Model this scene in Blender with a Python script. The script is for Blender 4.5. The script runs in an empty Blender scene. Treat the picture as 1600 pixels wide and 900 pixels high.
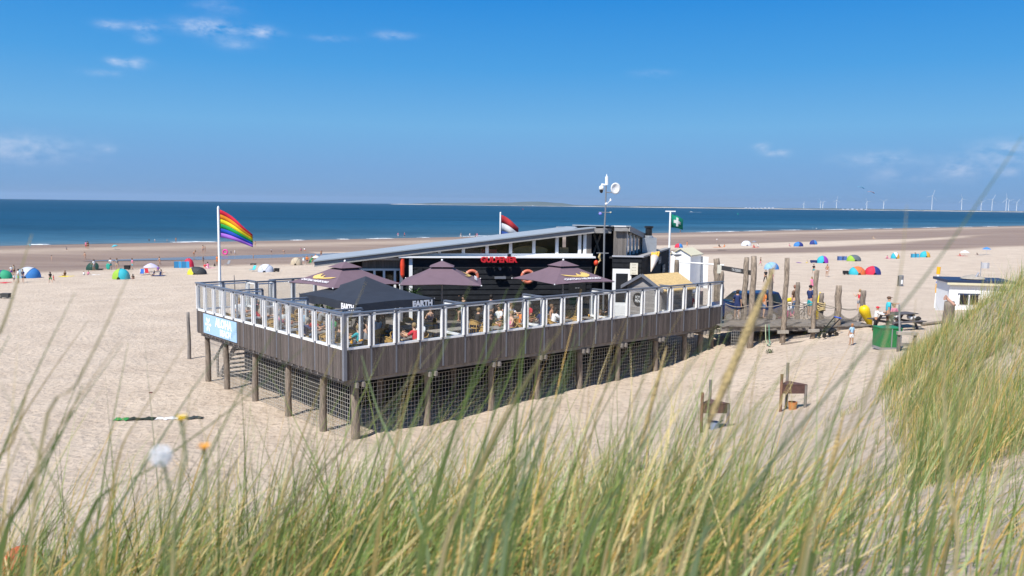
import bpy, bmesh, math, random
import numpy as np
from mathutils import Vector, Matrix
R = math.radians
rnd = random.Random(7)
npr = np.random.default_rng(11)
scene = bpy.context.scene
col = scene.collection

# ------------------------------------------------------------------ camera, sky, sun, exposure
FPX, PITCH, ROLL, ZC = 1305.8, 0.0993, 0.0126, 8.8
_R = Vector((1, 0, 0)); _F = Vector((0, math.cos(PITCH), -math.sin(PITCH))); _U = Vector((0, math.sin(PITCH), math.cos(PITCH)))
_R2 = _R * math.cos(ROLL) + _U * math.sin(ROLL); _U2 = -_R * math.sin(ROLL) + _U * math.cos(ROLL)
cam = bpy.data.cameras.new('camera'); camo = bpy.data.objects.new('camera', cam); col.objects.link(camo)
M = Matrix((( _R2.x, _U2.x, -_F.x, 0), (_R2.y, _U2.y, -_F.y, 0), (_R2.z, _U2.z, -_F.z, ZC), (0, 0, 0, 1)))
camo.matrix_world = M
cam.sensor_width = 36; cam.lens = 36 * FPX / 1600; cam.clip_start = 0.05; cam.clip_end = 60000
cam.dof.use_dof = True; cam.dof.focus_distance = 42; cam.dof.aperture_fstop = 4.0
scene.camera = camo
SUN_EL = R(52); SUN_DIR = Vector((-0.57, -0.82, 0)).normalized()          # horizontal direction towards the sun
w = bpy.data.worlds.new('World'); scene.world = w; w.use_nodes = True
nt = w.node_tree; nt.nodes.clear()
def N(t, kind, **kw):
    n = t.nodes.new(kind)
    for k, v in kw.items(): setattr(n, k, v)
    return n
wo = N(nt, 'ShaderNodeOutputWorld'); bg = N(nt, 'ShaderNodeBackground'); sky = N(nt, 'ShaderNodeTexSky')
sky.sky_type = 'NISHITA'; sky.sun_disc = False; sky.sun_elevation = SUN_EL
sky.sun_rotation = math.atan2(SUN_DIR.x, SUN_DIR.y); sky.air_density = 1.0; sky.dust_density = 0.15; sky.ozone_density = 4.0; sky.altitude = 0
bg.inputs[1].default_value = 0.105
hsv = N(nt, 'ShaderNodeHueSaturation'); hsv.inputs['Saturation'].default_value = 1.28; hsv.inputs['Value'].default_value = 0.92
nt.links.new(sky.outputs[0], hsv.inputs['Color'])
# thin fair-weather clouds, each at its own place in the sky (azimuth, elevation in degrees)
tc = N(nt, 'ShaderNodeTexCoord'); sep = N(nt, 'ShaderNodeSeparateXYZ'); nt.links.new(tc.outputs['Generated'], sep.inputs[0])
def mth(op, a, b=None, c=None):
    n = N(nt, 'ShaderNodeMath', operation=op)
    for i, v in enumerate((a, b, c)):
        if v is None: continue
        if isinstance(v, (int, float)): n.inputs[i].default_value = v
        else: nt.links.new(v, n.inputs[i])
    return n.outputs[0]
az = mth('ARCTAN2', sep.outputs[0], sep.outputs[1]); el = mth('ARCSINE', sep.outputs[2])
nz = N(nt, 'ShaderNodeTexNoise'); nz.inputs['Scale'].default_value = 42; nz.inputs['Detail'].default_value = 7; nz.inputs['Roughness'].default_value = 0.62
mp = N(nt, 'ShaderNodeMapping'); mp.inputs['Scale'].default_value = (1, 1, 2.2); nt.links.new(tc.outputs['Generated'], mp.inputs[0]); nt.links.new(mp.outputs[0], nz.inputs['Vector'])
def px_dir(px, py):
    return (_F * FPX + _R2 * (px - 800) + _U2 * (450 - py)).normalized()
CL = [(325, 42, 34, 9, .75), (410, 50, 20, 7, .6), (172, 39, 14, 5, .6), (225, 42, 16, 7, .5), (207, 99, 16, 6, .6), (176, 96, 8, 4, .6), (366, 68, 24, 7, .3), (612, 55, 24, 5, .42),
      (515, 60, 24, 4, .3), (160, 114, 22, 4, .25), (40, 232, 60, 16, .42), (168, 232, 12, 5, .35), (1190, 229, 10, 5, .5), (1212, 239, 14, 5, .6), (1375, 247, 44, 9, .35),
      (1498, 264, 26, 13, .4), (1382, 274, 22, 10, .22), (1575, 240, 36, 14, .5), (1573, 268, 14, 5, .4), (1438, 279, 14, 6, .22), (1020, 115, 26, 5, .15), (340, 10, 30, 8, .2), (230, 60, 12, 5, .3)]
CL += [(x - 2600, y + 30, a * 1.2, b * 1.2, s) for (x, y, a, b, s) in CL[:12]] + [(x + 2500, y - 60, a, b, s) for (x, y, a, b, s) in CL[8:20]]
tot = None
for (px, py, wx, wy, st) in CL:
    d = px_dir(px, py); a0 = math.atan2(d.x, d.y); e0 = math.asin(d.z)
    da = mth('MULTIPLY', mth('SUBTRACT', az, a0), FPX / wx / .95); de = mth('MULTIPLY', mth('SUBTRACT', el, e0), FPX / wy / .95)
    r2 = mth('ADD', mth('MULTIPLY', da, da), mth('MULTIPLY', de, de))
    m = mth('MULTIPLY', mth('EXPONENT', mth('MULTIPLY', r2, -0.8)), st)
    tot = m if tot is None else mth('ADD', tot, m)
# sea haze: the lower sky is a flatter, milky blue all the way round
rp = N(nt, 'ShaderNodeValToRGB'); er = rp.color_ramp.elements
SK = [(0, (1.16, 2.42, 4.5)), (.16, (1.16, 2.58, 4.85)), (.36, (1.1, 3.0, 5.35)), (.62, (.48, 2.42, 5.3)), (1, (.06, 1.68, 4.95))]
while len(er) < len(SK): er.new(.5)
for e_, (p_, c_) in zip(er, SK): e_.position = p_; e_.color = (*[v / 6 for v in c_], 1)
elm = N(nt, 'ShaderNodeMapRange'); elm.inputs[1].default_value = 0; elm.inputs[2].default_value = R(14.5); nt.links.new(el, elm.inputs[0]); nt.links.new(elm.outputs[0], rp.inputs[0])
sc6 = N(nt, 'ShaderNodeVectorMath', operation='SCALE'); sc6.inputs['Scale'].default_value = 6; nt.links.new(rp.outputs[0], sc6.inputs[0])
hf = N(nt, 'ShaderNodeMapRange', interpolation_type='SMOOTHSTEP'); hf.inputs[1].default_value = R(10); hf.inputs[2].default_value = R(48); hf.inputs[3].default_value = .96; hf.inputs[4].default_value = 0; nt.links.new(el, hf.inputs[0])
hazem = N(nt, 'ShaderNodeMix', data_type='RGBA'); nt.links.new(hf.outputs[0], hazem.inputs[0]); nt.links.new(hsv.outputs[0], hazem.inputs[6]); nt.links.new(sc6.outputs[0], hazem.inputs[7])
cm = N(nt, 'ShaderNodeMapRange'); cm.inputs[1].default_value = 0.36; cm.inputs[2].default_value = 0.72; nt.links.new(nz.outputs[0], cm.inputs[0])
fac = mth('MULTIPLY', tot, cm.outputs[0]); fac = mth('MINIMUM', fac, 0.85)
mixc = N(nt, 'ShaderNodeMix', data_type='RGBA'); nt.links.new(fac, mixc.inputs[0]); nt.links.new(hazem.outputs[2], mixc.inputs[6]); mixc.inputs[7].default_value = (6.4, 6.5, 7.2, 1)
nt.links.new(mixc.outputs[2], bg.inputs[0]); nt.links.new(bg.outputs[0], wo.inputs[0])
sl = bpy.data.lights.new('sun', 'SUN'); sl.energy = 4.4; sl.angle = R(0.53); sl.color = (1, 0.955, 0.88)
so = bpy.data.objects.new('sun', sl); col.objects.link(so)
so.rotation_euler = Vector((-SUN_DIR.x * math.cos(SUN_EL), -SUN_DIR.y * math.cos(SUN_EL), -math.sin(SUN_EL))).to_track_quat('-Z', 'Y').to_euler()
so.location = (-30, -30, 60)
vs = scene.view_settings; vs.view_transform = 'Standard'; vs.look = 'None'; vs.gamma = 1; vs.exposure = 0.47; vs.use_curve_mapping = False
scene.cycles.use_denoising = True
scene.cycles.max_bounces = 8; scene.cycles.transparent_max_bounces = 24; scene.cycles.caustics_reflective = False; scene.cycles.caustics_refractive = False

# ------------------------------------------------------------------ rays: pixel of the photograph -> place
CAM = Vector((0, 0, ZC))
def ray(px, py): return _F * FPX + _R2 * (px - 800) + _U2 * (450 - py)
def onz(px, py, z):
    d = ray(px, py); return CAM + d * ((z - ZC) / d.z)
def ond(px, py, y):
    d = ray(px, py); return CAM + d * (y / d.y)
def onpl(px, py, p0, n):
    d = ray(px, py); return CAM + d * ((p0 - CAM).dot(n) / d.dot(n))
YAW = 0.716
E1 = Vector((math.cos(YAW), math.sin(YAW), 0)); E2 = Vector((-math.sin(YAW), math.cos(YAW), 0)); DC = Vector((-6.073, 30.083, 0)); PW = 1.1047
ZR, ZS, ZB, ZF = 4.78, 3.43, 2.33, 2.62
def dk(a, b, z=0.0): return Vector((DC.x + E1.x * a + E2.x * b, DC.y + E1.y * a + E2.y * b, z))

# ------------------------------------------------------------------ terrain height
SP = [(-60, 1.5), (0, 1.0), (26, .05), (35, -.05), (60, -.5), (147, -2.3), (158, -2.62), (166, -2.82), (178, -2.84), (188, -2.6), (200, -2.52), (215, -2.62), (232, -2.95), (245, -3.22), (262, -3.6), (300, -5), (3000, -9)]
SPx = np.array([p[0] for p in SP]); SPz = np.array([p[1] for p in SP])
def prof(x, y):
    s = -x * math.sin(YAW) + y * math.cos(YAW)
    return np.interp(s, SPx, SPz)
CP = [(0, 0, 7.85), (0, -6, 8.0), (-8, -5, 7.6), (8, -5, 8.2), (0, 2, 7.65), (0, 4, 6.95), (0, 7, 5.3), (0, 10, 3.6), (0, 14, 1.9), (0, 19, .75), (0, 25, .25), (0, 30, .15), (-3, 2, 7.3), (-6, 4, 6.0), (-3, 7, 4.7),
      (-5, 10, 2.9), (-8, 14, 1.0), (-10, 20, .15), (-16, 10, 1.5), (-22, 16, .2), (-14, 3, 5), (-26, 2, 4), (-15, 28, -.05), (-22, 30, -.1), (-20, 40, -.25), (-6.1, 30.1, -.08), (-15.7, 40.9, -.18), (-12, 36, -.15), (-9, 33, -.12),
      (-1.5, 34, -.02), (1, 36.3, .18), (4.5, 39.3, .3), (8, 42.3, .5), (10.5, 44.5, .95), (12.6, 43.3, 1.45), (14.2, 43.3, 1.75), (16.5, 44, 2.05), (19, 45.5, 2.4), (22, 45, 2.55), (17, 37.5, 2.55), (20, 39, 2.6), (14, 37.5, 2.1), (24, 40, 2.7),
      (12.5, 50, 2.0), (16.5, 50, 2.1), (18, 53, 1.9), (25.5, 61, 1.25), (14, 60, .35), (33, 72, .3), (44, 112, -.5), (40, 85, .0), (0, 55, -.2), (-10, 55, -.4), (8, 70, -.3), (4, 48, .2), (0, 44, .1), (-30, 50, -.5),
      (7.4, 31, .95), (10.6, 32.3, 1.25), (4, 30, .5), (4, 25, .95), (6, 24, 1.6), (9, 27, 1.9), (12, 33, 1.6), (13, 29, 2.4), (6.9, 18, 3.65), (8.7, 19, 4.25), (4.5, 18, 2.2), (3.5, 13, 3.2), (3.0, 8, 5.5), (5.5, 12, 4.85), (4.8, 9, 5.9), (2.5, 4.5, 6.9),
      (12.3, 20, 7.0), (11.3, 21, 5.9), (10.1, 21.3, 4.6), (9.5, 21, 4.2), (16, 20, 7.6), (14, 15, 7.3), (9, 12, 6.3), (7, 6, 7.2), (12, 8, 7.6), (20, 24, 7.4), (17, 28, 4.6), (13.5, 25, 3.6), (24, 30, 5.2), (30, 30, 6.3), (35, 45, 4.0), (30, 15, 8.2), (45, 60, 2.6), (40, 30, 7)]
CP += [(x, y, float(prof(x, y))) for (x, y) in [(-60, 40), (-45, 70), (-70, 90), (-30, 90), (0, 90), (20, 100), (0, 125), (-50, 120), (60, 125), (80, 110), (90, 140), (40, 140), (-40, 20), (-60, 0), (-90, 60)]]
CPa = np.array(CP); _n = len(CPa)
def _phi(r2): return 0.5 * r2 * np.log(r2 + 1e-9)
_d2 = ((CPa[:, None, :2] - CPa[None, :, :2]) ** 2).sum(-1)
_A = np.zeros((_n + 3, _n + 3)); _A[:_n, :_n] = _phi(_d2) + np.eye(_n) * 0.4; _A[:_n, _n] = 1; _A[:_n, _n + 1:] = CPa[:, :2]; _A[_n:, :_n] = _A[:_n, _n:].T
_wt = np.linalg.solve(_A, np.concatenate([CPa[:, 2], np.zeros(3)]))
def height(x, y):
    x = np.atleast_1d(np.asarray(x, float)); y = np.atleast_1d(np.asarray(y, float))
    out = np.empty_like(x)
    for i in range(0, len(x), 20000):
        xs, ys = x[i:i + 20000], y[i:i + 20000]
        d2 = (xs[:, None] - CPa[:, 0]) ** 2 + (ys[:, None] - CPa[:, 1]) ** 2
        near = _phi(d2) @ _wt[:_n] + _wt[_n] + _wt[_n + 1] * xs + _wt[_n + 2] * ys
        p = prof(xs, ys)
        r = np.hypot(xs - 2, ys - 30)
        k = np.clip((r - 55) / 60, 0, 1); k = k * k * (3 - 2 * k)
        # away from the surveyed ground behind and beside the camera the dunes roll on
        far = np.where(ys < 10, np.maximum(p, 3 + 2.2 * np.sin(xs * .09) + 1.5 * np.cos(ys * .11 + xs * .05)), p)
        out[i:i + 20000] = near * (1 - k) + far * k
    return out
def gz(x, y): return float(height(x, y)[0])
def ong(px, py, lo=1.5, hi=1500):
    d = ray(px, py); d = d / d.y
    ts = np.geomspace(lo, hi, 700); zz = ZC + d.z * ts; hh = height(d.x * ts, ts)
    k = np.argmax(zz < hh); 
    if zz[k] >= hh[k]: k = len(ts) - 1
    a, b = ts[max(k - 1, 0)], ts[k]
    for _ in range(18):
        m = (a + b) / 2
        if ZC + d.z * m < gz(d.x * m, m): b = m
        else: a = m
    return Vector((d.x * b, b, ZC + d.z * b))

# ------------------------------------------------------------------ materials
MATS = {}
def mat(name, rgb, rough=0.7, var=0.0, scale=6.0, bump=0.0, bscale=30.0, metal=0.0, island=0.0, objcol=False, stretch=None, spec=0.5, trans=0.0):
    if name in MATS: return MATS[name]
    m = bpy.data.materials.new(name); m.use_nodes = True; t = m.node_tree; b = t.nodes['Principled BSDF']
    b.inputs['Roughness'].default_value = rough; b.inputs['Metallic'].default_value = metal; b.inputs['Specular IOR Level'].default_value = spec
    if objcol:
        oi = N(t, 'ShaderNodeObjectInfo'); base = oi.outputs['Color']
    else:
        rg = N(t, 'ShaderNodeRGB'); rg.outputs[0].default_value = (*rgb, 1); base = rg.outputs[0]
    tcn = N(t, 'ShaderNodeTexCoord'); vec = tcn.outputs['Object']
    if stretch:
        mpn = N(t, 'ShaderNodeMapping'); mpn.inputs['Scale'].default_value = stretch; t.links.new(vec, mpn.inputs[0]); vec = mpn.outputs[0]
    if var > 0 or island > 0:
        hs = N(t, 'ShaderNodeHueSaturation'); t.links.new(base, hs.inputs['Color'])
        val = None
        if var > 0:
            nn = N(t, 'ShaderNodeTexNoise'); nn.inputs['Scale'].default_value = scale; nn.inputs['Detail'].default_value = 5; nn.inputs['Roughness'].default_value = .65; t.links.new(vec, nn.inputs['Vector'])
            mr = N(t, 'ShaderNodeMapRange'); mr.inputs[1].default_value = .3; mr.inputs[2].default_value = .7; mr.inputs[3].default_value = 1 - var; mr.inputs[4].default_value = 1 + var; t.links.new(nn.outputs[0], mr.inputs[0]); val = mr.outputs[0]
        if island > 0:
            ge = N(t, 'ShaderNodeNewGeometry'); oi2 = N(t, 'ShaderNodeObjectInfo')
            ad = N(t, 'ShaderNodeMath', operation='ADD'); t.links.new(ge.outputs['Random Per Island'], ad.inputs[0]); t.links.new(oi2.outputs['Random'], ad.inputs[1])
            fr = N(t, 'ShaderNodeMath', operation='FRACT'); t.links.new(ad.outputs[0], fr.inputs[0])
            mr2 = N(t, 'ShaderNodeMapRange'); mr2.inputs[3].default_value = 1 - island; mr2.inputs[4].default_value = 1 + island; t.links.new(fr.outputs[0], mr2.inputs[0])
            if val is None: val = mr2.outputs[0]
            else:
                mu = N(t, 'ShaderNodeMath', operation='MULTIPLY'); t.links.new(val, mu.inputs[0]); t.links.new(mr2.outputs[0], mu.inputs[1]); val = mu.outputs[0]
        t.links.new(val, hs.inputs['Value']); base = hs.outputs[0]
    t.links.new(base, b.inputs['Base Color'])
    if bump > 0:
        nb = N(t, 'ShaderNodeTexNoise'); nb.inputs['Scale'].default_value = bscale; nb.inputs['Detail'].default_value = 4; t.links.new(vec, nb.inputs['Vector'])
        bm_ = N(t, 'ShaderNodeBump'); bm_.inputs['Strength'].default_value = bump; bm_.inputs['Distance'].default_value = .02; t.links.new(nb.outputs[0], bm_.inputs['Height']); t.links.new(bm_.outputs[0], b.inputs['Normal'])
    if trans > 0:
        tr = N(t, 'ShaderNodeBsdfTranslucent'); t.links.new(base, tr.inputs[0]); mx = N(t, 'ShaderNodeMixShader'); mx.inputs[0].default_value = trans
        t.links.new(b.outputs[0], mx.inputs[1]); t.links.new(tr.outputs[0], mx.inputs[2]); t.links.new(mx.outputs[0], t.nodes['Material Output'].inputs[0])
    MATS[name] = m; return m

# ------------------------------------------------------------------ mesh collecting
class MB:
    def __init__(s): s.v = []; s.f = []; s.mi = []; s.cur = 0
    def add(s, vs, fs):
        o = len(s.v); s.v += [Vector(v) for v in vs]; s.f += [tuple(i + o for i in f) for f in fs]; s.mi += [s.cur] * len(fs); return s
    def box(s, x0, y0, z0, x1, y1, z1, fn=None):
        vs = [(x, y, z) for z in (z0, z1) for (x, y) in ((x0, y0), (x1, y0), (x1, y1), (x0, y1))]
        if fn: vs = [fn(*v) for v in vs]
        return s.add(vs, [(3, 2, 1, 0), (4, 5, 6, 7), (0, 1, 5, 4), (1, 2, 6, 5), (2, 3, 7, 6), (3, 0, 4, 7)])
    def beam(s, p, q, wd, ht, up=Vector((0, 0, 1)), offw=0.0, offh=0.0):
        p = Vector(p); q = Vector(q); d = (q - p).normalized(); sd = d.cross(up)
        if sd.length < 1e-4: sd = Vector((1, 0, 0))
        sd.normalize(); u2 = sd.cross(d)
        c = [(-wd / 2 + offw, -ht / 2 + offh), (wd / 2 + offw, -ht / 2 + offh), (wd / 2 + offw, ht / 2 + offh), (-wd / 2 + offw, ht / 2 + offh)]
        vs = [e + sd * a + u2 * b for e in (p, q) for a, b in c]
        return s.add(vs, [(0, 1, 2, 3), (7, 6, 5, 4), (0, 4, 5, 1), (1, 5, 6, 2), (2, 6, 7, 3), (3, 7, 4, 0)])
    def tube(s, pts, rad, seg=8, caps=True):
        pts = [Vector(p) for p in pts]; n = len(pts); rr = rad if isinstance(rad, (list, tuple)) else [rad] * n
        rings = []; ref = None
        for i, p in enumerate(pts):
            d = (pts[min(i + 1, n - 1)] - pts[max(i - 1, 0)]).normalized()
            if ref is None or abs(ref.dot(d)) > .98: ref = Vector((0, 0, 1)) if abs(d.z) < .9 else Vector((1, 0, 0))
            a = d.cross(ref).normalized(); b = a.cross(d)
            rings.append([p + a * (rr[i] * math.cos(2 * math.pi * k / seg)) + b * (rr[i] * math.sin(2 * math.pi * k / seg)) for k in range(seg)])
        vs = [v for r_ in rings for v in r_]; fs = []
        for i in range(n - 1):
            for k in range(seg): fs.append((i * seg + k, i * seg + (k + 1) % seg, (i + 1) * seg + (k + 1) % seg, (i + 1) * seg + k))
        if caps: fs += [tuple(range(seg)), tuple(range((n - 1) * seg, n * seg))[::-1]]
        return s.add(vs, fs)
    def lathe(s, prof_, seg=16, c=(0, 0, 0)):
        vs = []; fs = []; n = len(prof_)
        for (r, z) in prof_:
            for k in range(seg): vs.append((c[0] + r * math.cos(2 * math.pi * k / seg), c[1] + r * math.sin(2 * math.pi * k / seg), c[2] + z))
        for i in range(n - 1):
            for k in range(seg): fs.append((i * seg + k, i * seg + (k + 1) % seg, (i + 1) * seg + (k + 1) % seg, (i + 1) * seg + k))
        return s.add(vs, fs)
    def ell(s, c, r, seg=10, rings=6, fn=None):
        vs = []; fs = []
        for i in range(rings + 1):
            th = math.pi * i / rings
            for k in range(seg):
                ph = 2 * math.pi * k / seg; v = Vector((c[0] + r[0] * math.sin(th) * math.cos(ph), c[1] + r[1] * math.sin(th) * math.sin(ph), c[2] + r[2] * math.cos(th)))
                vs.append(fn(v) if fn else v)
        for i in range(rings):
            for k in range(seg): fs.append((i * seg + k, (i + 1) * seg + k, (i + 1) * seg + (k + 1) % seg, i * seg + (k + 1) % seg))
        return s.add(vs, fs)
    def prism(s, poly, dvec):
        n = len(poly); p = [Vector(v) for v in poly]; d = Vector(dvec)
        return s.add(p + [v + d for v in p], [tuple(range(n))[::-1], tuple(range(n, 2 * n))] + [(i, (i + 1) % n, n + (i + 1) % n, n + i) for i in range(n)])
    def sheet(s, grid):
        n = len(grid); m = len(grid[0])
        return s.add([v for r_ in grid for v in r_], [(i * m + j, i * m + j + 1, (i + 1) * m + j + 1, (i + 1) * m + j) for i in range(n - 1) for j in range(m - 1)])
    def mesh(s, name, mats, smooth=False):
        me = bpy.data.meshes.new(name); me.from_pydata([tuple(v) for v in s.v], [], s.f); me.update()
        for m in (mats if isinstance(mats, (list, tuple)) else [mats]): me.materials.append(m)
        if any(s.mi): me.polygons.foreach_set('material_index', s.mi)
        if smooth: me.polygons.foreach_set('use_smooth', [True] * len(me.polygons))
        bm = bmesh.new(); bm.from_mesh(me); bmesh.ops.recalc_face_normals(bm, faces=bm.faces); bm.to_mesh(me); bm.free()
        return me
    def build(s, name, mats, parent=None, smooth=False, world=True):
        if parent is not None and world:
            inv = wmat(parent).inverted(); s.v = [inv @ v for v in s.v]
        o = bpy.data.objects.new(name, s.mesh(name, mats, smooth)); col.objects.link(o); o.parent = parent; return o
def wmat(o):
    m = Matrix.LocRotScale(o.location, o.rotation_euler, o.scale)
    return wmat(o.parent) @ m if o.parent else m
def tag(o, label=None, cat=None, group=None, kind=None):
    for k, v in (('label', label), ('category', cat), ('group', group), ('kind', kind)):
        if v: o[k] = v
    return o
def empty(name, loc=(0, 0, 0), rz=0.0, label=None, cat=None, group=None):
    o = bpy.data.objects.new(name, None); col.objects.link(o); o.location = loc; o.rotation_euler = (0, 0, rz); o.empty_display_size = .2
    return tag(o, label, cat, group)
def inst(name, me, parent=None, loc=(0, 0, 0), rot=(0, 0, 0), scale=(1, 1, 1), color=None):
    o = bpy.data.objects.new(name, me); col.objects.link(o); o.parent = parent; o.location = loc; o.rotation_euler = rot; o.scale = scale
    if color: o.color = (*color, 1)
    return o
def text_mesh(txt, size, depth, mats, name='lettering', bold=0.0, align='CENTER', space=1.0):
    cu = bpy.data.curves.new(name, 'FONT'); cu.body = txt; cu.size = size; cu.extrude = depth; cu.offset = bold; cu.align_x = align; cu.align_y = 'CENTER'; cu.resolution_u = 2; cu.space_character = space
    o = bpy.data.objects.new(name, cu); col.objects.link(o)
    me = bpy.data.meshes.new_from_object(o.evaluated_get(bpy.context.evaluated_depsgraph_get())); bpy.data.objects.remove(o); bpy.data.curves.remove(cu)
    me.materials.clear(); me.materials.append(mats); me.name = name; return me
def frame3(x, y, org):
    x = Vector(x).normalized(); y = Vector(y); y = (y - x * y.dot(x)).normalized(); z = x.cross(y)
    return Matrix(((x.x, y.x, z.x, org[0]), (x.y, y.y, z.y, org[1]), (x.z, y.z, z.z, org[2]), (0, 0, 0, 1)))
def put_mesh(name, me, mw, parent):
    o = bpy.data.objects.new(name, me); col.objects.link(o); o.parent = parent
    l = (wmat(parent).inverted() @ mw) if parent else mw
    o.matrix_local = l; return o

# ------------------------------------------------------------------ ground
def dry_mask(x, y):
    """1 = dry loose sand, 0 = wet sand; from where the damp edges of this beach run (s = metres towards the sea, u = along the shore)"""
    s = -x * math.sin(YAW) + y * math.cos(YAW); u = x * math.cos(YAW) + y * math.sin(YAW)
    wob = 3 * np.sin(u * .05) + 1.5 * np.sin(u * .13 + 1)
    edge = np.interp(u, [-200, 28, 60, 82, 110, 150, 185, 266, 500, 2000], [132, 139, 137, 136, 125, 108, 97, 82, 60, 40]) + wob
    m = 1 / (1 + np.exp((s - edge) / 1.6))
    lo = np.interp(u, [60, 110, 150, 200, 260, 330, 420], [190, 152, 138, 122, 118, 131, 150]) + wob * .5
    hi = np.interp(u, [60, 110, 150, 200, 260, 330, 420], [191, 172, 168, 156, 146, 140, 150]) + wob * .5
    bar = 1 / (1 + np.exp(-(s - lo) / 1.5)) * 1 / (1 + np.exp((s - hi) / 1.5)) * (u > 92)
    # damp but lighter outer bar
    b2 = np.exp(-((s - np.interp(u, [-200, 100, 300, 600], [208, 208, 205, 214])) / 11.0) ** 2) * .5
    return np.clip(np.maximum(np.maximum(m, bar), b2), 0, 1)
NA, NR = 330, 520
ang = np.concatenate([np.linspace(-R(125), -R(36), 40)[:-1], np.linspace(-R(36), R(36), NA - 80), np.linspace(R(36), R(125), 41)[1:]]); NA = len(ang)
rad = np.geomspace(.35, 1600, NR)
AA, RR = np.meshgrid(ang, rad); GX = (RR * np.sin(AA)).ravel(); GY = (RR * np.cos(AA)).ravel()
GZ = height(GX, GY)
# wind ripples, trampling and small hummocks
def vnoise(x, y, sc, seed):
    xi = x / sc; yi = y / sc; x0 = np.floor(xi).astype(int); y0 = np.floor(yi).astype(int); fx = xi - x0; fy = yi - y0
    fx = fx * fx * (3 - 2 * fx); fy = fy * fy * (3 - 2 * fy)
    def h(a, b):
        n = (a * 374761393 + b * 668265263 + seed * 974711) & 0x7fffffff; n = (n ^ (n >> 13)) * 1274126177 & 0x7fffffff; return ((n ^ (n >> 16)) & 0xffff) / 65535.0
    return (h(x0, y0) * (1 - fx) + h(x0 + 1, y0) * fx) * (1 - fy) + (h(x0, y0 + 1) * (1 - fx) + h(x0 + 1, y0 + 1) * fx) * fy
DRY = dry_mask(GX, GY)
amp = np.clip(1.2 - RR.ravel() / 160, 0, 1) * DRY
GZ = GZ + amp * ((vnoise(GX, GY, .55, 1) - .5) * .07 + (vnoise(GX, GY, 1.7, 2) - .5) * .12 + (vnoise(GX, GY, 5, 3) - .5) * .16) * np.clip(RR.ravel() / 6, .15, 1)
me = bpy.data.meshes.new('sand'); nv = NA * NR
idx = np.arange(nv).reshape(NR, NA); q = np.stack([idx[:-1, :-1], idx[:-1, 1:], idx[1:, 1:], idx[1:, :-1]], -1).reshape(-1, 4)[:, ::-1]
me.vertices.add(nv); me.vertices.foreach_set('co', np.stack([GX, GY, GZ], -1).ravel())
me.loops.add(q.size); me.loops.foreach_set('vertex_index', q.ravel()); me.polygons.add(len(q)); me.polygons.foreach_set('loop_start', np.arange(0, q.size, 4)); me.polygons.foreach_set('loop_total', np.full(len(q), 4))
me.polygons.foreach_set('use_smooth', np.ones(len(q), bool)); me.update()
at = me.attributes.new('dry', 'FLOAT', 'POINT'); at.data.foreach_set('value', DRY.astype(np.float32))
ms = bpy.data.materials.new('sand'); ms.use_nodes = True; t = ms.node_tree; b = t.nodes['Principled BSDF']
ge = N(t, 'ShaderNodeNewGeometry'); a_ = N(t, 'ShaderNodeAttribute'); a_.attribute_name = 'dry'
n1 = N(t, 'ShaderNodeTexNoise'); n1.inputs['Scale'].default_value = .35; n1.inputs['Detail'].default_value = 8; t.links.new(ge.outputs['Position'], n1.inputs['Vector'])
n2 = N(t, 'ShaderNodeTexNoise'); n2.inputs['Scale'].default_value = 4.5; n2.inputs['Detail'].default_value = 6; n2.inputs['Roughness'].default_value = .7; t.links.new(ge.outputs['Position'], n2.inputs['Vector'])
n3 = N(t, 'ShaderNodeTexVoronoi'); n3.inputs['Scale'].default_value = 2.6; t.links.new(ge.outputs['Position'], n3.inputs['Vector'])
mpw = N(t, 'ShaderNodeMapping'); mpw.inputs['Rotation'].default_value = (0, 0, -YAW); mpw.inputs['Scale'].default_value = (.02, .16, 1); t.links.new(ge.outputs['Position'], mpw.inputs[0])
n4 = N(t, 'ShaderNodeTexNoise'); n4.inputs['Scale'].default_value = 1; n4.inputs['Detail'].default_value = 5; t.links.new(mpw.outputs[0], n4.inputs['Vector'])
def ramp(t, src, stops):
    r_ = N(t, 'ShaderNodeValToRGB'); e = r_.color_ramp.elements
    while len(e) < len(stops): e.new(.5)
    for el_, (p, c) in zip(e, stops): el_.position = p; el_.color = (*c, 1)
    t.links.new(src, r_.inputs[0]); return r_.outputs[0]
dryc = ramp(t, n1.outputs[0], [(.3, (.545, .435, .335)), (.55, (.61, .495, .385)), (.75, (.66, .54, .425))])
spk = ramp(t, n2.outputs[0], [(.34, (.72, .69, .66)), (.47, (1, 1, 1)), (.7, (1.0, 1.0, 1.0))])
mul = N(t, 'ShaderNodeMix', data_type='RGBA', blend_type='MULTIPLY'); mul.inputs[0].default_value = 1; t.links.new(dryc, mul.inputs[6]); t.links.new(spk, mul.inputs[7])
wetc = ramp(t, n4.outputs[0], [(.3, (.255, .17, .118)), (.55, (.315, .22, .158)), (.75, (.38, .275, .20))])
mx = N(t, 'ShaderNodeMix', data_type='RGBA'); t.links.new(a_.outputs['Fac'], mx.inputs[0]); t.links.new(wetc, mx.inputs[6]); t.links.new(mul.outputs[2], mx.inputs[7]); t.links.new(mx.outputs[2], b.inputs['Base Color'])
rr_ = N(t, 'ShaderNodeMapRange'); rr_.inputs[3].default_value = .55; rr_.inputs[4].default_value = .95; t.links.new(a_.outputs['Fac'], rr_.inputs[0]); t.links.new(rr_.outputs[0], b.inputs['Roughness']); b.inputs['Specular IOR Level'].default_value = .25
hh_ = N(t, 'ShaderNodeMath', operation='MULTIPLY_ADD'); t.links.new(n3.outputs['Distance'], hh_.inputs[0]); hh_.inputs[1].default_value = .55; t.links.new(n2.outputs[0], hh_.inputs[2])
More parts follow.
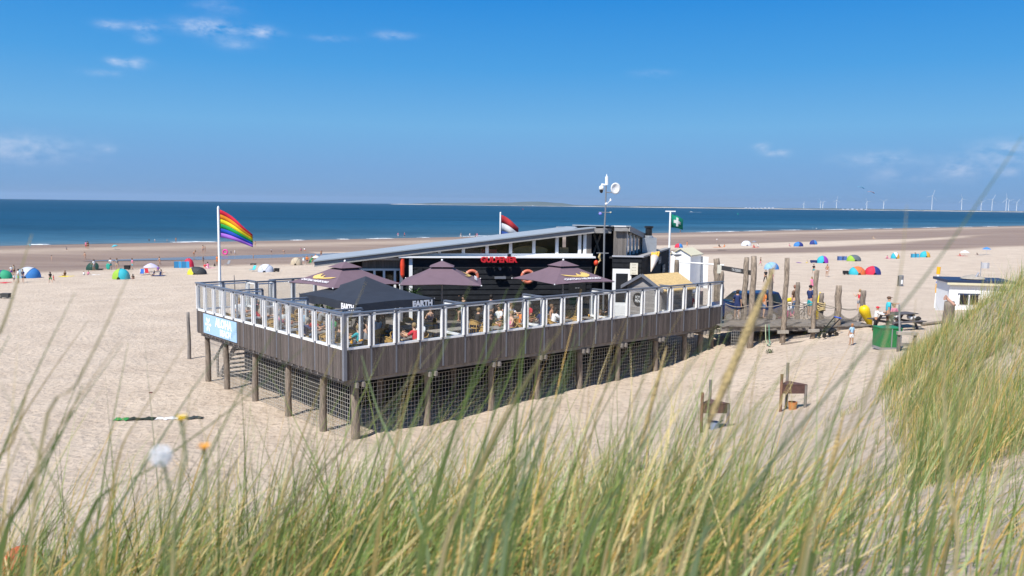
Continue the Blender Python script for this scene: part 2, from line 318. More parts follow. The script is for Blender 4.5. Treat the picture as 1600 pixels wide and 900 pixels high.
bp = N(t, 'ShaderNodeBump'); bp.inputs['Strength'].default_value = .9; bp.inputs['Distance'].default_value = .16; t.links.new(hh_.outputs[0], bp.inputs['Height']); t.links.new(bp.outputs[0], b.inputs['Normal'])
me.materials.append(ms); sand = bpy.data.objects.new('sand', me); col.objects.link(sand); tag(sand, kind='structure')

# sea
ZW = -3.2
mw_ = bpy.data.materials.new('sea_water'); mw_.use_nodes = True; t = mw_.node_tree; b = t.nodes['Principled BSDF']
ge = N(t, 'ShaderNodeNewGeometry'); mp1 = N(t, 'ShaderNodeMapping'); mp1.inputs['Rotation'].default_value = (0, 0, -YAW); mp1.inputs['Scale'].default_value = (.10, .42, 1); t.links.new(ge.outputs['Position'], mp1.inputs[0])
na = N(t, 'ShaderNodeTexNoise'); na.inputs['Scale'].default_value = 1; na.inputs['Detail'].default_value = 6; t.links.new(mp1.outputs[0], na.inputs['Vector'])
mp2 = N(t, 'ShaderNodeMapping'); mp2.inputs['Rotation'].default_value = (0, 0, -YAW); mp2.inputs['Scale'].default_value = (.0016, .012, 1); t.links.new(ge.outputs['Position'], mp2.inputs[0])
nb_ = N(t, 'ShaderNodeTexNoise'); nb_.inputs['Scale'].default_value = 1; nb_.inputs['Detail'].default_value = 4; t.links.new(mp2.outputs[0], nb_.inputs['Vector'])
sp = N(t, 'ShaderNodeSeparateXYZ'); mps = N(t, 'ShaderNodeMapping'); mps.inputs['Rotation'].default_value = (0, 0, -YAW); t.links.new(ge.outputs['Position'], mps.inputs[0]); t.links.new(mps.outputs[0], sp.inputs[0])
dp = N(t, 'ShaderNodeMapRange'); dp.inputs[1].default_value = 240; dp.inputs[2].default_value = 520; t.links.new(sp.outputs[1], dp.inputs[0])
depthc = ramp(t, dp.outputs[0], [(0, (.10, .15, .17)), (.12, (.042, .105, .150)), (.5, (.016, .073, .125)), (1, (.008, .050, .094))])
vr = N(t, 'ShaderNodeMapRange'); vr.inputs[1].default_value = .3; vr.inputs[2].default_value = .7; vr.inputs[3].default_value = .72; vr.inputs[4].default_value = 1.28; t.links.new(nb_.outputs[0], vr.inputs[0])
vr2 = N(t, 'ShaderNodeMapRange'); vr2.inputs[1].default_value = .3; vr2.inputs[2].default_value = .7; vr2.inputs[3].default_value = .7; vr2.inputs[4].default_value = 1.3; t.links.new(na.outputs[0], vr2.inputs[0])
vm = N(t, 'ShaderNodeMath', operation='MULTIPLY'); t.links.new(vr.outputs[0], vm.inputs[0]); t.links.new(vr2.outputs[0], vm.inputs[1])
hs = N(t, 'ShaderNodeHueSaturation'); t.links.new(depthc, hs.inputs['Color']); t.links.new(vm.outputs[0], hs.inputs['Value']); t.links.new(hs.outputs[0], b.inputs['Base Color'])
b.inputs['Roughness'].default_value = .42; b.inputs['IOR'].default_value = 1.33; b.inputs['Specular IOR Level'].default_value = .22
bp = N(t, 'ShaderNodeBump'); bp.inputs['Strength'].default_value = .9; bp.inputs['Distance'].default_value = .5; t.links.new(na.outputs[0], bp.inputs['Height']); t.links.new(bp.outputs[0], b.inputs['Normal'])
def su(u, s, z): return Vector((u * math.cos(YAW) - s * math.sin(YAW), u * math.sin(YAW) + s * math.cos(YAW), z))
mb = MB()
us = np.concatenate([[-16000, -6000], np.linspace(-400, 1400, 181), [6000, 24000]])
def shore(u): return 243 + 2.2 * math.sin(u * .035) + 1.3 * math.sin(u * .09 + 2) + .6 * math.sin(u * .31)
g = []
for u in us: g.append([su(u, shore(u) if -500 < u < 1500 else 243, ZW + .0), su(u, 300, ZW), su(u, 2000, ZW), su(u, 20000, ZW)])
mb.sheet(g); sea = mb.build('sea', mw_, smooth=True); tag(sea, kind='structure')
# tidal pool left behind the bar
mp_ = mat('pool_water', (.20, .17, .15), rough=.25, bump=.5, bscale=2.0, spec=.35)
mb = MB(); g = []
for u in np.linspace(42, 112, 40):
    k = 1 + .25 * math.sin(u * .11) ; c = 171 - .02 * u + 2 * math.sin(u * .06); h_ = max(.2, 4.5 * k * (1 - abs((u - 77) / 36) ** 3))
    g.append([su(u, c - h_, -2.735), su(u, c, -2.735), su(u, c + h_, -2.735)])
mb.sheet(g); pool = mb.build('tidal_pool', mp_); tag(pool, kind='structure')
# small breakers along the waterline
foam = mat('foam', (.85, .87, .88), rough=.9, bump=.6, bscale=8)
mb = MB()
for (u0, ln) in [(12, 10), (25, 16), (48, 5), (84, 12), (120, 4), (137, 3), (148, 9), (168, 5), (190, 16), (205, 22), (236, 18), (250, 10), (330, 24), (352, 12), (372, 20), (412, 16), (450, 26), (492, 20), (520, 12), (580, 30), (640, 18), (690, 24)]:
    n = 10
    for row in range(2):
        pts = []; rr = []
        for i in range(n + 1):
            u = u0 + ln * i / n; pts.append(su(u, shore(u) + 1.2 + row * 2.6 + .8 * math.sin(u * .7 + row), ZW + .03)); rr.append(.04 + .20 * math.sin(math.pi * i / n) * (1 - .5 * row) * (.6 + .4 * math.sin(i * 2.1 + u0)))
        mb.tube(pts, [abs(r_) for r_ in rr], 6)
fo = mb.build('surf_foam', foam, smooth=True); tag(fo, 'thin white lines of surf breaking along the waterline', 'surf', kind='stuff')
# ------------------------------------------------------------------ terrace deck on piles
wood = mat('weathered_board', (.112, .092, .083), .85, var=.28, scale=3, bump=.5, bscale=12, island=.30, stretch=(9, 9, .8))
woodp = mat('weathered_pile', (.215, .175, .14), .9, var=.5, scale=4, bump=.9, bscale=9, stretch=(5, 5, .9))
woodg = mat('grey_timber', (.20, .18, .165), .85, var=.25, scale=4, bump=.4, bscale=14, island=.15)
white = mat('white_paint', (.88, .88, .87), .45, var=.05, scale=3)
greym = mat('grey_metal', (.16, .17, .20), .5, var=.1, scale=5)
capm = mat('rail_cap', (.13, .15, .19), .4, var=.12, scale=4)
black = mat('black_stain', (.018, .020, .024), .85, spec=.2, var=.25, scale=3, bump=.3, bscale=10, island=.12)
glass = bpy.data.materials.new('glass'); glass.use_nodes = True; t = glass.node_tree; t.nodes.clear()
o_ = N(t, 'ShaderNodeOutputMaterial'); tr = N(t, 'ShaderNodeBsdfTransparent'); tr.inputs[0].default_value = (.93, .945, .95, 1); gl = N(t, 'ShaderNodeBsdfGlossy'); gl.inputs['Roughness'].default_value = .03
lw = N(t, 'ShaderNodeLayerWeight'); pw = N(t, 'ShaderNodeMath', operation='POWER'); t.links.new(lw.outputs['Facing'], pw.inputs[0]); pw.inputs[1].default_value = 4; fr = N(t, 'ShaderNodeMath', operation='MULTIPLY_ADD'); t.links.new(pw.outputs[0], fr.inputs[0]); fr.inputs[1].default_value = .55; fr.inputs[2].default_value = .03; mxs = N(t, 'ShaderNodeMixShader'); t.links.new(fr.outputs[0], mxs.inputs[0]); t.links.new(tr.outputs[0], mxs.inputs[1]); t.links.new(gl.outputs[0], mxs.inputs[2]); t.links.new(mxs.outputs[0], o_.inputs[0])
MATS['glass'] = glass
wire = mat('wire', (.46, .44, .40), .55, metal=.2)
deck = empty('terrace_deck', dk(11.6, 7.2, 0), 0, 'large raised timber terrace on log piles with white framed glass wind screens', 'terrace')
L1, L2 = 21 * PW, 13 * PW
def dbox(mb, a0, a1, b0, b1, z0, z1): return mb.box(a0, b0, z0, a1, b1, z1, fn=lambda a, b, z: dk(a, b, z))
# floor: long planks
fl = MB()
for i in range(int(L2 / .29)):
    b0 = .06 + i * .29; dbox(fl, .06, L1 - .06, b0, b0 + .275, ZF - .06, ZF)
dbox(fl, 5.2, L1 - .1, L2 - .1, L2 + 4.3, ZF - .07, ZF - .004); dbox(fl, 5.2, L1 + 5.5, L2 + 4.3, L2 + 8.5, ZF - .07, ZF - .004); dbox(fl, L1 - .05, L1 + 5.5, 4.6, L2 + 4.3, ZF - .07, ZF - .006)
fl.build('floor', mat('deck_plank', (.22, .19, .165), .85, var=.25, scale=2, island=.22), deck)
def screen(mb_len, name='wind_screen'):
    """white frame with pane, local x along the screen, z up from sill"""
    pass
OWS = [0.0]
def add_screen(p, q, z0, z1, parent, post=True, out=None, cap=True):
    """one glazed wind screen between two points on the terrace edge"""
    d = (q - p); ln = d.length; d.normalize(); sd = Vector((d.y, -d.x, 0))
    f = MB(); ow = OWS[0]
    a = p + d * .05; b_ = q - d * .05
    f.beam(a + Vector((0, 0, z0 + .045)), b_ + Vector((0, 0, z0 + .045)), .13, .085, offw=ow); f.beam(a + Vector((0, 0, z1 - .075)), b_ + Vector((0, 0, z1 - .07)), .09, .055, offw=ow)
    for e, s_ in ((a, 1), (b_, -1)): f.beam(e + d * s_ * .04 + Vector((0, 0, z0 + .09)), e + d * s_ * .04 + Vector((0, 0, z1 - .1)), .055, .10, up=sd, offh=-ow)
    fo_ = f.build('wind_screen', white, parent)
    g_ = MB(); g_.beam(a + d * .075 + Vector((0, 0, (z0 + z1) / 2)), b_ - d * .075 + Vector((0, 0, (z0 + z1) / 2)), .008, z1 - z0 - .2); g_.build('glass_pane', glass, fo_)
def post_at(p, z0, z1, parent, wd=.09, name='screen_post', m=None):
    f = MB(); f.box(p.x - wd / 2, p.y - wd / 2, z0, p.x + wd / 2, p.y + wd / 2, z1, fn=lambda x, y, z: Vector((p.x + (x - p.x) * E1.x - (y - p.y) * E1.y, p.y + (x - p.x) * E1.y + (y - p.y) * E1.x, z))); return f.build(name, m or greym, parent)
def clad(p, q, parent, outn):
    d = (q - p).normalized(); ln = (q - p).length; n = 10; wv = (ln - .07) / n; f = MB()
    for i in range(n):
        o = rnd.uniform(-.006, .006); z0 = ZB + rnd.uniform(-.012, .012)
        f.beam(p + d * (.035 + wv * (i + .5)) + outn * (.03 + o) + Vector((0, 0, z0)), p + d * (.035 + wv * (i + .5)) + outn * (.03 + o) + Vector((0, 0, ZS - .005)), wv - .008, .022, up=outn)
    ob = f.build('board_panel', wood, parent); ob['kind'] = 'stuff'
OWS[0] = -.04
for i in range(21):
    p, q_ = dk(i * PW, 0), dk((i + 1) * PW, 0)
    add_screen(p, q_, ZS, ZR - .03, deck); clad(p, q_, deck, -E2)
    post_at(dk((i + 1) * PW, -.02), ZB + .03, ZR - .035, deck, .065 if i < 20 else .1)
OWS[0] = .04
for i in range(13):
    p, q_ = dk(0, i * PW), dk(0, (i + 1) * PW)
    add_screen(p, q_, ZS, ZR - .03, deck); clad(p, q_, deck, -E1)
    post_at(dk(-.02, (i + 1) * PW), ZB + .03, ZR - .035, deck, .05)
post_at(dk(-.01, -.01), ZB - .02, ZR - .035, deck, .13)
f = MB(); f.beam(dk(-.07, -.0, ZR), dk(L1 + .08, 0, ZR), .17, .06); f.build('handrail', capm, deck)
f = MB(); f.beam(dk(0, .086, ZR + .002), dk(0, L2 + .08, ZR + .002), .17, .06); f.build('handrail', capm, deck)
OWS[0] = 0
# inward partitions every four panels
for (a, b, da, db) in [(0, 1, 1, 0), (0, 5, 1, 0), (0, 9, 1, 0), (5, 0, 0, 1), (9, 0, 0, 1), (13, 0, 0, 1), (17, 0, 0, 1)]:
    p = dk((a + da * .06) * PW, (b + db * .06) * PW); q_ = dk((a + da * 1.25) * PW, (b + db * 1.25) * PW)
    add_screen(p, q_, ZF + .8, ZR - .03, deck); f = MB(); f.beam(p + (q_ - p).normalized() * .06 + Vector((0, 0, ZR - .002)), q_ + Vector((0, 0, ZR - .002)), .13, .055); f.build('handrail', capm, deck); post_at(q_, ZF, ZR - .035, deck, .09)
    f = MB(); f.beam(p + Vector((0, 0, ZF + .4)), q_ + Vector((0, 0, ZF + .4)), .03, .78); f.build('kick_panel', wood, deck)
# back rail: steps in and out behind the parasols
BK = [(0, L2), (2.6, L2), (2.6, L2 - 1.0), (3.6, L2 - 1.0), (3.6, L2 - .4), (6.2, L2 - .4)]
for (a0, b0), (a1, b1) in zip(BK[:-1], BK[1:]):
    p, q_ = dk(a0, b0), dk(a1, b1); n = max(1, round((q_ - p).length / 1.3)); f = MB(); f.beam(p + Vector((0, 0, ZR - .006)), q_ + Vector((0, 0, ZR - .006)), .13, .07); f.build('handrail', capm, deck)
    for k in range(n):
        pp = p.lerp(q_, k / n); qq = p.lerp(q_, (k + 1) / n); add_screen(pp, qq, ZF + .8, ZR - .04, deck); post_at(qq, ZF, ZR - .04, deck, .11)
# rim joists and cross beams below
f = MB(); f.beam(dk(.25, .12, ZB - .07), dk(L1 - .2, .12, ZB - .07), .09, .17); f.build('edge_beam', woodg, deck)
f = MB(); f.beam(dk(.12, .25, ZB - .07), dk(.12, L2 - .2, ZB - .07), .09, .17); f.build('edge_beam', woodg, deck)
for i in range(27):
    b0 = .45 + i * .53
    if b0 < L2 - .2: f = MB(); f.beam(dk(-.02, b0, ZB - .02), dk(L1 - .1, b0, ZB - .02), .06, .13); f.build('joist', woodg, deck)
def pile(p, zt, r0, name='pile', parent=deck, lean=(0, 0), m=woodp, zb=None):
    zb = gz(p.x, p.y) - .5 if zb is None else zb
    pts = []; rr = []; n = 9; ph = rnd.uniform(0, 6)
    for k in range(n):
        u = k / (n - 1); pts.append(Vector((p.x + lean[0] * u + .015 * math.sin(ph + u * 7), p.y + lean[1] * u + .015 * math.cos(ph + u * 6), zb + (zt - zb) * u))); rr.append(r0 * (1.1 - .18 * u) * (1 + rnd.uniform(-.06, .06)))
    rr[-1] *= .9
    return MB().tube(pts, rr, 10).build(name, m, parent, smooth=True)
PB = [.35, 2.05, 4.76, 7.7, 10.6, 12.7]; PA = [.56, 3.54, 6.53, 8.96, 11.4, 13.8, 16.4, 18.56, 19.8, 20.7]
for k, n_ in enumerate(PB[1:]): pile(dk(.33, n_ * PW), ZB - .1, .138)
for k, n_ in enumerate(PA): pile(dk(n_ * PW, .33), ZB - .1, .138 if k else .155)
for a in (4, 8, 12, 16, 20, 23): 
    for b in (4, 8, 12, 17, 21): pile(dk(a, b), ZB - .1, .14)
for n_ in PA:
    f = MB(); f.beam(dk(n_ * PW, -.12, ZB - .24), dk(n_ * PW, L2, ZB - .24), .09, .19, offw=.14); f.beam(dk(n_ * PW, -.12, ZB - .24), dk(n_ * PW, L2, ZB - .24), .09, .19, offw=-.14); f.build('cross_beam', woodg, deck)
# wire mesh between the piles
def netting(p, q, zt, parent, cell=.165, inset=0):
    d = (q - p); ln = d.length; d.normalize(); f = MB(); nh = int(ln / cell)
    g0 = [gz(*(p + d * ln * k / nh).xy) for k in range(nh + 1)]
    for k in range(nh + 1):
        e = p + d * (ln * k / nh); f.beam(Vector((e.x, e.y, g0[k] - .05)), Vector((e.x, e.y, zt)), .011, .011)
    z = zt
    while z > min(g0):
        k0 = 0
        f.beam(Vector((p.x, p.y, z)), Vector((q.x, q.y, z)), .011, .011); z -= cell
    ob = f.build('wire_mesh', wire, parent); ob['kind'] = 'stuff'
for a, b in zip(PB[:-1], PB[1:]): netting(dk(.42, a * PW), dk(.42, b * PW), ZB - .35, deck)
for a, b in zip(PA[:-1], PA[1:]): netting(dk(a * PW, .45), dk(b * PW, .45), ZB - .35, deck)
# dark inner skirts far below the hut (the store under the pavilion)
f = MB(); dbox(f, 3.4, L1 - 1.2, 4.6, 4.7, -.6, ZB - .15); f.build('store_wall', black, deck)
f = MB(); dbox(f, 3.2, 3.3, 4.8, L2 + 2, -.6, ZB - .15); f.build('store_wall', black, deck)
# sign on the left side
sgn = MB(); sgn.beam(dk(-.065, PW * 8.6, (ZS + ZB) / 2 + .03), dk(-.065, PW * 12.15, (ZS + ZB) / 2 + .03), .03, .93); sg = sgn.build('name_sign', mat('sign_blue', (.36, .56, .78), .5, var=.05), deck)
mwt = mat('sign_white', (.88, .90, .92), .5)
def on_left(aoff, b, z): return dk(aoff, b, z)
fr_ = frame3(-E2, (0, 0, 1), on_left(-.084, PW * 9.95, ZB + .76)); put_mesh('lettering', text_mesh('ALOHA', .56, .004, mwt, bold=.022), fr_, sg)
put_mesh('lettering', text_mesh('BEACH', .40, .004, mwt, bold=.016), frame3(-E2, (0, 0, 1), on_left(-.084, PW * 9.75, ZB + .33)), sg)
lg = MB()
for k in range(6):
    a = k * math.pi / 3; lg.add([on_left(-.088, PW * 11.6 - x, ZB + .57 + y) for x, y in [(0, 0), (.28 * math.cos(a - .3), .28 * math.sin(a - .3)), (.40 * math.cos(a), .40 * math.sin(a)), (.28 * math.cos(a + .3), .28 * math.sin(a + .3))]], [(0, 1, 2, 3)])
lg.build('flower_emblem', mwt, sg)
# stairs at the far left end
st = empty('beach_stairs', dk(1.0, L2 + 1.0, 0), 0, 'grey timber stairs with handrails leading down from the terrace to sand', 'stairs')
for k in range(9):
    u = k / 8; f = MB(); z = ZF - .28 - u * 2.3; b0 = L2 - 2.2 + u * 2.6
    f.beam(dk(1.2 - .0, b0, z), dk(3.3, b0, z), .28, .05); f.build('tread', woodg, st)
for a in (1.2, 3.3):
    f = MB(); f.beam(dk(a, L2 - 2.4, ZF - .2), dk(a, L2 + .6, ZF - 2.85), .06, .26); f.build('stringer', woodg, st)
    f = MB(); f.beam(dk(a - .06, L2 - 1.6, ZF + .1), dk(a - .06, L2 + 1.0, ZF - 1.95), .07, .1); f.build('handrail', woodg, st)
    f = MB(); f.beam(dk(a - .06, L2 + .5, ZF - 1.5), dk(a - .06, L2 + .5, ZF - 2.9), .09, .09); f.build('newel', woodg, st)
def lone_post(px, py, pyt, label, r=.11, m=woodp, cat='post', group=None, d=None):
    p = ong(px, py) if d is None else ond(px, py, d); top = ond(px, pyt, p.y)
    o = pile(p, top.z, r, 'wooden_post', None, m=m, zb=p.z - .4); tag(o, label, cat, group); return o
lone_post(296, 560, 488, 'tall square grey post standing in sand beside the terrace stairs', .1, woodg)
lone_post(367, 470, 430, 'slim grey post standing behind the far terrace rail', .05, woodg)

# ------------------------------------------------------------------ pavilion
WZ = 5.95
W0 = onz(630, 403.0, WZ); W1 = onz(925, 403.5, WZ); HX = (W1 - W0); HL = HX.length; HX.normalize(); HN = Vector((HX.y, -HX.x, 0)); HB = -HN   # HN faces the camera
hut = empty('beach_pavilion', (W0.x + 4, W0.y + 4, ZF), 0, 'black and grey timber beach pavilion with a rising roof and clerestory windows', 'building')
def hp(t_, q, z): return Vector((W0.x + HX.x * t_ + HB.x * q, W0.y + HX.y * t_ + HB.y * q, z))
def hbox(mb, t0, t1, q0, q1, z0, z1): return mb.box(t0, q0, z0, t1, q1, z1, fn=lambda a, b, c: hp(a, b, c))
def tz(px, py, q=0.0):
    P = onpl(px, py, hp(0, q, 0), HN); return (P - W0).dot(HX), P.z
def part(name, m, fn, parent=None, **kw):
    f = MB(); fn(f); return f.build(name, m, parent or hut, **kw)
# lapped boards of the front
nb = 12; bh = (WZ - ZF) / nb
for k in range(nb):
    z0 = ZF + k * bh
    part('lap_board', black, lambda f: f.add([hp(a, b, c) for a in (0, HL) for (b, c) in ((.09, z0), (-.055, z0), (-.012, z0 + bh + .015), (.09, z0 + bh + .015))], [(0, 1, 2, 3), (7, 6, 5, 4), (0, 4, 5, 1), (1, 5, 6, 2), (2, 6, 7, 3), (3, 7, 4, 0)]))
part('eave_trim', white, lambda f: hbox(f, -.25, HL + .12, -.32, .06, WZ + .02, WZ + .11))
part('corner_post', white, lambda f: hbox(f, .30, .48, -.1, -.058, ZF, WZ + .0))
# roof: rises to the right
QF = -.35
tl, zl = tz(491, 409, QF); tr_, zr_ = tz(929, 356.5, QF)
QB = 6.4
BD = .15
def roofz(t_): return zl + (zr_ - zl) * (t_ - tl) / (tr_ - tl)
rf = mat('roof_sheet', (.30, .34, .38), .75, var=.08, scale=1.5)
fas = mat('fascia_wood', (.33, .315, .30), .8, var=.18, scale=3, stretch=(1, 6, 6))
part('roof', rf, lambda f: f.add([hp(a, b, roofz(a) + c) for a in (tl - .05, tr_ + .05) for (b, c) in ((QF - .1, .0), (QB, -BD), (QB, .06 - BD), (QF - .1, .06))], [(0, 1, 2, 3), (7, 6, 5, 4), (0, 4, 5, 1), (1, 5, 6, 2), (2, 6, 7, 3), (3, 7, 4, 0)]))
part('fascia', fas, lambda f: f.add([hp(a, b, roofz(a) + c) for a in (tl, tr_) for (b, c) in ((QF, -.26), (QF + .06, -.26), (QF + .06, -.003), (QF, -.003))], [(0, 1, 2, 3), (7, 6, 5, 4), (0, 4, 5, 1), (1, 5, 6, 2), (2, 6, 7, 3), (3, 7, 4, 0)]))
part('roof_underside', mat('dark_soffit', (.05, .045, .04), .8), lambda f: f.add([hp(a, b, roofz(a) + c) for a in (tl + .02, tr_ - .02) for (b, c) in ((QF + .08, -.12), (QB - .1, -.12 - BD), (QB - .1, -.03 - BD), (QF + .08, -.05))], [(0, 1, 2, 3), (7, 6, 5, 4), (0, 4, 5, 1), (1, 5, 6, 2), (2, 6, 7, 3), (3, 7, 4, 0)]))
# back and side walls close the volume; seen through the clerestory
dkin = mat('dark_interior', (.07, .058, .048), .9, var=.3, scale=1.2)
part('back_wall', dkin, lambda f: f.add([hp(a, b, z) for b in (QB - .5, QB - .4) for (a, z) in ((-3.2, ZF), (tr_ - .3, ZF), (tr_ - .3, roofz(tr_ - .3) - .3), (-3.2, roofz(-3.2) - .3))], [(0, 1, 2, 3), (7, 6, 5, 4), (0, 4, 5, 1), (1, 5, 6, 2), (2, 6, 7, 3), (3, 7, 4, 0)]))
part('ceiling_floor', dkin, lambda f: hbox(f, .05, HL - .05, .12, QB - .55, WZ - .12, WZ + .02))
part('end_wall', dkin, lambda f: f.add([hp(a, b, z) for a in (HL - .1, HL + .0) for (b, z) in ((.25, ZF), (QB - .6, ZF), (QB - .6, roofz(HL) - .3), (.25, roofz(HL) - .2))], [(0, 1, 2, 3), (7, 6, 5, 4), (0, 4, 5, 1), (1, 5, 6, 2), (2, 6, 7, 3), (3, 7, 4, 0)]))
# clerestory: sill, mullions following the roof, panes
QC = .12
part('clerestory_sill', white, lambda f: hbox(f, -.2, HL + .05, QC - .05, QC + .12, WZ + .112, WZ + .24))
mxs_ = [612, 649, 686.6, 724, 761, 797.7, 834, 870, 905.5, 913.5]
ts_ = [tz(x, 395, QC)[0] for x in mxs_]
for k, tm in enumerate(ts_):
    z1 = roofz(tm) - .2
    if z1 > WZ + .26: part('mullion', white, lambda f: hbox(f, tm - .085, tm + .085, QC - .03, QC + .1, WZ + .242, z1))
for a, b in zip(ts_[:-1], ts_[1:]):
    za, zb_ = roofz(a) - .15, roofz(b) - .15; z0 = WZ + .242
    if za > z0 + .05:
        part('glass_pane', glass, lambda f: f.add([hp(t_, q, z) for q in (QC + .03, QC + .04) for (t_, z) in ((a + .09, z0), (b - .09, z0), (b - .09, zb_), (a + .09, za))], [(0, 1, 2, 3), (7, 6, 5, 4), (0, 4, 5, 1), (1, 5, 6, 2), (2, 6, 7, 3), (3, 7, 4, 0)]))
woodw = mat('side_cladding', (.20, .175, .155), .85, var=.25, scale=3, island=.2, bump=.3, bscale=12, stretch=(8, 8, .8))
te = tz(922, 400, QC)[0]
def vboards(f, p0, p1, z0a, z1a, z1b, n, off=.0):
    d = (p1 - p0); ln = d.length; d.normalize(); nn = Vector((d.y, -d.x, 0)); w_ = ln / n
    for k in range(n):
        c = p0 + d * (w_ * (k + .5)); zt = z1a + (z1b - z1a) * (k + .5) / n
        f.beam(Vector((c.x, c.y, z0a)) + nn * off, Vector((c.x, c.y, zt)) + nn * off, w_ - .006, .03 + .006 * (k % 2), up=nn)
part('cladding', woodw, lambda f: vboards(f, hp(ts_[-1] + .1, QC, 0), hp(HL - .02, QC, 0), WZ + .12, roofz(te) - .2, roofz(te) - .2, 5))
# left wing under the low roof: white beams, boards, glazed doors
tA = tz(566, 420, .5)[0]; tB = -.1
zA = WZ - .10
part('wing_beam', white, lambda f: hbox(f, tA, tB, .42, .56, zA - .05, zA + .07))
part('wing_cladding', woodw, lambda f: vboards(f, hp(tA, .5, 0), hp(tB, .5, 0), zA - .48, zA - .06, zA - .06, 14))
part('wing_beam', white, lambda f: hbox(f, tA - .6, tB, .40, .54, zA - .60, zA - .49))
for x in (585, 600, 617, 626):
    tt = tz(x, 430, .5)[0]; part('wing_post', white, lambda f: hbox(f, tt - .06, tt + .06, .43, .53, ZF, zA - .61))
for x in (572, 612):
    tt = tz(x, 405, .5)[0]; part('mullion', white, lambda f: hbox(f, tt - .09, tt + .09, .45, .55, zA + .072, roofz(tt) - .2))
part('wing_glazing', glass, lambda f: hbox(f, tA, tB - .02, .485, .492, ZF + .05, zA - .62))
part('wing_back_wall', dkin, lambda f: hbox(f, tA - .5, tB, 3.2, 3.3, ZF, zA + .0))
part('wing_end_wall', black, lambda f: hbox(f, tA - 1.05, tA - .9, .6, QB - .6, ZF, roofz(tA - 1) - .14))
# right: recessed dark entrance bay, then the tall clad block with side windows and the low annex
SD = Vector((.32, .948, 0)).normalized(); SNn = Vector((SD.y, -SD.x, 0))
QR = 1.5
tR = tz(958, 400, -.1)[0]; tS = tz(978.5, 400, -.1)[0]
zt_ = tz(970, 353.5, -.3)[1]
part('bay_wall', black, lambda f: hbox(f, HL - .04, tR + 1.0, QR, QR + .12, ZF, zt_ - .32))
part('bay_fascia', fas, lambda f: hbox(f, tr_ + .06, tR - .02, .25, .325, zt_ - .40, zt_ - .13))
part('bay_roof', rf, lambda f: hbox(f, tr_ - .6, tR - .02, .33, QB, zt_ - .30, zt_ - .22))
for (a, b) in ((HL + .35, tR - .3), (tR - .25, HL + .45)):
    part('brace', woodg, lambda f: f.beam(hp(a, QR - .06 - .09 * (a > b), ZF + 3.2), hp(b, QR - .06 - .09 * (a > b), zt_ - .5), .07, .1))
part('doorway', dkin, lambda f: hbox(f, HL + .25, tR - .35, QR - .04, QR - .004, ZF + .02, ZF + 2.6))
part('block_front', woodw, lambda f: vboards(f, hp(tR, -.1, 0), hp(tS, -.1, 0), WZ - .1, zt_ - .25, zt_ - .25, 6))
part('block_fascia', fas, lambda f: hbox(f, tR - .02, tS + .1, -.34, -.28, zt_ - .27, zt_ - .03))
part('block_eave', white, lambda f: hbox(f, tR - .04, tS + .12, -.37, -.26, zt_ - .028, zt_ + .03))
B0 = hp(tS, -.1, 0); BL = 8.2; ztf = zt_ - .95
def sp_(u, o, z): return Vector((B0.x + SD.x * u + SNn.x * o, B0.y + SD.y * u + SNn.y * o, z))
def sbox(f, u0, u1, o0, o1, za0, za1, zb0, zb1):
    return f.add([sp_(u, o, z) for (u, zz0, zz1) in ((u0, za0, za1), (u1, zb0, zb1)) for (o, z) in ((o0, zz0), (o1, zz0), (o1, zz1), (o0, zz1))], [(0, 1, 2, 3), (7, 6, 5, 4), (0, 4, 5, 1), (1, 5, 6, 2), (2, 6, 7, 3), (3, 7, 4, 0)])
part('side_roof', rf, lambda f: sbox(f, -.3, BL, -3.0, .22, zt_ - .02, zt_ + .035, ztf - .02, ztf + .035))
part('side_fascia', fas, lambda f: sbox(f, -.26, BL, .16, .21, zt_ - .28, zt_ - .024, ztf - .28, ztf - .024))
part('side_wall', woodw, lambda f: sbox(f, 0.02, BL - .2, -.12, -.02, ZF, WZ + .10, ZF, WZ + .10))
zs0 = WZ + .22
for k in range(8):
    u = .15 + k * 1.08
    zt2 = zt_ - .27 + (ztf - zt_) * u / BL
    part('side_mullion', white, lambda f: sbox(f, u - .05, u + .05, -.08, .02, WZ + .11, zt2, WZ + .11, zt2))
    if k < 7:
        zt3 = zt_ - .27 + (ztf - zt_) * (u + 1.08) / BL
        part('glass_pane', glass, lambda f: sbox(f, u + .055, u + 1.02, -.05, -.042, WZ + .11, zt2, WZ + .11, zt3))
part('inner_wall', dkin, lambda f: sbox(f, .1, BL - .3, -2.7, -2.6, ZF, zt_ - .3, ZF, ztf - .3))
# annex
ZA = 6.13
A0 = ond(957, 400, 44.6); A1 = ond(1002.5, 400, 44.55); A2 = A1 + SD * 9.9
AX = (A1 - A0); AX.z = 0; AL = AX.length; AX.normalize(); AN = Vector((AX.y, -AX.x, 0))
nb2 = 13; bh2 = (ZA - .06 - ZF) / nb2
def ap(u, o, z): return Vector((A0.x + AX.x * u + AN.x * o, A0.y + AX.y * u + AN.y * o, z))
def apbox(f, u0, u1, o0, o1, z0, z1): return f.box(u0, o0, z0, u1, o1, z1, fn=lambda a, b, c: ap(a, b, c))
for k in range(nb2):
    z0 = ZF + k * bh2
    part('lap_board', black, lambda f: f.add([ap(a, b, c) for a in (0, AL) for (b, c) in ((-.09, z0), (.05, z0), (.01, z0 + bh2 + .012), (-.09, z0 + bh2 + .012))], [(0, 1, 2, 3), (7, 6, 5, 4), (0, 4, 5, 1), (1, 5, 6, 2), (2, 6, 7, 3), (3, 7, 4, 0)]))
def asp(u, o, z): return Vector((A1.x + SD.x * u + SNn.x * o, A1.y + SD.y * u + SNn.y * o, z))
def asbox(f, u0, u1, o0, o1, z0, z1): return f.box(u0, o0, z0, u1, o1, z1, fn=lambda a, b, c: asp(a, b, c))
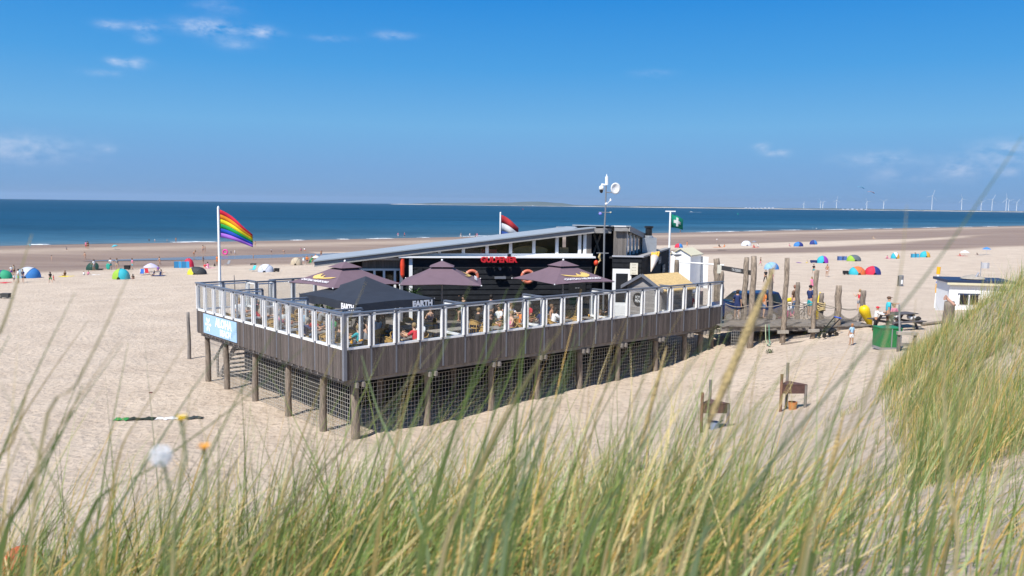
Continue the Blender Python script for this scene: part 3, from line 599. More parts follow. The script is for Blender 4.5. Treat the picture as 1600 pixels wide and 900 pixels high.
for k in range(nb2):
    z0 = ZF + k * bh2
    part('lap_board', black, lambda f: f.add([asp(a, b, c) for a in (.02, 9.9) for (b, c) in ((-.09, z0), (.05, z0), (.01, z0 + bh2 + .012), (-.09, z0 + bh2 + .012))], [(0, 1, 2, 3), (7, 6, 5, 4), (0, 4, 5, 1), (1, 5, 6, 2), (2, 6, 7, 3), (3, 7, 4, 0)]))
part('annex_trim', mat('trim_grey', (.45, .46, .50), .5), lambda f: (apbox(f, -.02, AL + .1, .0, .1, ZA - .03, ZA + .05)))
part('annex_trim', fas, lambda f: asbox(f, .0, 9.95, -.25, .12, ZA - .05, ZA + .04))
part('annex_roof', mat('bitumen', (.03, .03, .034), .85, var=.2), lambda f: asbox(f, .0, 9.8, -1.75, -.26, ZA - .14, ZA - .06))
# white door with window
dr = part('door', white, lambda f: apbox(f, .02, 1.02, .055, .1, ZF + .03, ZF + 2.85))
part('door_window', mat('dark_glass', (.012, .016, .022), .12), lambda f: apbox(f, .2, .84, .102, .106, ZF + 1.05, ZF + 2.6), dr)
for k in range(7): part('door_board', white, lambda f: apbox(f, .18, .86, .102, .112, ZF + .12 + k * .115, ZF + .225 + k * .115), dr)
part('door_handle', greym, lambda f: apbox(f, .88, .98, .102, .15, ZF + 1.03, ZF + 1.06), dr)
# exhaust box with black flue
vb = empty('extractor_unit', asp(5.4, -.55, ZA - .06), 0, 'galvanised extractor box with a black flue pipe on the annex roof', 'chimney')
P_ = vb.location
zt1 = ond(1023, 371.5, P_.y).z; zt0 = ond(1023, 353.5, P_.y).z
part('box', mat('galvanised', (.45, .47, .50), .4, metal=.5, var=.1), lambda f: f.box(P_.x - .42, P_.y - .4, P_.z, P_.x + .42, P_.y + .4, zt1), vb)
part('flue', mat('black_metal', (.012, .012, .013), .45), lambda f: f.lathe([(.2, zt1 - P_.z + .003), (.2, zt0 - P_.z - .12), (.26, zt0 - P_.z - .1), (.27, zt0 - P_.z), (.0, zt0 - P_.z + .02)], 16, P_), vb, smooth=False)
part('collar', mat('galvanised', (.5, .5, .5)), lambda f: f.lathe([(.27, zt1 - P_.z + .01), (.27, zt1 - P_.z + .1), (.21, zt1 - P_.z + .13)], 16, P_), vb)
# letters, boards and things on the walls
red = mat('red_plastic', (.62, .02, .03), .35)
tg, zg = tz(779, 406, -.38)
gs = empty('brewery_sign', hp(tg, -.38, zg), 0, 'red block lettering sign standing on the eave of the black wall', 'sign')
put_mesh('lettering', text_mesh('GULPENER', .40, .05, red, bold=.018), frame3(HX, (0, 0, 1), hp(tg, -.42, zg)), gs)
part('sign_rail', mat('black_metal', (0, 0, 0)), lambda f: hbox(f, tg - .85, tg + .85, -.37, -.33, zg - .2, zg - .16), gs)
def ringbuoy(px, py, label, q=-.09):
    t0, z0 = tz(px, py, q); r = empty('lifebuoy', hp(t0, q, z0), 0, label, 'lifebuoy', None)
    f = MB(); g = []
    for i in range(25):
        a = 2 * math.pi * i / 24; g.append([hp(t0 + (.31 + .085 * math.cos(b)) * math.cos(a), q - .09 + .085 * math.sin(b), z0 + (.31 + .085 * math.cos(b)) * math.sin(a)) for b in [2 * math.pi * j / 8 for j in range(9)]])
    f.sheet(g); f.build('ring', mat('buoy_orange', (.62, .17, .10), .5), r, smooth=True)
    for a in (.8, 2.4, 3.9, 5.5):
        f = MB(); g = []
        for i in range(3):
            aa = a - .09 + .09 * i; g.append([hp(t0 + (.31 + .091 * math.cos(b)) * math.cos(aa), q - .09 + .091 * math.sin(b), z0 + (.31 + .091 * math.cos(b)) * math.sin(aa)) for b in [2 * math.pi * j / 8 for j in range(9)]])
        f.sheet(g); f.build('band', mat('faded_band', (.66, .36, .27), .6), r, smooth=True)
ringbuoy(737, 432, 'faded orange lifebuoy on the black wall, half behind a parasol with its back turned')
ringbuoy(824, 432, 'faded orange lifebuoy on the black wall behind the chalkboard parasol')
t0, z0 = tz(781, 433.5, -.1); he = part('strip_heater', greym, lambda f: (hbox(f, t0 - .3, t0 + .3, -.3, -.12, z0 - .06, z0 + .06), hbox(f, t0 - .05, t0 + .05, -.12, -.05, z0, z0 + .05)), None); he.parent = None; he.matrix_world = wmat(hut); tag(he, 'small pale strip heater fixed to the black wall between the lifebuoys', 'heater')
def wallthing(name, label, cat, m, fn):
    f = MB(); fn(f); o = f.build(name, m); return tag(o, label, cat)
t0, z0 = tz(781, 420, -.06); wallthing('wall_lamp', 'dark round lamp on the black wall above the strip heater', 'lamp', greym, lambda f: f.ell(hp(t0, -.14, z0), (.08, .08, .09)))
t0, z0 = tz(656, 423, -.06); wallthing('loudspeaker', 'black loudspeaker hanging on the black wall near the red rescue tube', 'speaker', mat('black_metal', (0, 0, 0)), lambda f: hbox(f, t0 - .12, t0 + .12, -.32, -.07, z0 - .24, z0 + .2))
t0, z0 = tz(795.5, 399.5, -.33); wallthing('flood_lamp', 'small black flood lamp on the eave above the red letters', 'lamp', mat('black_metal', (0, 0, 0)), lambda f: hbox(f, t0 - .09, t0 + .09, -.40, -.30, WZ + .112, WZ + .24))
# red furled flag / fire hose cover on the left corner
t0, z0 = tz(629, 415, -.2); wallthing('red_buoy_tube', 'red rescue tube hanging between the glazed doors and the black wall', 'rescue tube', mat('buoy_red', (.72, .06, .02), .5), lambda f: f.tube([hp(t0, -.2, z0 - .62), hp(t0, -.2, z0 - .5), hp(t0, -.2, z0), hp(t0, -.2, z0 + .35), hp(t0 , -.2, z0 + .45)], [.04, .11, .13, .1, .03], 10))
part('corner_post', greym, lambda f: hbox(f, -.16, -.02, -.2, -.06, ZF, WZ + .0))
# blackboards
chalk = mat('chalk', (.75, .75, .75), .8); slate = mat('slate', (.010, .011, .012), .7, var=.3)
def board(px, py, w_, h_, lines, label, q=-.09, m=slate, tm=chalk, sz=.15, frm=None):
    if frm is None:
        t0, z0 = tz(px, py, q); org = hp(t0, q, z0); ux = HX; nn = HN
    else: org, ux, nn = frm
    e = empty('notice_board', org, 0, label, 'sign')
    fr0 = frame3(ux, (0, 0, 1), org)
    f = MB(); f.box(-w_ / 2, -h_ / 2, -.02, w_ / 2, h_ / 2, .0); me_ = f.mesh('panel', m); put_mesh('panel', me_, fr0, e)
    for k, tx in enumerate(lines):
        put_mesh('lettering', text_mesh(tx, sz, .002, tm, bold=.002), frame3(ux, (0, 0, 1), org + nn * .006 + Vector((0, 0, h_ * .36 - k * h_ * .72 / max(1, len(lines) - 1) if len(lines) > 1 else 0))), e)
    return e
board(902, 445, .95, 1.35, ['CAFE & BEACH', '- -', '--- --', ''], 'black chalkboard with white lines of writing on the black wall under a parasol', sz=.13)
paper = mat('paper', (.74, .70, .58), .7, var=.06); ink = mat('ink', (.12, .09, .05), .8)
oN = ond(990.5, 420, 44.4); board(0, 0, .42, .62, ['-- ---', '--- --', '-- - --', '--- --'], 'cream framed menu board on the low annex front', m=paper, tm=ink, sz=.1, frm=(oN, AX, AN))
o2 = asp(5.7, .12, 5.62); board(0, 0, 1.0, .42, ['-- ---'], 'dark plank sign with pale letters high on the annex side wall', m=woodg, tm=paper, sz=.26, frm=(o2, SD, SNn))
o3 = asp(7.4, .12, 5.0); board(0, 0, 1.1, .5, ['--- -'], 'dark plank sign with pale letters low on the annex side wall', m=woodg, tm=paper, sz=.34, frm=(o3, SD, SNn))
# big paper cone of fries
fc = empty('fries_cone_sign', asp(2.0, .25, 5.0), 0, 'giant paper cone of yellow fries hung on the annex side wall', 'sign')
c0 = asp(1.15, .34, 5.25); c1 = asp(2.15, .34, 5.95)
part('cone', mat('paper_cone', (.72, .62, .55), .7, var=.1), lambda f: f.tube([c0, c0.lerp(c1, .5), c1], [.02, .13, .25], 12), fc, smooth=True)
for k in range(9):
    a = k * 2.4; o = Vector((.13 * math.cos(a), .13 * math.sin(a), 0)); part('fry', mat('fries', (.75, .42, .05), .6), lambda f: f.beam(c1 + o * 1.0 - Vector((0, 0, .1)), c1 + o * 1.5 + (c1 - c0) * (.30 + .07 * (k % 3)), .10, .10), fc)
# serving shelf on the annex side
wallthing('serving_shelf', 'long white serving shelf folded out from the annex side wall', 'shelf', white, lambda f: asbox(f, 2.6, 7.6, .06, .6, 4.42, 4.5))
for k, u in enumerate((3.0, 5.2, 7.3)): pass

# ------------------------------------------------------------------ mast with camera, dish and vanes
p0 = ond(945, 395, 45.3); p0.z = ZF; mz = lambda py: ond(945, py, p0.y).z
ma = empty('antenna_mast', p0, 0, 'slim galvanised mast with dome camera, dish and antenna beside the pavilion', 'mast')
gal = mat('mast_grey', (.20, .21, .23), .5); blk = mat('black_metal', (0, 0, 0)); MX = p0.x
mpt = lambda px, py: ond(px, py, p0.y)
part('pole', gal, lambda f: f.tube([p0, mpt(944.3, 360), mpt(946, 330), mpt(947, 290)], [.055, .05, .04, .035], 8), ma)
part('antenna', white, lambda f: f.tube([mpt(948, 289), mpt(948, 276), mpt(948, 275.5), mpt(948, 272)], [.085, .085, .03, .02], 10), ma)
part('camera_arm', white, lambda f: f.tube([mpt(946, 289), mpt(940, 288), mpt(939.5, 291)], .05, 8), ma)
dc = mpt(939.7, 294); part('camera_dome', white, lambda f: f.lathe([(0, .14), (.09, .12), (.13, .04), (.135, -.08), (.1, -.09)], 14, dc), ma, smooth=True)
part('camera_lens', mat('dark_glass', (.01, .01, .03)), lambda f: f.lathe([(.095, -.09), (.095, -.16), (.07, -.24), (0, -.27)], 14, dc), ma, smooth=True)
part('dish_arm', gal, lambda f: f.tube([mpt(947, 300.5), mpt(956, 300.8), mpt(956, 296)], .03, 6), ma)
dd = mpt(961.5, 294.5); dm = frame3((.9, .43, 0), (0, 0, 1), dd)
g = [[dm @ Vector((.30 * r_ * math.cos(a), .31 * r_ * math.sin(a), .08 * r_ * r_ - .04)) for a in [2 * math.pi * k / 20 for k in range(21)]] for r_ in (.02, .35, .7, 1.0)]
g2 = [[v + dm.to_3x3() @ Vector((0, 0, -.03)) for v in row] for row in g[::-1]]
part('dish', white, lambda f: f.sheet(g + g2), ma, smooth=True)
part('wind_sensor', white, lambda f: (f.tube([mpt(947.3, 320), mpt(954, 312.5)], .015, 5), f.tube([mpt(954, 314), mpt(954, 312.5), mpt(954, 310)], [.05, .05, .01], 8)), ma)
part('vane_arm', gal, lambda f: f.tube([mpt(935, 331.5), mpt(954, 332.2)], .022, 6), ma)
part('vane_box', mat('vane_blue', (.25, .25, .75), .5), lambda f: f.ell(mpt(938, 334), (.09, .07, .08)), ma)
part('vane_tail', mat('cream', (.7, .66, .5), .6), lambda f: f.tube([mpt(953, 332.2), mpt(955.5, 331.4)], [.06, .02], 6), ma)
part('bracket', gal, lambda f: f.tube([mpt(932, 395.5), mpt(951, 395.8)], .03, 6), ma)
part('junction_box', white, lambda f: f.ell(mpt(947, 318.5), (.07, .07, .08)), ma)
rp_ = wallthing('rope_coil', 'yellow rope with an orange float hanging from the mast bracket', 'rope', mat('rope', (.55, .42, .2), .8), lambda f: f.tube([mpt(938, 396), mpt(936, 402), mpt(938, 407), mpt(933, 412), mpt(931, 420), mpt(929, 428)], [.05, .07, .05, .06, .04, .03], 6))
f = MB(); f.ell(mpt(931.5, 411), (.13, .13, .16)); f.build('float', mat('buoy_red', (1, 0, 0)), rp_, smooth=True)
# ------------------------------------------------------------------ parasols
purple = mat('parasol_cloth', (.185, .122, .150), .85, var=.08, scale=2, trans=.12); navy = mat('parasol_black', (.028, .033, .046), .7, var=.15, scale=2, bump=.15, bscale=3)
gold = mat('gold_print', (.72, .50, .16), .7); lilac = mat('white_print', (.85, .84, .86), .7); alu = mat('aluminium', (.42, .42, .44), .4, metal=.4)
WING = [(-.95, .30), (-.72, .14), (-.45, .06), (-.2, .0), (.02, -.02), (.22, -.06), (.42, -.06), (.58, .0), (.70, .10), (.74, .20), (.70, .30), (.66, .22), (.66, .40), (.58, .28), (.57, .48), (.49, .32), (.46, .52), (.39, .34), (.33, .50), (.29, .28), (.16, .16), (.06, .26), (.02, .36), (-.04, .24), (-.06, .12), (-.3, .14), (-.6, .22)]
def parasol(label, c, apex_z, ez, hw, hd, rz, cloth, cap=True, val=0.0, logos=(), sag=.05):
    e = empty('parasol', (c[0], c[1], ZF), rz, label, 'parasol', None)
    H = apex_z - ZF; Z = ez - ZF; cr = [(hw, hd), (-hw, hd), (-hw, -hd), (hw, -hd)]
    MB().tube([(0, 0, 0), (0, 0, H - .05)], .035, 8).build('pole', alu, e, world=False)
    MB().box(-.45, -.45, 0, .45, .45, .08).build('base', greym, e, world=False)
    def sp(u, v): # canopy surface at u in -1..1, v in -1..1 (square), r = max norm
        r = max(abs(u), abs(v)); diag = min(abs(u), abs(v)) / max(r, 1e-6)
        return Vector((u * hw, v * hd, H + (Z - H) * r - sag * math.sin(math.pi * r) - (1 - diag) * 0 + .05 * (1 - diag) * r * r))
    r0 = .28 if cap else .0
    f = MB(); n = 12
    rs = np.linspace(max(r0 * .82, .001), 1, 8)
    g = []
    per = [(1, -1 + 2 * i / n) for i in range(n)] + [(1 - 2 * i / n, 1) for i in range(n)] + [(-1, 1 - 2 * i / n) for i in range(n)] + [(-1 + 2 * i / n, -1) for i in range(n)]
    per.append(per[0])
    for r in rs: g.append([sp(u * r, v * r) for (u, v) in per])
    if val: g.append([sp(u, v) + Vector((.01 * u, .01 * v, -val - (.03 * math.sin(9 * (u + v)) if val else 0))) for (u, v) in per])
    f.sheet(g); can = f.build('canopy', cloth, e, world=False, smooth=False)
    so_ = can.modifiers.new('thickness', 'SOLIDIFY'); so_.thickness = .006
    if cap:
        f = MB(); f.sheet([[Vector((u * r * hw, v * r * hd, H + .06 + (Z - H) * r * .9)) for (u, v) in per] for r in (.001, .15, .31)]); cp = f.build('vent_cap', cloth, e, world=False); so_ = cp.modifiers.new('thickness', 'SOLIDIFY'); so_.thickness = .006
        MB().ell((0, 0, H + .08), (.05, .05, .06)).build('finial', white, e, world=False)
    else:
        for (u, v) in ((.22, .0), (-.02, .25), (0, -.25), (-.22, 0)): pass
    for (u, v) in cr:
        MB().tube([(0, 0, Z - .15), (u * .985, v * .985, Z - .03)], .018, 6).build('strut', alu, e, world=False)
        MB().ell((u, v, Z), (.035, .035, .035), 6, 4).build('corner_tip', white if cap else greym, e, world=False)
    for (side, what, pos, size) in logos:
        # frame on the sloped face: side 0:+x 1:+y 2:-x 3:-y
        nx, ny = ((1, 0), (0, 1), (-1, 0), (0, -1))[side]; half, wid = (hw, hd) if side in (0, 2) else (hd, hw)
        out = Vector((nx, ny, 0)); along = Vector((-ny, nx, 0)); slope = (out * half + Vector((0, 0, Z - H))).normalized()
        def on(al, r): 
            a = max(-1, min(1, al)) 
            u = out * r + along * a * r
            return sp(u.x, u.y)
        if what == 'bird':
            nrm = along.cross(-slope).normalized()
            if nrm.z < 0: nrm = -nrm
            f = MB(); mir = -1 if pos < 0 else 1
            def onp(x, y):
                r_ = .66 - y * size / (half * 1.12); u_ = out * r_ + along * (mir * x * size / wid); return sp(u_.x, u_.y) + nrm * .035
            f.add([onp(x, y - .12) for x, y in WING], [tuple(range(len(WING)))]); f.build('bird_print', gold, e, world=False); pos = 0
            put = frame3(along, -slope, on(pos, .86) + nrm * .05); o = bpy.data.objects.new('lettering', text_mesh('\u00b7CHATEAU NEUBOURG\u00b7', .21 * size, .001, lilac, bold=.004)); col.objects.link(o); o.parent = e; o.matrix_local = put
        else:
            org = out * (half + .03) + along * pos + Vector((0, 0, Z - val / 2 - .015)); o = bpy.data.objects.new('lettering', text_mesh(what, size, .002, lilac, bold=.02)); col.objects.link(o); o.parent = e; o.matrix_local = frame3(along, (0, 0, 1), org)
    return e
parasol('plum parasol with gold bird print behind the black parasol', (-7.75, 38.6), 6.03, 5.1, 1.85, 1.85, R(45), purple, logos=((2, 'bird', -1, 1.0),))
parasol('plum parasol standing square in front of the pavilion wall beside the potted palm', (-3.35, 39.75), 6.05, 5.1, 1.86, 1.86, R(3), purple, logos=((0, 'bird', 0, 1.0),))
parasol('plum parasol with gold bird print in front of the chalkboard', (2.54, 41.6), 6.02, 5.1, 1.84, 1.84, R(45 - 12), purple, logos=((3, 'bird', .0, 1.0),))
cE = Vector((-6.38, 36.3, 0)); pe = parasol('large black canopy parasol with EARTH on its hanging edge at terrace corner', (cE.x, cE.y), 5.62, 4.75, 1.92, 2.45, YAW, navy, cap=False, val=.33, sag=.09, logos=((3, 'EARTH', 1.28, .33), (2, 'EARTH', 1.8, .33)))

# ------------------------------------------------------------------ flags
def flag(name, label, px, py0, pyt, d, stripes, w_, h_, pole_r=.035, tz_drop=.9, extra=None, base_z=None, pole_label=None):
    top = ond(px, pyt, d); zb = base_z if base_z is not None else top.z - 6
    bx_, by_ = top.x, d
    e = empty(name, (bx_, by_, zb), 0, label, 'flag'); H = top.z - zb
    MB().tube([(0, 0, 0), (0, 0, H)], [pole_r * 1.2, pole_r], 10).build('flag_pole', white, e, world=False)
    MB().ell((0, 0, H + .02), (.05, .05, .05), 8, 5).build('finial', white, e, world=False)
    def fp(u, v): # u along fly 0..1, v down 0..1
        x = u * w_ * .88; drop = tz_drop * (u ** 1.25) * h_ * (1 - .62 * v) ; y = .10 * math.sin(u * 7 + v * 1.5) * (.3 + u)
        return Vector((x + .04, y + .25 * u * w_, H - .10 - v * h_ - drop + .1 * h_ * math.sin(u * 5) * u * .4))
    n = len(stripes)
    for k, cm_ in enumerate(stripes):
        f = MB(); f.sheet([[fp(i / 14, (k + j / 2) / n) for i in range(15)] for j in range(3)]); o = f.build('stripe', cm_, e, world=False, smooth=True); s2 = o.modifiers.new('thickness', 'SOLIDIFY'); s2.thickness = .004
    if extra: extra(e, fp)
    return e
def fm(n, c): return mat('flag_' + n, c, .8, trans=.3)
flag('rainbow_flag', 'rainbow striped flag flying from a white pole at the terrace back rail', 341, 440, 324, 42.6, [fm('red', (.85, .03, .08)), fm('orange', (.95, .36, .02)), fm('yellow', (.95, .85, .02)), fm('green', (.02, .48, .10)), fm('blue', (.02, .10, .62)), fm('violet', (.50, .20, .80))], 1.72, 1.42, .06, .85, base_z=ZF)
flag('tricolour_flag', 'red white and blue flag flying behind the pavilion roof', 782, 370, 333, 52.5, [fm('red2', (.62, .05, .06)), fm('white', (.8, .8, .8)), fm('blue2', (.03, .09, .36))], 1.25, 1.5, .05, .5, base_z=ZF)
def cross(e, fp):
    for (u0, u1, v0, v1) in ((.42, .58, .14, .86), (.24, .42, .38, .62), (.58, .78, .38, .62)):
        for sgn_ in (-.018, .018):
            f = MB(); f.sheet([[fp(u0 + (u1 - u0) * i / 5, v0 + (v1 - v0) * j / 4) + Vector((0, sgn_, 0)) for i in range(6)] for j in range(5)]); f.build('cross', fm('white', (1, 1, 1)), e, world=False)
    MB().box(-.33, -.03, zT - e.location.z - .0, .33, .03, zT - e.location.z + .07).build('crossbar', white, e, world=False)
zT = ond(1047, 331, 54).z
flag('first_aid_flag', 'green flag with a white cross hanging from a white T shaped pole', 1047.5, 440, 332, 54, [fm('teal', (.005, .30, .19))], .98, .86, .06, .35, extra=cross, base_z=ZF)

# ------------------------------------------------------------------ people
def fk(torso=0, hip=(3, -3), knee=(3, 3), arm=((6, 8, 12), (-6, 8, 12)), head=0, spread=5, tw=0):
    """joint positions, facing -Y, pelvis at origin; angles in degrees, forward positive"""
    J = {}
    def fw(a): return Vector((0, -math.sin(R(a)), math.cos(R(a))))
    up = fw(torso)
    J['pel'] = Vector((0, 0, 0)); J['wai'] = up * .16; J['che'] = up * .36; J['nkb'] = up * .50; u2 = fw(torso * .6 + head)
    J['nek'] = J['nkb'] + u2 * .075; J['hd0'] = J['nek'] + u2 * .055 + Vector((0, -.012, 0)); J['hd1'] = J['nek'] + u2 * .135 + Vector((0, -.008, 0)); J['hd2'] = J['nek'] + u2 * .205
    J['nos'] = J['hd1'] + fw(torso * .6 + head + 90) * .105 - u2 * .02
    for i, sx in ((0, 1), (1, -1)):
        S = 'LR'[i]
        ab = R(spread)
        h = J['pel'] + Vector((sx * .085, 0, -.03)); a = R(hip[i]); th = Vector((sx * math.sin(ab) * .6, -math.sin(a), -math.cos(a))).normalized()
        k = h + th * .43; a2 = R(hip[i] - knee[i]); sh = Vector((sx * .03, -math.sin(a2), -math.cos(a2))).normalized(); an = k + sh * .42
        ft = Vector((sx * .1, -math.cos(a2), math.sin(a2) * -.2 - .12 * abs(math.cos(a2)))) if abs(hip[i] - knee[i]) < 60 else Vector((0, -math.sin(a2) * .3, .9))
        ft.normalize()
        J['hip' + S], J['kne' + S], J['ank' + S], J['toe' + S] = h, k, an, an + ft * .17 + Vector((0, 0, -.03))
        f_, o_, e_ = arm[i]; s_ = J['nkb'] + Vector((sx * .175, 0, 0)) - up * .05
        def rot(fa, oa): 
            v = Vector((sx * math.sin(R(oa)), -math.sin(R(fa)) * math.cos(R(oa)), -math.cos(R(fa)) * math.cos(R(oa)))); return v
        ua = rot(f_ + torso * .3, o_); el_ = s_ + ua * .28; fa = rot(f_ + e_ + torso * .3, o_ * .5); wr = el_ + fa * .245; 
        J['sho' + S], J['elb' + S], J['wri' + S], J['pal' + S], J['fin' + S] = s_, el_, wr, wr + fa * .08, wr + fa * .165
        J['thu' + S] = wr + fa * .07 + Vector((-sx * .045, -.03, 0))
    return J
RAD = dict(pel=.135, wai=.115, che=.135, nkb=.085, nek=.052, hd0=.078, hd1=.092, hd2=.06, nos=.014, hip=.098, kne=.058, ank=.036, toe=.03, sho=.062, elb=.042, wri=.027, pal=.036, fin=.016, thu=.012)
EDG = [('pel', 'wai'), ('wai', 'che'), ('che', 'nkb'), ('nkb', 'nek'), ('nek', 'hd0'), ('hd0', 'hd1'), ('hd1', 'hd2'), ('hd1', 'nos')]
for S in 'LR': EDG += [('pel', 'hip' + S), ('hip' + S, 'kne' + S), ('kne' + S, 'ank' + S), ('ank' + S, 'toe' + S), ('nkb', 'sho' + S), ('sho' + S, 'elb' + S), ('elb' + S, 'wri' + S), ('wri' + S, 'pal' + S), ('pal' + S, 'fin' + S), ('wri' + S, 'thu' + S)]
def rad_of(k): return RAD.get(k) or RAD[k[:3]]
def skin_mesh(name, pts, edges, radii, root, m, sub=1):
    me = bpy.data.meshes.new(name); me.from_pydata([tuple(p) for p in pts], edges, []); o = bpy.data.objects.new(name, me); col.objects.link(o)
    md = o.modifiers.new('skin', 'SKIN'); md.use_smooth_shade = True
    for i, v in enumerate(me.skin_vertices[0].data): v.radius = (radii[i], radii[i]); v.use_root = (i == root)
    sb = o.modifiers.new('sub', 'SUBSURF'); sb.levels = sub; sb.render_levels = sub
    out = bpy.data.meshes.new_from_object(o.evaluated_get(bpy.context.evaluated_depsgraph_get())); bpy.data.objects.remove(o); bpy.data.meshes.remove(me)
    out.name = name; out.materials.clear(); out.materials.append(m); return out
skinm = mat('skin', (.5, .3, .2), .6, objcol=True, spec=.3); clothm = mat('cloth', (.5, .5, .5), .85, objcol=True, var=.08, scale=9); hairm = mat('hair', (.1, .1, .1), .7, objcol=True, var=.15, scale=30); facem = mat('face_dark', (.03, .02, .02), .6)
POSE = dict(
    stand=dict(), stand2=dict(hip=(6, -2), knee=(4, 10), arm=((18, 10, 55), (-4, 10, 10)), tw=5), walk=dict(torso=4, hip=(24, -18), knee=(8, 22), arm=((-20, 8, 20), (22, 8, 25))),
    point=dict(arm=((80, 35, 10), (-4, 12, 12)), hip=(5, -6)), hips=dict(arm=((-25, 40, 75), (-25, 40, 75)), spread=9), hold=dict(arm=((35, 12, 85), (35, 12, 85))),
    bend=dict(torso=62, hip=(8, -4), knee=(12, 8), arm=((30, 8, 10), (22, 8, 15))), lift=dict(torso=8, hip=(12, -12), arm=((70, 12, 25), (60, 12, 30))),
    sit=dict(torso=-6, hip=(84, 80), knee=(86, 78), arm=((32, 12, 60), (28, 14, 66)), spread=10), sitlean=dict(torso=16, hip=(82, 84), knee=(88, 92), arm=((48, 14, 55), (40, 16, 62)), spread=12),
    raise_=dict(torso=-4, hip=(82, 82), knee=(86, 86), arm=((55, 62, 105), (55, 62, 105)), spread=10), ground=dict(torso=-14, hip=(96, 100), knee=(70, 84), arm=((-32, 18, 6), (20, 10, 40)), spread=9),
    hug=dict(torso=20, hip=(112, 112), knee=(112, 112), arm=((62, 6, 30), (62, 6, 30)), spread=7), lie=dict(torso=0, hip=(2, 10), knee=(2, 18), arm=((4, 22, 8), (10, 18, 20)), spread=6), prone=dict(torso=-12, hip=(-2, -4), knee=(6, 3), arm=((95, 30, 75), (95, 30, 75)), spread=6))
_cache = {}
def pose_data(pose):
    if pose in _cache: return _cache[pose]
    J = fk(**POSE[pose]); low = min(min(v.z for k, v in J.items() if k[:3] in ('ank', 'toe')) - .03, -.12 if pose in ('ground', 'hug', 'sit', 'sitlean', 'raise_') else 0)
    if pose in ('ground', 'hug'): low = -.12
    off = Vector((0, 0, -low)); 
    for k in J: J[k] = J[k] + off
    _cache[pose] = dict(J=J); return _cache[pose]
def garment(pose, kind):
    pd = pose_data(pose)
    if kind in pd: return pd[kind]
    J = pd['J']; nm = kind
    if kind == 'body':
        ks = list(J); me = skin_mesh('body', [J[k] for k in ks], [(ks.index(a), ks.index(b)) for a, b in EDG], [rad_of(k) for k in ks], ks.index('pel'), skinm)
    elif kind in ('shirt', 'vest', 'dress', 'jacket'):
        pts = {k: J[k] for k in ('pel', 'wai', 'che', 'nkb')}; ed = [('pel', 'wai'), ('wai', 'che'), ('che', 'nkb')]; rd = dict(pel=.152, wai=.138, che=.157, nkb=.098)
        if kind == 'vest': rd['nkb'] = .09
        for S in 'LR':
            if kind != 'vest': pts['sho' + S] = J['sho' + S]; ed.append(('nkb', 'sho' + S)); rd['sho' + S] = .08; e = J['sho' + S].lerp(J['elb' + S], .72 if kind != 'jacket' else 1); pts['slv' + S] = e; ed.append(('sho' + S, 'slv' + S)); rd['slv' + S] = .068
            if kind == 'jacket': pts['cuf' + S] = J['elb' + S].lerp(J['wri' + S], .85); ed.append(('slv' + S, 'cuf' + S)); rd['cuf' + S] = .05
            if kind == 'dress':
                e = J['hip' + S].lerp(J['kne' + S], .8); pts['hem' + S] = e; pts['hip' + S] = J['hip' + S]; ed += [('pel', 'hip' + S), ('hip' + S, 'hem' + S)]; rd['hip' + S] = .13; rd['hem' + S] = .135
        ks = list(pts); me = skin_mesh(nm, [pts[k] for k in ks], [(ks.index(a), ks.index(b)) for a, b in ed], [rd[k] for k in ks], 0, clothm)
    elif kind in ('shorts', 'trousers', 'trunks'):
        pts = {'wst': J['pel'].lerp(J['wai'], .5), 'pel': J['pel']}; ed = [('wst', 'pel')]; rd = dict(wst=.134, pel=.148); fr_ = dict(shorts=.82, trunks=.35, trousers=1.0)[kind]
        for S in 'LR':
            pts['hip' + S] = J['hip' + S]; rd['hip' + S] = .113; ed.append(('pel', 'hip' + S)); pts['k' + S] = J['hip' + S].lerp(J['kne' + S], fr_); rd['k' + S] = .098 if kind != 'trousers' else .076; ed.append(('hip' + S, 'k' + S))
            if kind == 'trousers': pts['a' + S] = J['ank' + S] + (J['kne' + S] - J['ank' + S]) * .06; rd['a' + S] = .06; ed.append(('k' + S, 'a' + S))
        ks = list(pts); me = skin_mesh(nm, [pts[k] for k in ks], [(ks.index(a), ks.index(b)) for a, b in ed], [rd[k] for k in ks], 1, clothm)
    elif kind in ('hair', 'longhair', 'cap', 'hat'):
        hd = J['hd1']; ax = (J['hd2'] - J['hd0']).normalized(); bk = (hd - J['nos']); bk = (bk - ax * bk.dot(ax)).normalized(); sd = ax.cross(bk); f = MB()
        M3 = Matrix((sd, bk, ax)).transposed()
        def mp(v): return hd + M3 @ v
        if kind == 'cap': f.ell((0, .004, .055), (.105, .118, .078), 12, 6, mp); f.ell((0, -.13, .05), (.07, .07, .012), 10, 4, mp)
        elif kind == 'hat': f.ell((0, 0, .07), (.1, .11, .085), 12, 6, mp); f.ell((0, 0, .055), (.21, .22, .016), 14, 4, mp)
        else:
            f.ell((0, .026, .03), (.103, .108, .118), 12, 8, mp)
            if kind == 'longhair': f.ell((0, .085, -.08), (.085, .05, .15), 10, 6, mp)
        me = f.mesh(nm, hairm if 'hair' in kind else clothm, True)
    else:
        hd = J['hd1']; ax = (J['hd2'] - J['hd0']).normalized(); bk = (hd - J['nos']); bk = (bk - ax * bk.dot(ax)).normalized(); sd = ax.cross(bk); M3 = Matrix((sd, bk, ax)).transposed(); f = MB(); mp = lambda v: hd + M3 @ v
        for sx in (-1, 1): f.ell((sx * .033, -.086, .012), (.014, .01, .007), 6, 4, mp); f.ell((sx * .035, -.085, .033), (.02, .008, .005), 6, 4, mp)
        f.ell((0, -.083, -.058), (.026, .01, .006), 6, 4, mp); me = f.mesh(nm, facem, True)
    pd[kind] = me; return me
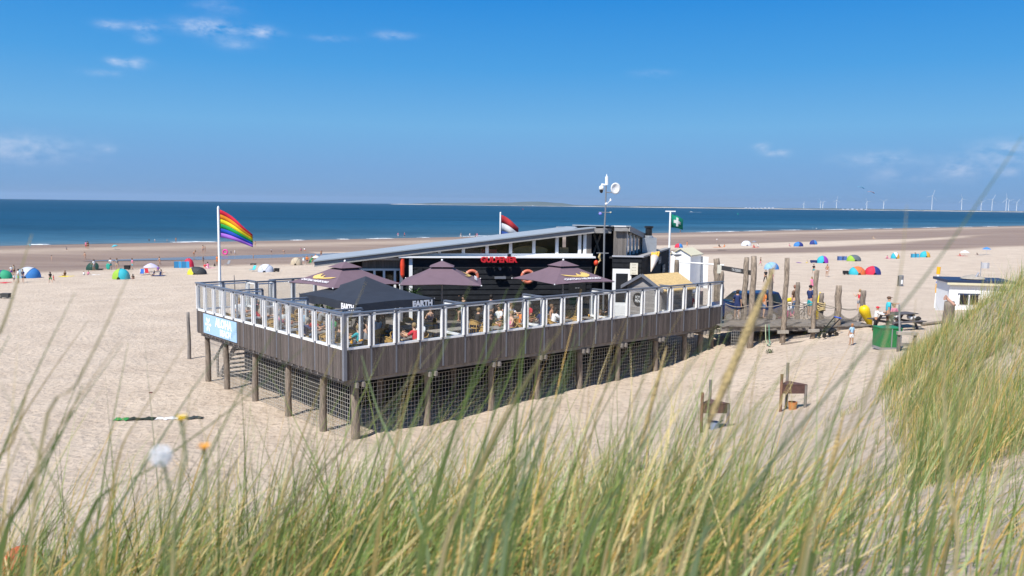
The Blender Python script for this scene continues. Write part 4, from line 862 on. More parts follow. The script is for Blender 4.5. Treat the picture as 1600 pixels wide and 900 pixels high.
SK_ = [(.52, .30, .20), (.60, .37, .26), (.42, .22, .13), (.56, .33, .22)]; HAIR = [(.05, .03, .02), (.16, .09, .045), (.30, .20, .09), (.02, .015, .012), (.32, .30, .27)]
C = dict(red=(.62, .03, .05), white=(.8, .8, .8), black=(.015, .015, .017), navy=(.02, .035, .12), blue=(.04, .16, .5), teal=(.02, .36, .40), green=(.02, .26, .08), grey=(.25, .26, .28), pink=(.75, .22, .36), orange=(.75, .22, .04), beige=(.55, .45, .32), yellow=(.8, .62, .05), purple=(.2, .06, .35), turq=(.05, .50, .62), jeans=(.08, .14, .25), lime=(.25, .6, .08), brown=(.14, .08, .05), lblue=(.35, .55, .72))
def person(label, loc, rz, pose, h=1.75, top=None, bottom=None, topk='shirt', botk='shorts', hair='hair', hc=None, skin=None, extra=None, group=None, zoff=0.0, tilt=0.0):
    e = empty('person', (loc[0], loc[1], loc[2] + zoff), rz, label, 'person', group); s = h / 1.75
    if tilt: e.rotation_euler = (R(tilt), 0, rz)
    e.scale = (s, s, s); k = rnd.randrange(4)
    inst('body', garment(pose, 'body'), e, color=skin or SK_[k]); inst('face', garment(pose, 'face'), e)
    if top: inst(topk, garment(pose, topk), e, color=C[top])
    if bottom and topk != 'dress': inst(botk, garment(pose, botk), e, color=C[bottom])
    if hair: inst('hair' if 'hair' in hair else hair, garment(pose, hair), e, color=(C[hc] if hc in C else HAIR[rnd.randrange(5)] if hc is None else hc))
    return e
def lying(label, loc, rz, h=1.7, face_up=True, **kw):
    e = person(label, (loc[0], loc[1], loc[2] + (.12 if face_up else .14)), 0, 'lie' if face_up else 'prone', h, **kw)
    # body axis laid on the ground
    e.rotation_euler = Matrix.Rotation(rz, 3, 'Z').to_4x4().to_euler() if False else (Matrix.Rotation(rz, 3, 'Z') @ Matrix.Rotation(R(-90 if face_up else 90), 3, 'X')).to_euler()
    return e

# ------------------------------------------------------------------ terrace furniture
ratt = mat('rattan', (.50, .31, .10), .65, var=.2, scale=14, bump=.3, bscale=40); tabm = mat('table_top', (.30, .28, .26), .6, var=.15, scale=5)
def make_chair():
    P = {}
    f = MB(); f.lathe([(0, .44), (.22, .44), (.235, .455), (.22, .475), (0, .48)], 16); P['seat'] = [(f.mesh('seat', ratt, True))]
    f = MB(); g = []
    for i in range(13):
        a = R(-20 + 220 * i / 12); rr_ = .27; top = .70 + .15 * math.sin(max(0, min(math.pi, a)))
        g.append([Vector((rr_ * math.cos(a), rr_ * math.sin(a) * .9 + .02, z)) for z in (.5 + (.12 if .3 < a < 2.84 else .12), top - .03, top)])
    f.sheet([list(x) for x in zip(*g)]); P['backrest'] = [f.mesh('backrest', ratt, True)]
    f = MB(); f.tube([Vector((.28 * math.cos(R(a)), .255 * math.sin(R(a)) + .02, .70 + .15 * math.sin(max(0, min(math.pi, R(a)))))) for a in range(-40, 221, 20)], .018, 6); P['arm_rail'] = [f.mesh('arm_rail', ratt, True)]
    P['leg'] = []
    for (x, y) in ((.2, .2), (-.2, .2), (.24, -.16), (-.24, -.16)):
        f = MB(); f.tube([(x * 1.05, y * 1.05, 0), (x, y, .45), (x * 1.08, y * 1.05, .68)], .016, 6); P['leg'].append(f.mesh('leg', ratt, True))
    return P
CH = make_chair()
def chair(a, b, rz, label, group=None):
    p = dk(a, b, ZF); e = empty('rattan_chair', p, rz, label, 'chair', group or 'rattan chairs on the terrace')
    for k, ms_ in CH.items():
        for m_ in ms_: o = inst(k, m_, e)
    return e
def make_table():
    f = MB(); f.box(-.4, -.4, .72, .4, .4, .755); top = f.mesh('table_top', tabm); f = MB(); f.tube([(0, 0, .03), (0, 0, .72)], .035, 8); st_ = f.mesh('pedestal', greym); f = MB(); f.box(-.3, -.04, 0, .3, .04, .03); f.box(-.04, -.3, 0.001, .04, .3, .031); bs = f.mesh('foot', greym); return top, st_, bs
TB = make_table(); candle = mat('terracotta', (.42, .12, .05), .6); glassy = mat('drink', (.55, .30, .05), .15)
def table(a, b, rz, label):
    p = dk(a, b, ZF); e = empty('cafe_table', p, rz, label, 'table', 'square tables on the terrace')
    for n_, m_ in zip(('table_top', 'pedestal', 'foot'), TB): inst(n_, m_, e)
    return e
f = MB(); f.lathe([(0, .0), (.045, .0), (.06, .1), (.05, .1), (.045, .02), (0, .02)], 12); potme = f.mesh('pot', candle, True)
f = MB(); f.lathe([(0, .0), (.032, .0), (.04, .15), (.036, .15), (.03, .012), (0, .012)], 12); drme = f.mesh('drink', glassy, True)
TABS = [(8.6, 1.5, .1), (10.6, 1.6, .3), (12.6, 1.5, .0), (9.6, 3.5, .2), (11.6, 3.6, .4), (13.9, 3.4, .1), (14.4, 1.5, .3), (1.7, 2.4, .0), (1.6, 5.0, .2), (1.6, 7.6, .1), (1.7, 10.2, .0), (1.6, 12.4, .0), (3.8, 4.6, .2), (3.9, 8.0, .1), (4.0, 10.6, .3), (6.6, 4.9, .2), (3.8, 1.6, .0)]
TAGS = ['by the glass near the picnic bench', 'by the front glass under the plum parasol', 'by the front glass past the parasol pole', 'in the second row from the front glass', 'in the second row below the chalkboard', 'in the second row beside the green plants', 'by the front glass beside the grey shed', 'by the corner under the black parasol', 'behind the side glass in the black parasol shade', 'behind the side glass in the sun', 'behind the side glass near the blue sign', 'at the far end behind the blue sign', 'inside under the black parasol', 'under the plum parasol behind the black one', 'at the back rail of the terrace', 'in front of the glazed doors', 'under the black parasol by the front glass']
free_seats = []
for (a, b, r_), tg_ in zip(TABS, TAGS):
    table(a, b, YAW + r_, 'small grey square cafe table ' + tg_)
    o = inst('plant_pot', potme, None, dk(a + .1, b + .05, ZF + .755)); tag(o, 'small terracotta pot on the cafe table ' + tg_, 'pot', 'pots on the tables')
    if rnd.random() < .7: o = inst('beer_glass', drme, None, dk(a - .15, b - .12, ZF + .755)); tag(o, 'amber drink glass on the cafe table ' + tg_, 'glass', 'glasses on the tables')
    for k, (da, db) in enumerate(((.72, 0), (-.72, 0), (0, .75), (0, -.72))):
        dx = E1.x * da + E2.x * db; dy = E1.y * da + E2.y * db
        rz = math.atan2(dy, dx) - math.pi / 2 + rnd.uniform(-.25, .25)   # backrest (+Y of chair) points away from the table
        chair(a + da, b + db, rz, 'tan rattan armchair ' + tg_ + ', ' + ('shed', 'sign', 'sea', 'dune')[k] + ' side of table')
        free_seats.append((a + da * .93, b + db * .93, rz, tg_))
# picnic benches
def picnic(loc, rz, label, m=woodg, s=1.0):
    e = empty('picnic_table', loc, rz, label, 'picnic table'); e.scale = (s, s, s)
    for k in range(5): MB().box(-.95, -.36 + k * .148, .72, .95, -.225 + k * .148, .76).build('table_board', m, e, world=False)
    for sy in (-1, 1):
        for k in range(2): MB().box(-.95, sy * .70 + (-.14 + k * .145), .42, .95, sy * .70 + (-.005 + k * .145), .46).build('seat_board', m, e, world=False)
    for sx in (-.65, .65):
        for sy in (-1, 1): MB().beam((sx, sy * .68, 0), (sx, sy * .22, .72), .05, .1).build('leg', m, e, world=False)
        MB().beam((sx + .052, -.82, .37), (sx + .052, .82, .37), .05, .1).build('bearer', m, e, world=False); MB().beam((sx + .052, -.36, .68), (sx + .052, .36, .68), .05, .08).build('bearer', m, e, world=False)
    return e
pale = mat('pale_timber', (.36, .32, .27), .8, var=.2, scale=4)
picnic(dk(6.4, 2.2, ZF), YAW, 'pale grey picnic table behind the front glass of the terrace', pale); picnic(dk(5.6, 1.0, ZF) + Vector((0, 0, 0)) + E2 * 3.0, YAW, 'pale grey picnic table in front of the potted palm', pale)
# people on the terrace
tops = ['red', 'black', 'navy', 'grey', 'teal', 'white', 'brown', 'pink', 'black', 'jeans', 'beige', 'navy', 'green', 'black', 'orange', 'lblue']
seat_people = [(28, 'raise_', 'grey', 'woman in grey vest raising both hands behind the first front panes'), (29, 'sitlean', 'black', None), (30, 'sit', 'black', None), (31, 'sitlean', 'teal', None), (48, 'sit', 'beige', None), (49, 'sitlean', 'brown', None), (50, 'sit', 'black', None), (51, 'sit', 'lblue', None), (64, 'sit', 'white', None), (65, 'sitlean', 'navy', None), (66, 'sit', 'black', None),
               (32, 'sit', 'green', None), (34, 'sitlean', 'red', None), (36, 'sit', 'lblue', None), (37, 'sitlean', 'pink', None), (40, 'sit', 'blue', None), (41, 'sitlean', 'red', None), (42, 'sit', 'beige', None), (12, 'sit', 'white', None), (13, 'sitlean', 'black', None), (0, 'sit', 'pink', None), (9, 'sitlean', 'white', None), (17, 'sit', 'black', None), (22, 'sitlean', 'turq', None), (44, 'sit', 'pink', None), (4, 'sit', 'navy', None), (6, 'sitlean', 'orange', None), (2, 'sitlean', 'black', None), (10, 'sit', 'grey', None), (14, 'sitlean', 'beige', None), (16, 'sit', 'red', None), (18, 'sitlean', 'white', None), (24, 'sit', 'brown', None), (33, 'sitlean', 'navy', None), (46, 'sit', 'white', None), (53, 'sitlean', 'grey', None), (60, 'sit', 'navy', None), (67, 'sitlean', 'red', None), (38, 'sit', 'white', None)]
adj = ['dark haired', 'short haired', 'long haired', 'fair haired']
for (i, ps, tc_, lb) in seat_people:
    a, b, rz, tg_ = free_seats[i]; p = dk(a, b, ZF)
    person(lb or f'{tc_} topped guest leaning forward {tg_}' if ps == 'sitlean' else lb or f'{tc_} topped guest sitting {tg_}', p, rz, ps, 1.74, tc_, 'jeans' if i % 3 else 'beige', 'vest' if ps == 'raise_' or i % 5 == 0 else 'shirt', 'trousers' if i % 2 else 'shorts', hair='longhair' if i % 3 == 0 else 'hair', zoff=.0)
def at_deck(px, py, z): return onz(px, py, z)
def sdeck(px, py_head, depth, label, rz, pose, **kw):
    """stand or seat somebody on the terrace, found by where the head shows"""
    hz = 1.66 if pose not in ('sit', 'sitlean') else 1.18
    p = onz(px, py_head, ZF + hz); return person(label, (p.x, p.y, ZF), rz, pose, **kw)
sdeck(705, 462, 0, 'man in bright red shirt and pale cap in front of the black wall', R(200), 'sit', top='red', bottom='navy', hair='cap', hc='beige')
sdeck(717, 466, 0, 'person in black leaning back beside the man in red', R(20), 'sit', top='black', bottom='black', hc=(.02, .015, .01))
sdeck(727, 467, 0, 'dark haired person in black sitting by the black wall', R(-30), 'sitlean', top='black', bottom='jeans', hc=(.02, .015, .01))
sdeck(760, 465, 0, 'bald man with sunglasses in a white vest by the black wall', R(10), 'sit', top='white', bottom='navy', topk='vest', hair=None)
sdeck(792, 465, 0, 'red haired woman in a pale top by the black wall', R(-20), 'sit', top='pink', bottom='jeans', hair='longhair', hc=(.32, .11, .04))
sdeck(768, 468, 0, 'person with black hair turned away by the black wall', R(170), 'sit', top='grey', bottom='black', hc=(.015, .012, .01))
sdeck(838, 459, 0, 'woman in a loose white blouse sitting near the parasol pole', R(130), 'sit', top='white', bottom='turq', hair='hair', hc=(.06, .03, .02))
person('child in a red top and yellow cap at the terrace end beside the shed', dk(21.7, .9, ZF), R(20), 'stand2', 1.5, top='red', bottom='lblue', hair='cap', hc='yellow')
sdeck(926, 478, 0, 'person in a lilac shirt by the front glass near the door', R(90), 'sitlean', top='lblue', bottom='beige')
# potted plants
leafm = mat('palm_leaf', (.045, .10, .02), .6, var=.35, scale=5, island=.4, trans=.2)
def leafy(name, label, cat, loc, h, r, n, ln, wd, pot=None, m=leafm, droop=.6, seed=0):
    e = empty(name, loc, 0, label, cat); g_ = random.Random(seed)
    if pot: MB().lathe([(0, 0), (pot * .75, 0), (pot, pot * 1.5), (pot * .9, pot * 1.5), (pot * .85, pot * 1.35), (0, pot * 1.35)], 14).build('pot', candle, e, world=False)
    if h > .6: MB().tube([(0, 0, pot or 0), (.03, .02, h * .6), (0, 0, h)], [.07, .05, .05], 7).build('stem', woodp, e, world=False)
    f = MB()
    for k in range(n):
        a = g_.uniform(0, 6.283); t_ = g_.uniform(-.1, 1.25); L = ln * g_.uniform(.7, 1.1); base = Vector((r * g_.uniform(-1, 1), r * g_.uniform(-1, 1), h + r * g_.uniform(-.6, .6)))
        d = Vector((math.cos(a) * math.cos(t_), math.sin(a) * math.cos(t_), math.sin(t_))); s_ = Vector((-math.sin(a), math.cos(a), 0)); pr = []
        for j in range(4):
            u = j / 3; c = base + d * L * u - Vector((0, 0, droop * L * u * u)); w2 = wd * (1 - u) ** .7 * (.5 + u if u < .5 else 1); pr.append([c - s_ * w2, c + s_ * w2 + Vector((0, 0, .0))])
        f.sheet(pr)
    f.build('foliage', m, e, world=False); return e
pp = ond(646, 455, 37.4); leafy('potted_palm', 'potted palm with spiky green leaves beside the black parasol', 'palm', (pp.x, pp.y, ZF), 2.1, .08, 70, .75, .035, .26, droop=.45, seed=3)
bushm = mat('bush_leaf', (.06, .09, .025), .7, island=.45, trans=.15); flowm = mat('blossom', (.75, .35, .03), .7)
for (px, py, s_, lb) in ((497, 470, 1.0, 'bushy green plant in a pot under the edge of the black parasol'), (516, 478, .8, 'low leafy plant in a pot beside the black parasol'), (912, 482, .8, 'leafy green plant in a pot behind the front glass'), (936, 452, 1.15, 'tall dark leafy plant in a pot beside the pavilion entrance'), (980, 478, .6, 'small brownish shrub in a pot before the white door'), (664, 492, .7, 'round green herb pot behind the front glass near the picnic table')):
    p = onz(px, py, ZF + .7 * s_ + .2); leafy('potted_shrub', lb, 'plant', (p.x, p.y, ZF), .55 * s_ + .15, .26 * s_, 150, .17, .04, .24, bushm, .3, seed=int(px))
p = dk(.8, .75, ZF); fl_ = leafy('flower_pot', 'orange and yellow flowers in a pot inside the terrace corner', 'flowers', p, .75, .2, 90, .16, .03, .22, bushm, .3, seed=9); f = MB()
for k in range(14): f.ell((rnd.uniform(-.3, .3), rnd.uniform(-.3, .3), rnd.uniform(.7, 1.1)), (.05, .05, .04), 7, 4)
f.build('blossom', flowm, fl_, world=False)
# things inside the clerestory
t0, z0 = tz(829, 391.5, .8); sb_ = MB(); sb_.ell((0, 0, 0), (1.0, .06, .26), 20, 8, lambda v: hp(t0 + v.x, .9 + v.y, z0 + v.z)); tag(sb_.build('surfboard', mat('board_wood', (.48, .30, .11), .5, var=.15), None, smooth=True), 'tan wooden surfboard lying on its edge behind the clerestory glass', 'surfboard')
t0, z0 = tz(881, 392, .7); bx = MB(); hbox(bx, t0 - .24, t0 + .24, .6, .95, WZ + .03, WZ + .55); tag(bx.build('cardboard_box', mat('cardboard', (.42, .27, .14), .8)), 'brown cardboard box behind the clerestory glass next to the surfboard', 'box')
t0, z0 = tz(764, 393, .7); bx = MB(); hbox(bx, t0 - .42, t0 + .42, .6, .95, WZ + .03, WZ + .42); tag(bx.build('red_crate', red), 'red crate behind the clerestory glass above the red letters', 'crate')

# ------------------------------------------------------------------ sheds
shw = mat('shed_grey', (.30, .28, .27), .8, var=.12, scale=3, island=.12); thatch = mat('shed_roof', (.60, .42, .19), .9, var=.2, scale=9, bump=.6, bscale=25)
gs_ = empty('garden_shed', dk(19.9, 1.65, ZF), YAW, 'grey boarded shed with straw coloured roof on the terrace', 'shed')
a0, a1, hb, ze, za = -1.25, 1.35, 1.15, 1.98, 2.58
for k in range(14):
    z0 = k * ze / 14; 
    for sy in (-1, 1): MB().box(a0, sy * hb - .02, z0, a1, sy * hb + .02, z0 + ze / 14 - .008).build('wall_board', shw, gs_, world=False)
    MB().box(a0 - .02, -hb + .022, z0, a0 + .02, hb - .022, z0 + ze / 14 - .008).build('wall_board', shw, gs_, world=False)
    MB().box(a1 - .02, -hb + .022, z0, a1 + .02, hb - .022, z0 + ze / 14 - .008).build('wall_board', shw, gs_, world=False)
for a in (a0, a1): MB().prism([(a - .02, -hb, ze), (a - .02, hb, ze), (a - .02, 0, za - .03)], (.04, 0, 0)).build('gable', shw, gs_, world=False)
for sy in (-1, 1):
    MB().add([Vector(v) for v in [(a0 - .2, 0, za), (a1 + .2, 0, za), (a1 + .2, sy * (hb + .28), ze - .14), (a0 - .2, sy * (hb + .28), ze - .14), (a0 - .2, 0, za + .06), (a1 + .2, 0, za + .06), (a1 + .2, sy * (hb + .28), ze - .08), (a0 - .2, sy * (hb + .28), ze - .08)]], [(0, 1, 2, 3), (7, 6, 5, 4), (0, 4, 5, 1), (1, 5, 6, 2), (2, 6, 7, 3), (3, 7, 4, 0)]).build('roof_slope', thatch, gs_, world=False)
    MB().beam((a0 - .215, sy * .02, za + .03), (a0 - .215, sy * (hb + .3), ze - .11), .04, .16).build('barge_board', greym, gs_, world=False)
rs_ = empty('round_sign', dk(18.6, 2.0, 3.93), 0, 'round black sign with pale letters on the gable of the grey shed', 'sign')
f = MB(); f.tube([dk(18.62, 2.0, 3.93), dk(18.58, 2.0, 3.93)], .34, 20); f.build('disc', slate, rs_)
for k, tx in enumerate(('ICY', 'PEN')): put_mesh('lettering', text_mesh(tx, .2, .002, chalk, bold=.004), frame3(-E2, (0, 0, 1), dk(18.57, 2.0, 4.03 - k * .2)), rs_)
# white beach hut
cream = mat('cream_paint', (.66, .60, .42), .6, var=.06); 
wh = empty('white_shed', ond(1072, 452, 61.5), 0, 'white beach shed with cream pitched roof and open door beside the pavilion', 'shed'); wh.location.z = ZF
B = wh.location
g0 = ond(1048, 410, 60.6); g1 = ond(1078.5, 415, 59.6); gx = Vector((g1.x - g0.x, g1.y - g0.y, 0)); gw = gx.length; gx.normalize(); gd = Vector((-gx.y, gx.x, 0)); sd_ = Vector((.52, .85, 0)).normalized(); DL = 2.3
def wp(u, v, z): return Vector((g0.x + gx.x * u + sd_.x * v, g0.y + gx.y * u + sd_.y * v, z))
zE = ond(1078, 398.5, 59.6).z; zA_ = ond(1062, 389.5, 60.1).z
part('plinth', woodg, lambda f: f.prism([wp(-.2, -.15, .0), wp(gw + .2, -.15, .0), wp(gw + .2, DL + .2, .0), wp(-.2, DL + .2, .0)], (0, 0, ZF - .01)), wh)
part('front_wall', white, lambda f: f.prism([wp(0, 0, ZF), wp(gw, 0, ZF), wp(gw, 0, zE), wp(gw / 2, 0, zA_), wp(0, 0, zE)], sd_ * .06), wh)
part('side_wall', mat('white_paint', (1, 1, 1)), lambda f: f.prism([wp(gw, .062, ZF), wp(gw, DL, ZF), wp(gw, DL, zE), wp(gw, .062, zE)], -gx * .05), wh)
part('side_wall', white, lambda f: f.prism([wp(.05, .062, ZF), wp(.05, DL, ZF), wp(.05, DL, zE), wp(.05, .062, zE)], -gx * .05), wh)
part('back_wall', white, lambda f: f.prism([wp(0, DL, ZF), wp(gw, DL, ZF), wp(gw, DL, zE), wp(gw / 2, DL, zA_), wp(0, DL, zE)], sd_ * .05), wh)
for (ua, ub) in ((gw / 2, gw + .15), (gw / 2, -.15)):
    part('roof_slope', cream, lambda f: f.prism([wp(ua, -.12, zA_ + .02), wp(ub, -.12, zE - .07), wp(ub, DL + .12, zE - .07), wp(ua, DL + .12, zA_ + .02)], (0, 0, .06)), wh)
part('open_door', white, lambda f: f.prism([wp(gw + .02, DL + .02, ZF + .25), wp(gw + .62, DL - .1, ZF + .25), wp(gw + .62, DL - .1, zE - .2), wp(gw + .02, DL + .02, zE - .2)], (0, .05, 0)), wh)
part('notice', mat('yellow_paint', (.75, .55, .02), .5), lambda f: f.prism([wp(gw - .75, -.03, 3.25), wp(gw - .1, -.03, 3.25), wp(gw - .1, -.03, 3.6), wp(gw - .75, -.03, 3.6)], (0, .02, 0)), wh)
tag(MB().tube([ond(1062, 409.5, 54), ond(1100, 412, 53.5), ond(1131, 414.5, 53)], .05, 6).build('white_pipe', white), 'long white pole lying across the posts in front of the white shed', 'pole')
# gull on a post
lone_post(1056, 452, 406, 'grey post in front of the white shed with a gull on top', .16, woodp, d=53.2)
gp = ond(1056, 405, 53.2)
def gull(label, loc, rz, s=1.0):
    e = empty('gull', loc, rz, label, 'gull'); e.scale = (s, s, s)
    J = [(0, .2, .17), (0, .08, .19), (0, -.08, .22), (0, -.15, .3), (0, -.18, .36), (0, -.25, .35)]
    me_ = skin_mesh('body', J, [(i, i + 1) for i in range(5)], [.02, .075, .085, .045, .042, .012], 2, white); inst('body', me_, e)
    for sx in (-1, 1):
        MB().ell((sx * .07, .08, .21), (.02, .2, .06), 8, 5).build('wing', greym, e, world=False, smooth=True); MB().tube([(sx * .03, 0, .15), (sx * .03, 0, 0)], .008, 5).build('leg', flowm, e, world=False)
    return e
gull('grey and white gull standing on the post by the white shed', gp, R(250), 1.3)
# ------------------------------------------------------------------ footbridge from the terrace to the dune path
br = empty('footbridge', (15, 44.5, 1.5), 0, 'weathered plank footbridge with rope railings between tall rough posts', 'footbridge')
bz0, bz1 = 2.46, 2.50
BA = Vector((11.2, 44.3, 0)); BB = Vector((19.6, 45.0, 0)); bd = (BB - BA).normalized(); bn = Vector((-bd.y, bd.x, 0)); BLn = (BB - BA).length; BWd = 2.5
npk = 42
for k in range(npk):
    u = (k + .5) * BLn / npk; c = BA + bd * u; jit = rnd.uniform(-.05, .05)
    f = MB(); f.beam(c + bn * (-.08 + jit) + Vector((0, 0, bz0 + (bz1 - bz0) * u / BLn)), c + bn * (BWd + jit) + Vector((0, 0, bz0 + (bz1 - bz0) * u / BLn)), BLn / npk - .012, .05); f.build('plank', woodg, br)
for o in (.05, 1.2, 2.35):
    f = MB(); f.beam(BA + bn * o + Vector((0, 0, bz0 - .15)), BB + bn * o + Vector((0, 0, bz1 - .15)), .1, .24); f.build('bearer', woodg, br)
def bpost(px, py, pxt, pyt, d, r, label, m=woodp, cross=False):
    b0 = ond(px, py, d); tp = ond(pxt, pyt, d); zb = min(b0.z, gz(b0.x, d)) - .35
    pts = []; rr = []
    for k in range(9):
        u = k / 8; p = b0.lerp(tp, u); pts.append(p + Vector((.02 * math.sin(k * 1.7 + px), .02 * math.cos(k * 2.1 + px), 0))); rr.append(r * (1.08 - .15 * u) * (1 + rnd.uniform(-.07, .07)))
    pts[0] = Vector((pts[0].x, pts[0].y, zb))
    o = MB().tube(pts, rr, 10).build('rough_post', m, None, smooth=True); tag(o, label, 'post', 'rough posts along the footbridge')
    return o
rough = mat('rough_pole', (.27, .215, .165), .92, var=.6, scale=3.5, bump=1.0, bscale=7, stretch=(4, 4, 1.1))
bpost(1172, 546, 1178.5, 400, 43.6, .155, 'tall pitted rough post with shelf brackets at the front of the footbridge', rough)
bpost(1161, 505, 1167, 402, 46.9, .15, 'tall dark rough post holding the carved name plank', rough)
bpost(1222.5, 539, 1230.5, 403, 43.7, .135, 'tall peeling pale post halfway along the front of the footbridge', rough)
bpost(1269, 530, 1276.5, 422, 43.8, .115, 'tall slim leaning post at the front of the footbridge', rough)
bpost(1204, 500, 1204.5, 420, 47.3, .12, 'plain straight post behind the pitted front post of the footbridge', woodp)
bpost(1245.5, 500, 1246.5, 441, 47.3, .13, 'short sawn post at the back of the footbridge', woodp)
bpost(1283, 502, 1283.5, 458, 47.5, .13, 'short stub post wrapped in rope at the back of the footbridge', woodp)
bpost(1308, 513, 1310.5, 446, 45.0, .17, 'thick knobbly post at the end of the footbridge', rough)
bpost(1346, 503, 1349, 454, 47.2, .16, 'grey sawn post leaning at the sandy end of the footbridge', woodp)
bpost(1121, 455, 1119.5, 404, 52, .2, 'dark thick post beside the white shed with a paper notice', rough)
bpost(1127, 470, 1127, 424, 51, .16, 'shorter post in front of the dark thick post by the shed', rough)
for (px, py, d) in ((1223, 519, 43.55), (1271, 517, 43.6)):
    p = ond(px, py, d); f = MB(); f.beam(p - Vector((.28, 0, 0)), p + Vector((.30, 0, .02)), .12, .16); f.build('post_clamp', pale, br)
# carved name plank
pA = ond(1128, 418.5, 50.5); pB = ond(1175, 426.5, 46.6); pl_ = empty('carved_plank', pA.lerp(pB, .5), 0, 'dark carved name plank with pale letters spanning two posts', 'sign')
f = MB(); f.beam(pA, pB, .06, .27); f.build('plank', mat('dark_plank', (.06, .055, .055), .85, var=.3), pl_)
dpl = (pB - pA).normalized(); npl = Vector((dpl.y, -dpl.x, 0)).normalized()
put_mesh('lettering', text_mesh('\u00b7 TAI-ZEEBAD \u00b7', .22, .004, chalk), frame3(dpl, (0, 0, 1), pA.lerp(pB, .52) + npl * .045), pl_)
pn = ond(1124, 420, 50.9); tag(MB().box(pn.x - .13, pn.y - .02, pn.z - .28, pn.x + .13, pn.y + .0, pn.z + .25).build('paper_notice', mat('paper', (1, 1, 1))), 'small cream paper notice pinned to the dark post by the shed', 'notice')
# ropes and netting
ropem = mat('rope_grey', (.30, .26, .21), .9)
RP = [(1133, 474, 44), (1172, 476, 43.6), (1226, 474, 43.7), (1273, 472, 43.8), (1309, 480, 45), (1347, 480, 47)]
for k, ((x0, y0, d0), (x1, y1, d1)) in enumerate(zip(RP[:-1], RP[1:])):
    p, q_ = ond(x0, y0, d0), ond(x1, y1, d1)
    top = [p.lerp(q_, i / 10) - Vector((0, 0, .16 * 4 * (i / 10) * (1 - i / 10))) for i in range(11)]
    tag(MB().tube(top, .022, 6).build('rail_rope', ropem, br))
    f = MB(); nx_ = 26
    bot = lambda u: (p.lerp(q_, u) * 1.0).xy
    sagd = .42 if k > 2 else .12
    for j in range(6):
        v = j / 5; ln = []
        for i in range(nx_ + 1):
            u = i / nx_; a = p.lerp(q_, u); zt1_ = a.z - (.16 + sagd) * 4 * u * (1 - u) - .05; zb1 = bz1 + .05 + .0 * u; ln.append(Vector((a.x, a.y + .03 * math.sin(u * 9 + j), zt1_ + (zb1 - zt1_) * v)))
        f.tube(ln, .006, 3, caps=False)
    for i in range(nx_ * 2):
        u = i / (nx_ * 2); 
        for sgn in (-1, 1):
            u2 = min(1, max(0, u + sgn * .05)); a = p.lerp(q_, u); b_ = p.lerp(q_, u2)
            f.tube([Vector((a.x, a.y, a.z - (.16 + sagd) * 4 * u * (1 - u) - .05)), Vector((b_.x, b_.y, bz1 + .05))], .005, 3, caps=False)
    o = f.build('rope_net', ropem, br); o['kind'] = 'stuff'
RP2 = [(1140, 471, 47.2), (1204, 470, 47.3), (1246, 471, 47.3), (1283, 474, 47.5), (1345, 482, 47.4)]
for (x0, y0, d0), (x1, y1, d1) in zip(RP2[:-1], RP2[1:]):
    p, q_ = ond(x0, y0, d0), ond(x1, y1, d1); MB().tube([p.lerp(q_, i / 10) - Vector((0, 0, .14 * 4 * (i / 10) * (1 - i / 10))) for i in range(11)], .02, 6).build('rail_rope', ropem, br)
# wire fence panel below the bridge start and hoses
f = MB(); wa = ond(1142, 548, 44.2); wb_ = ond(1166, 540, 44.0)
for k in range(9): a = wa.lerp(wb_, k / 8); f.beam(Vector((a.x, a.y, gz(a.x, a.y) - .05)), Vector((a.x, a.y, 2.25)), .012, .012)
for k in range(8): f.beam(Vector((wa.x, wa.y, 2.25 - k * .16)), Vector((wb_.x, wb_.y, 2.25 - k * .16)), .012, .012)
tag(f.build('wire_panel', wire), 'wire mesh panel under the start of the footbridge', 'fence')
for k, (x, c_, nm) in enumerate(((1196, (.45, .5, .33), 'pale green'), (1201.5, (.12, .30, .22), 'dark green'))):
    a = ond(x, 507, 43.55); tag(MB().tube([a, ond(x + .5, 530, 43.45), ond(x + 2, 536, 43.2), ond(x + 8 - 9 * k, 540, 42.8)], .025, 6).build('hose', mat('hose%d' % k, c_, .5)), f'{nm} hose hanging from the footbridge to the sand', 'hose')
lb = MB(); lb.tube([ond(1222, 539, 42.9), ond(1264, 534, 43.6)], .1, 8); tag(lb.build('driftwood_log', woodp), 'grey log lying on the sand under the footbridge', 'log')
leafy('sand_plant', 'small green plant growing in the sand before the footbridge', 'plant', ong(1202, 552), .08, .12, 60, .18, .02, None, leafm, .3, seed=5)

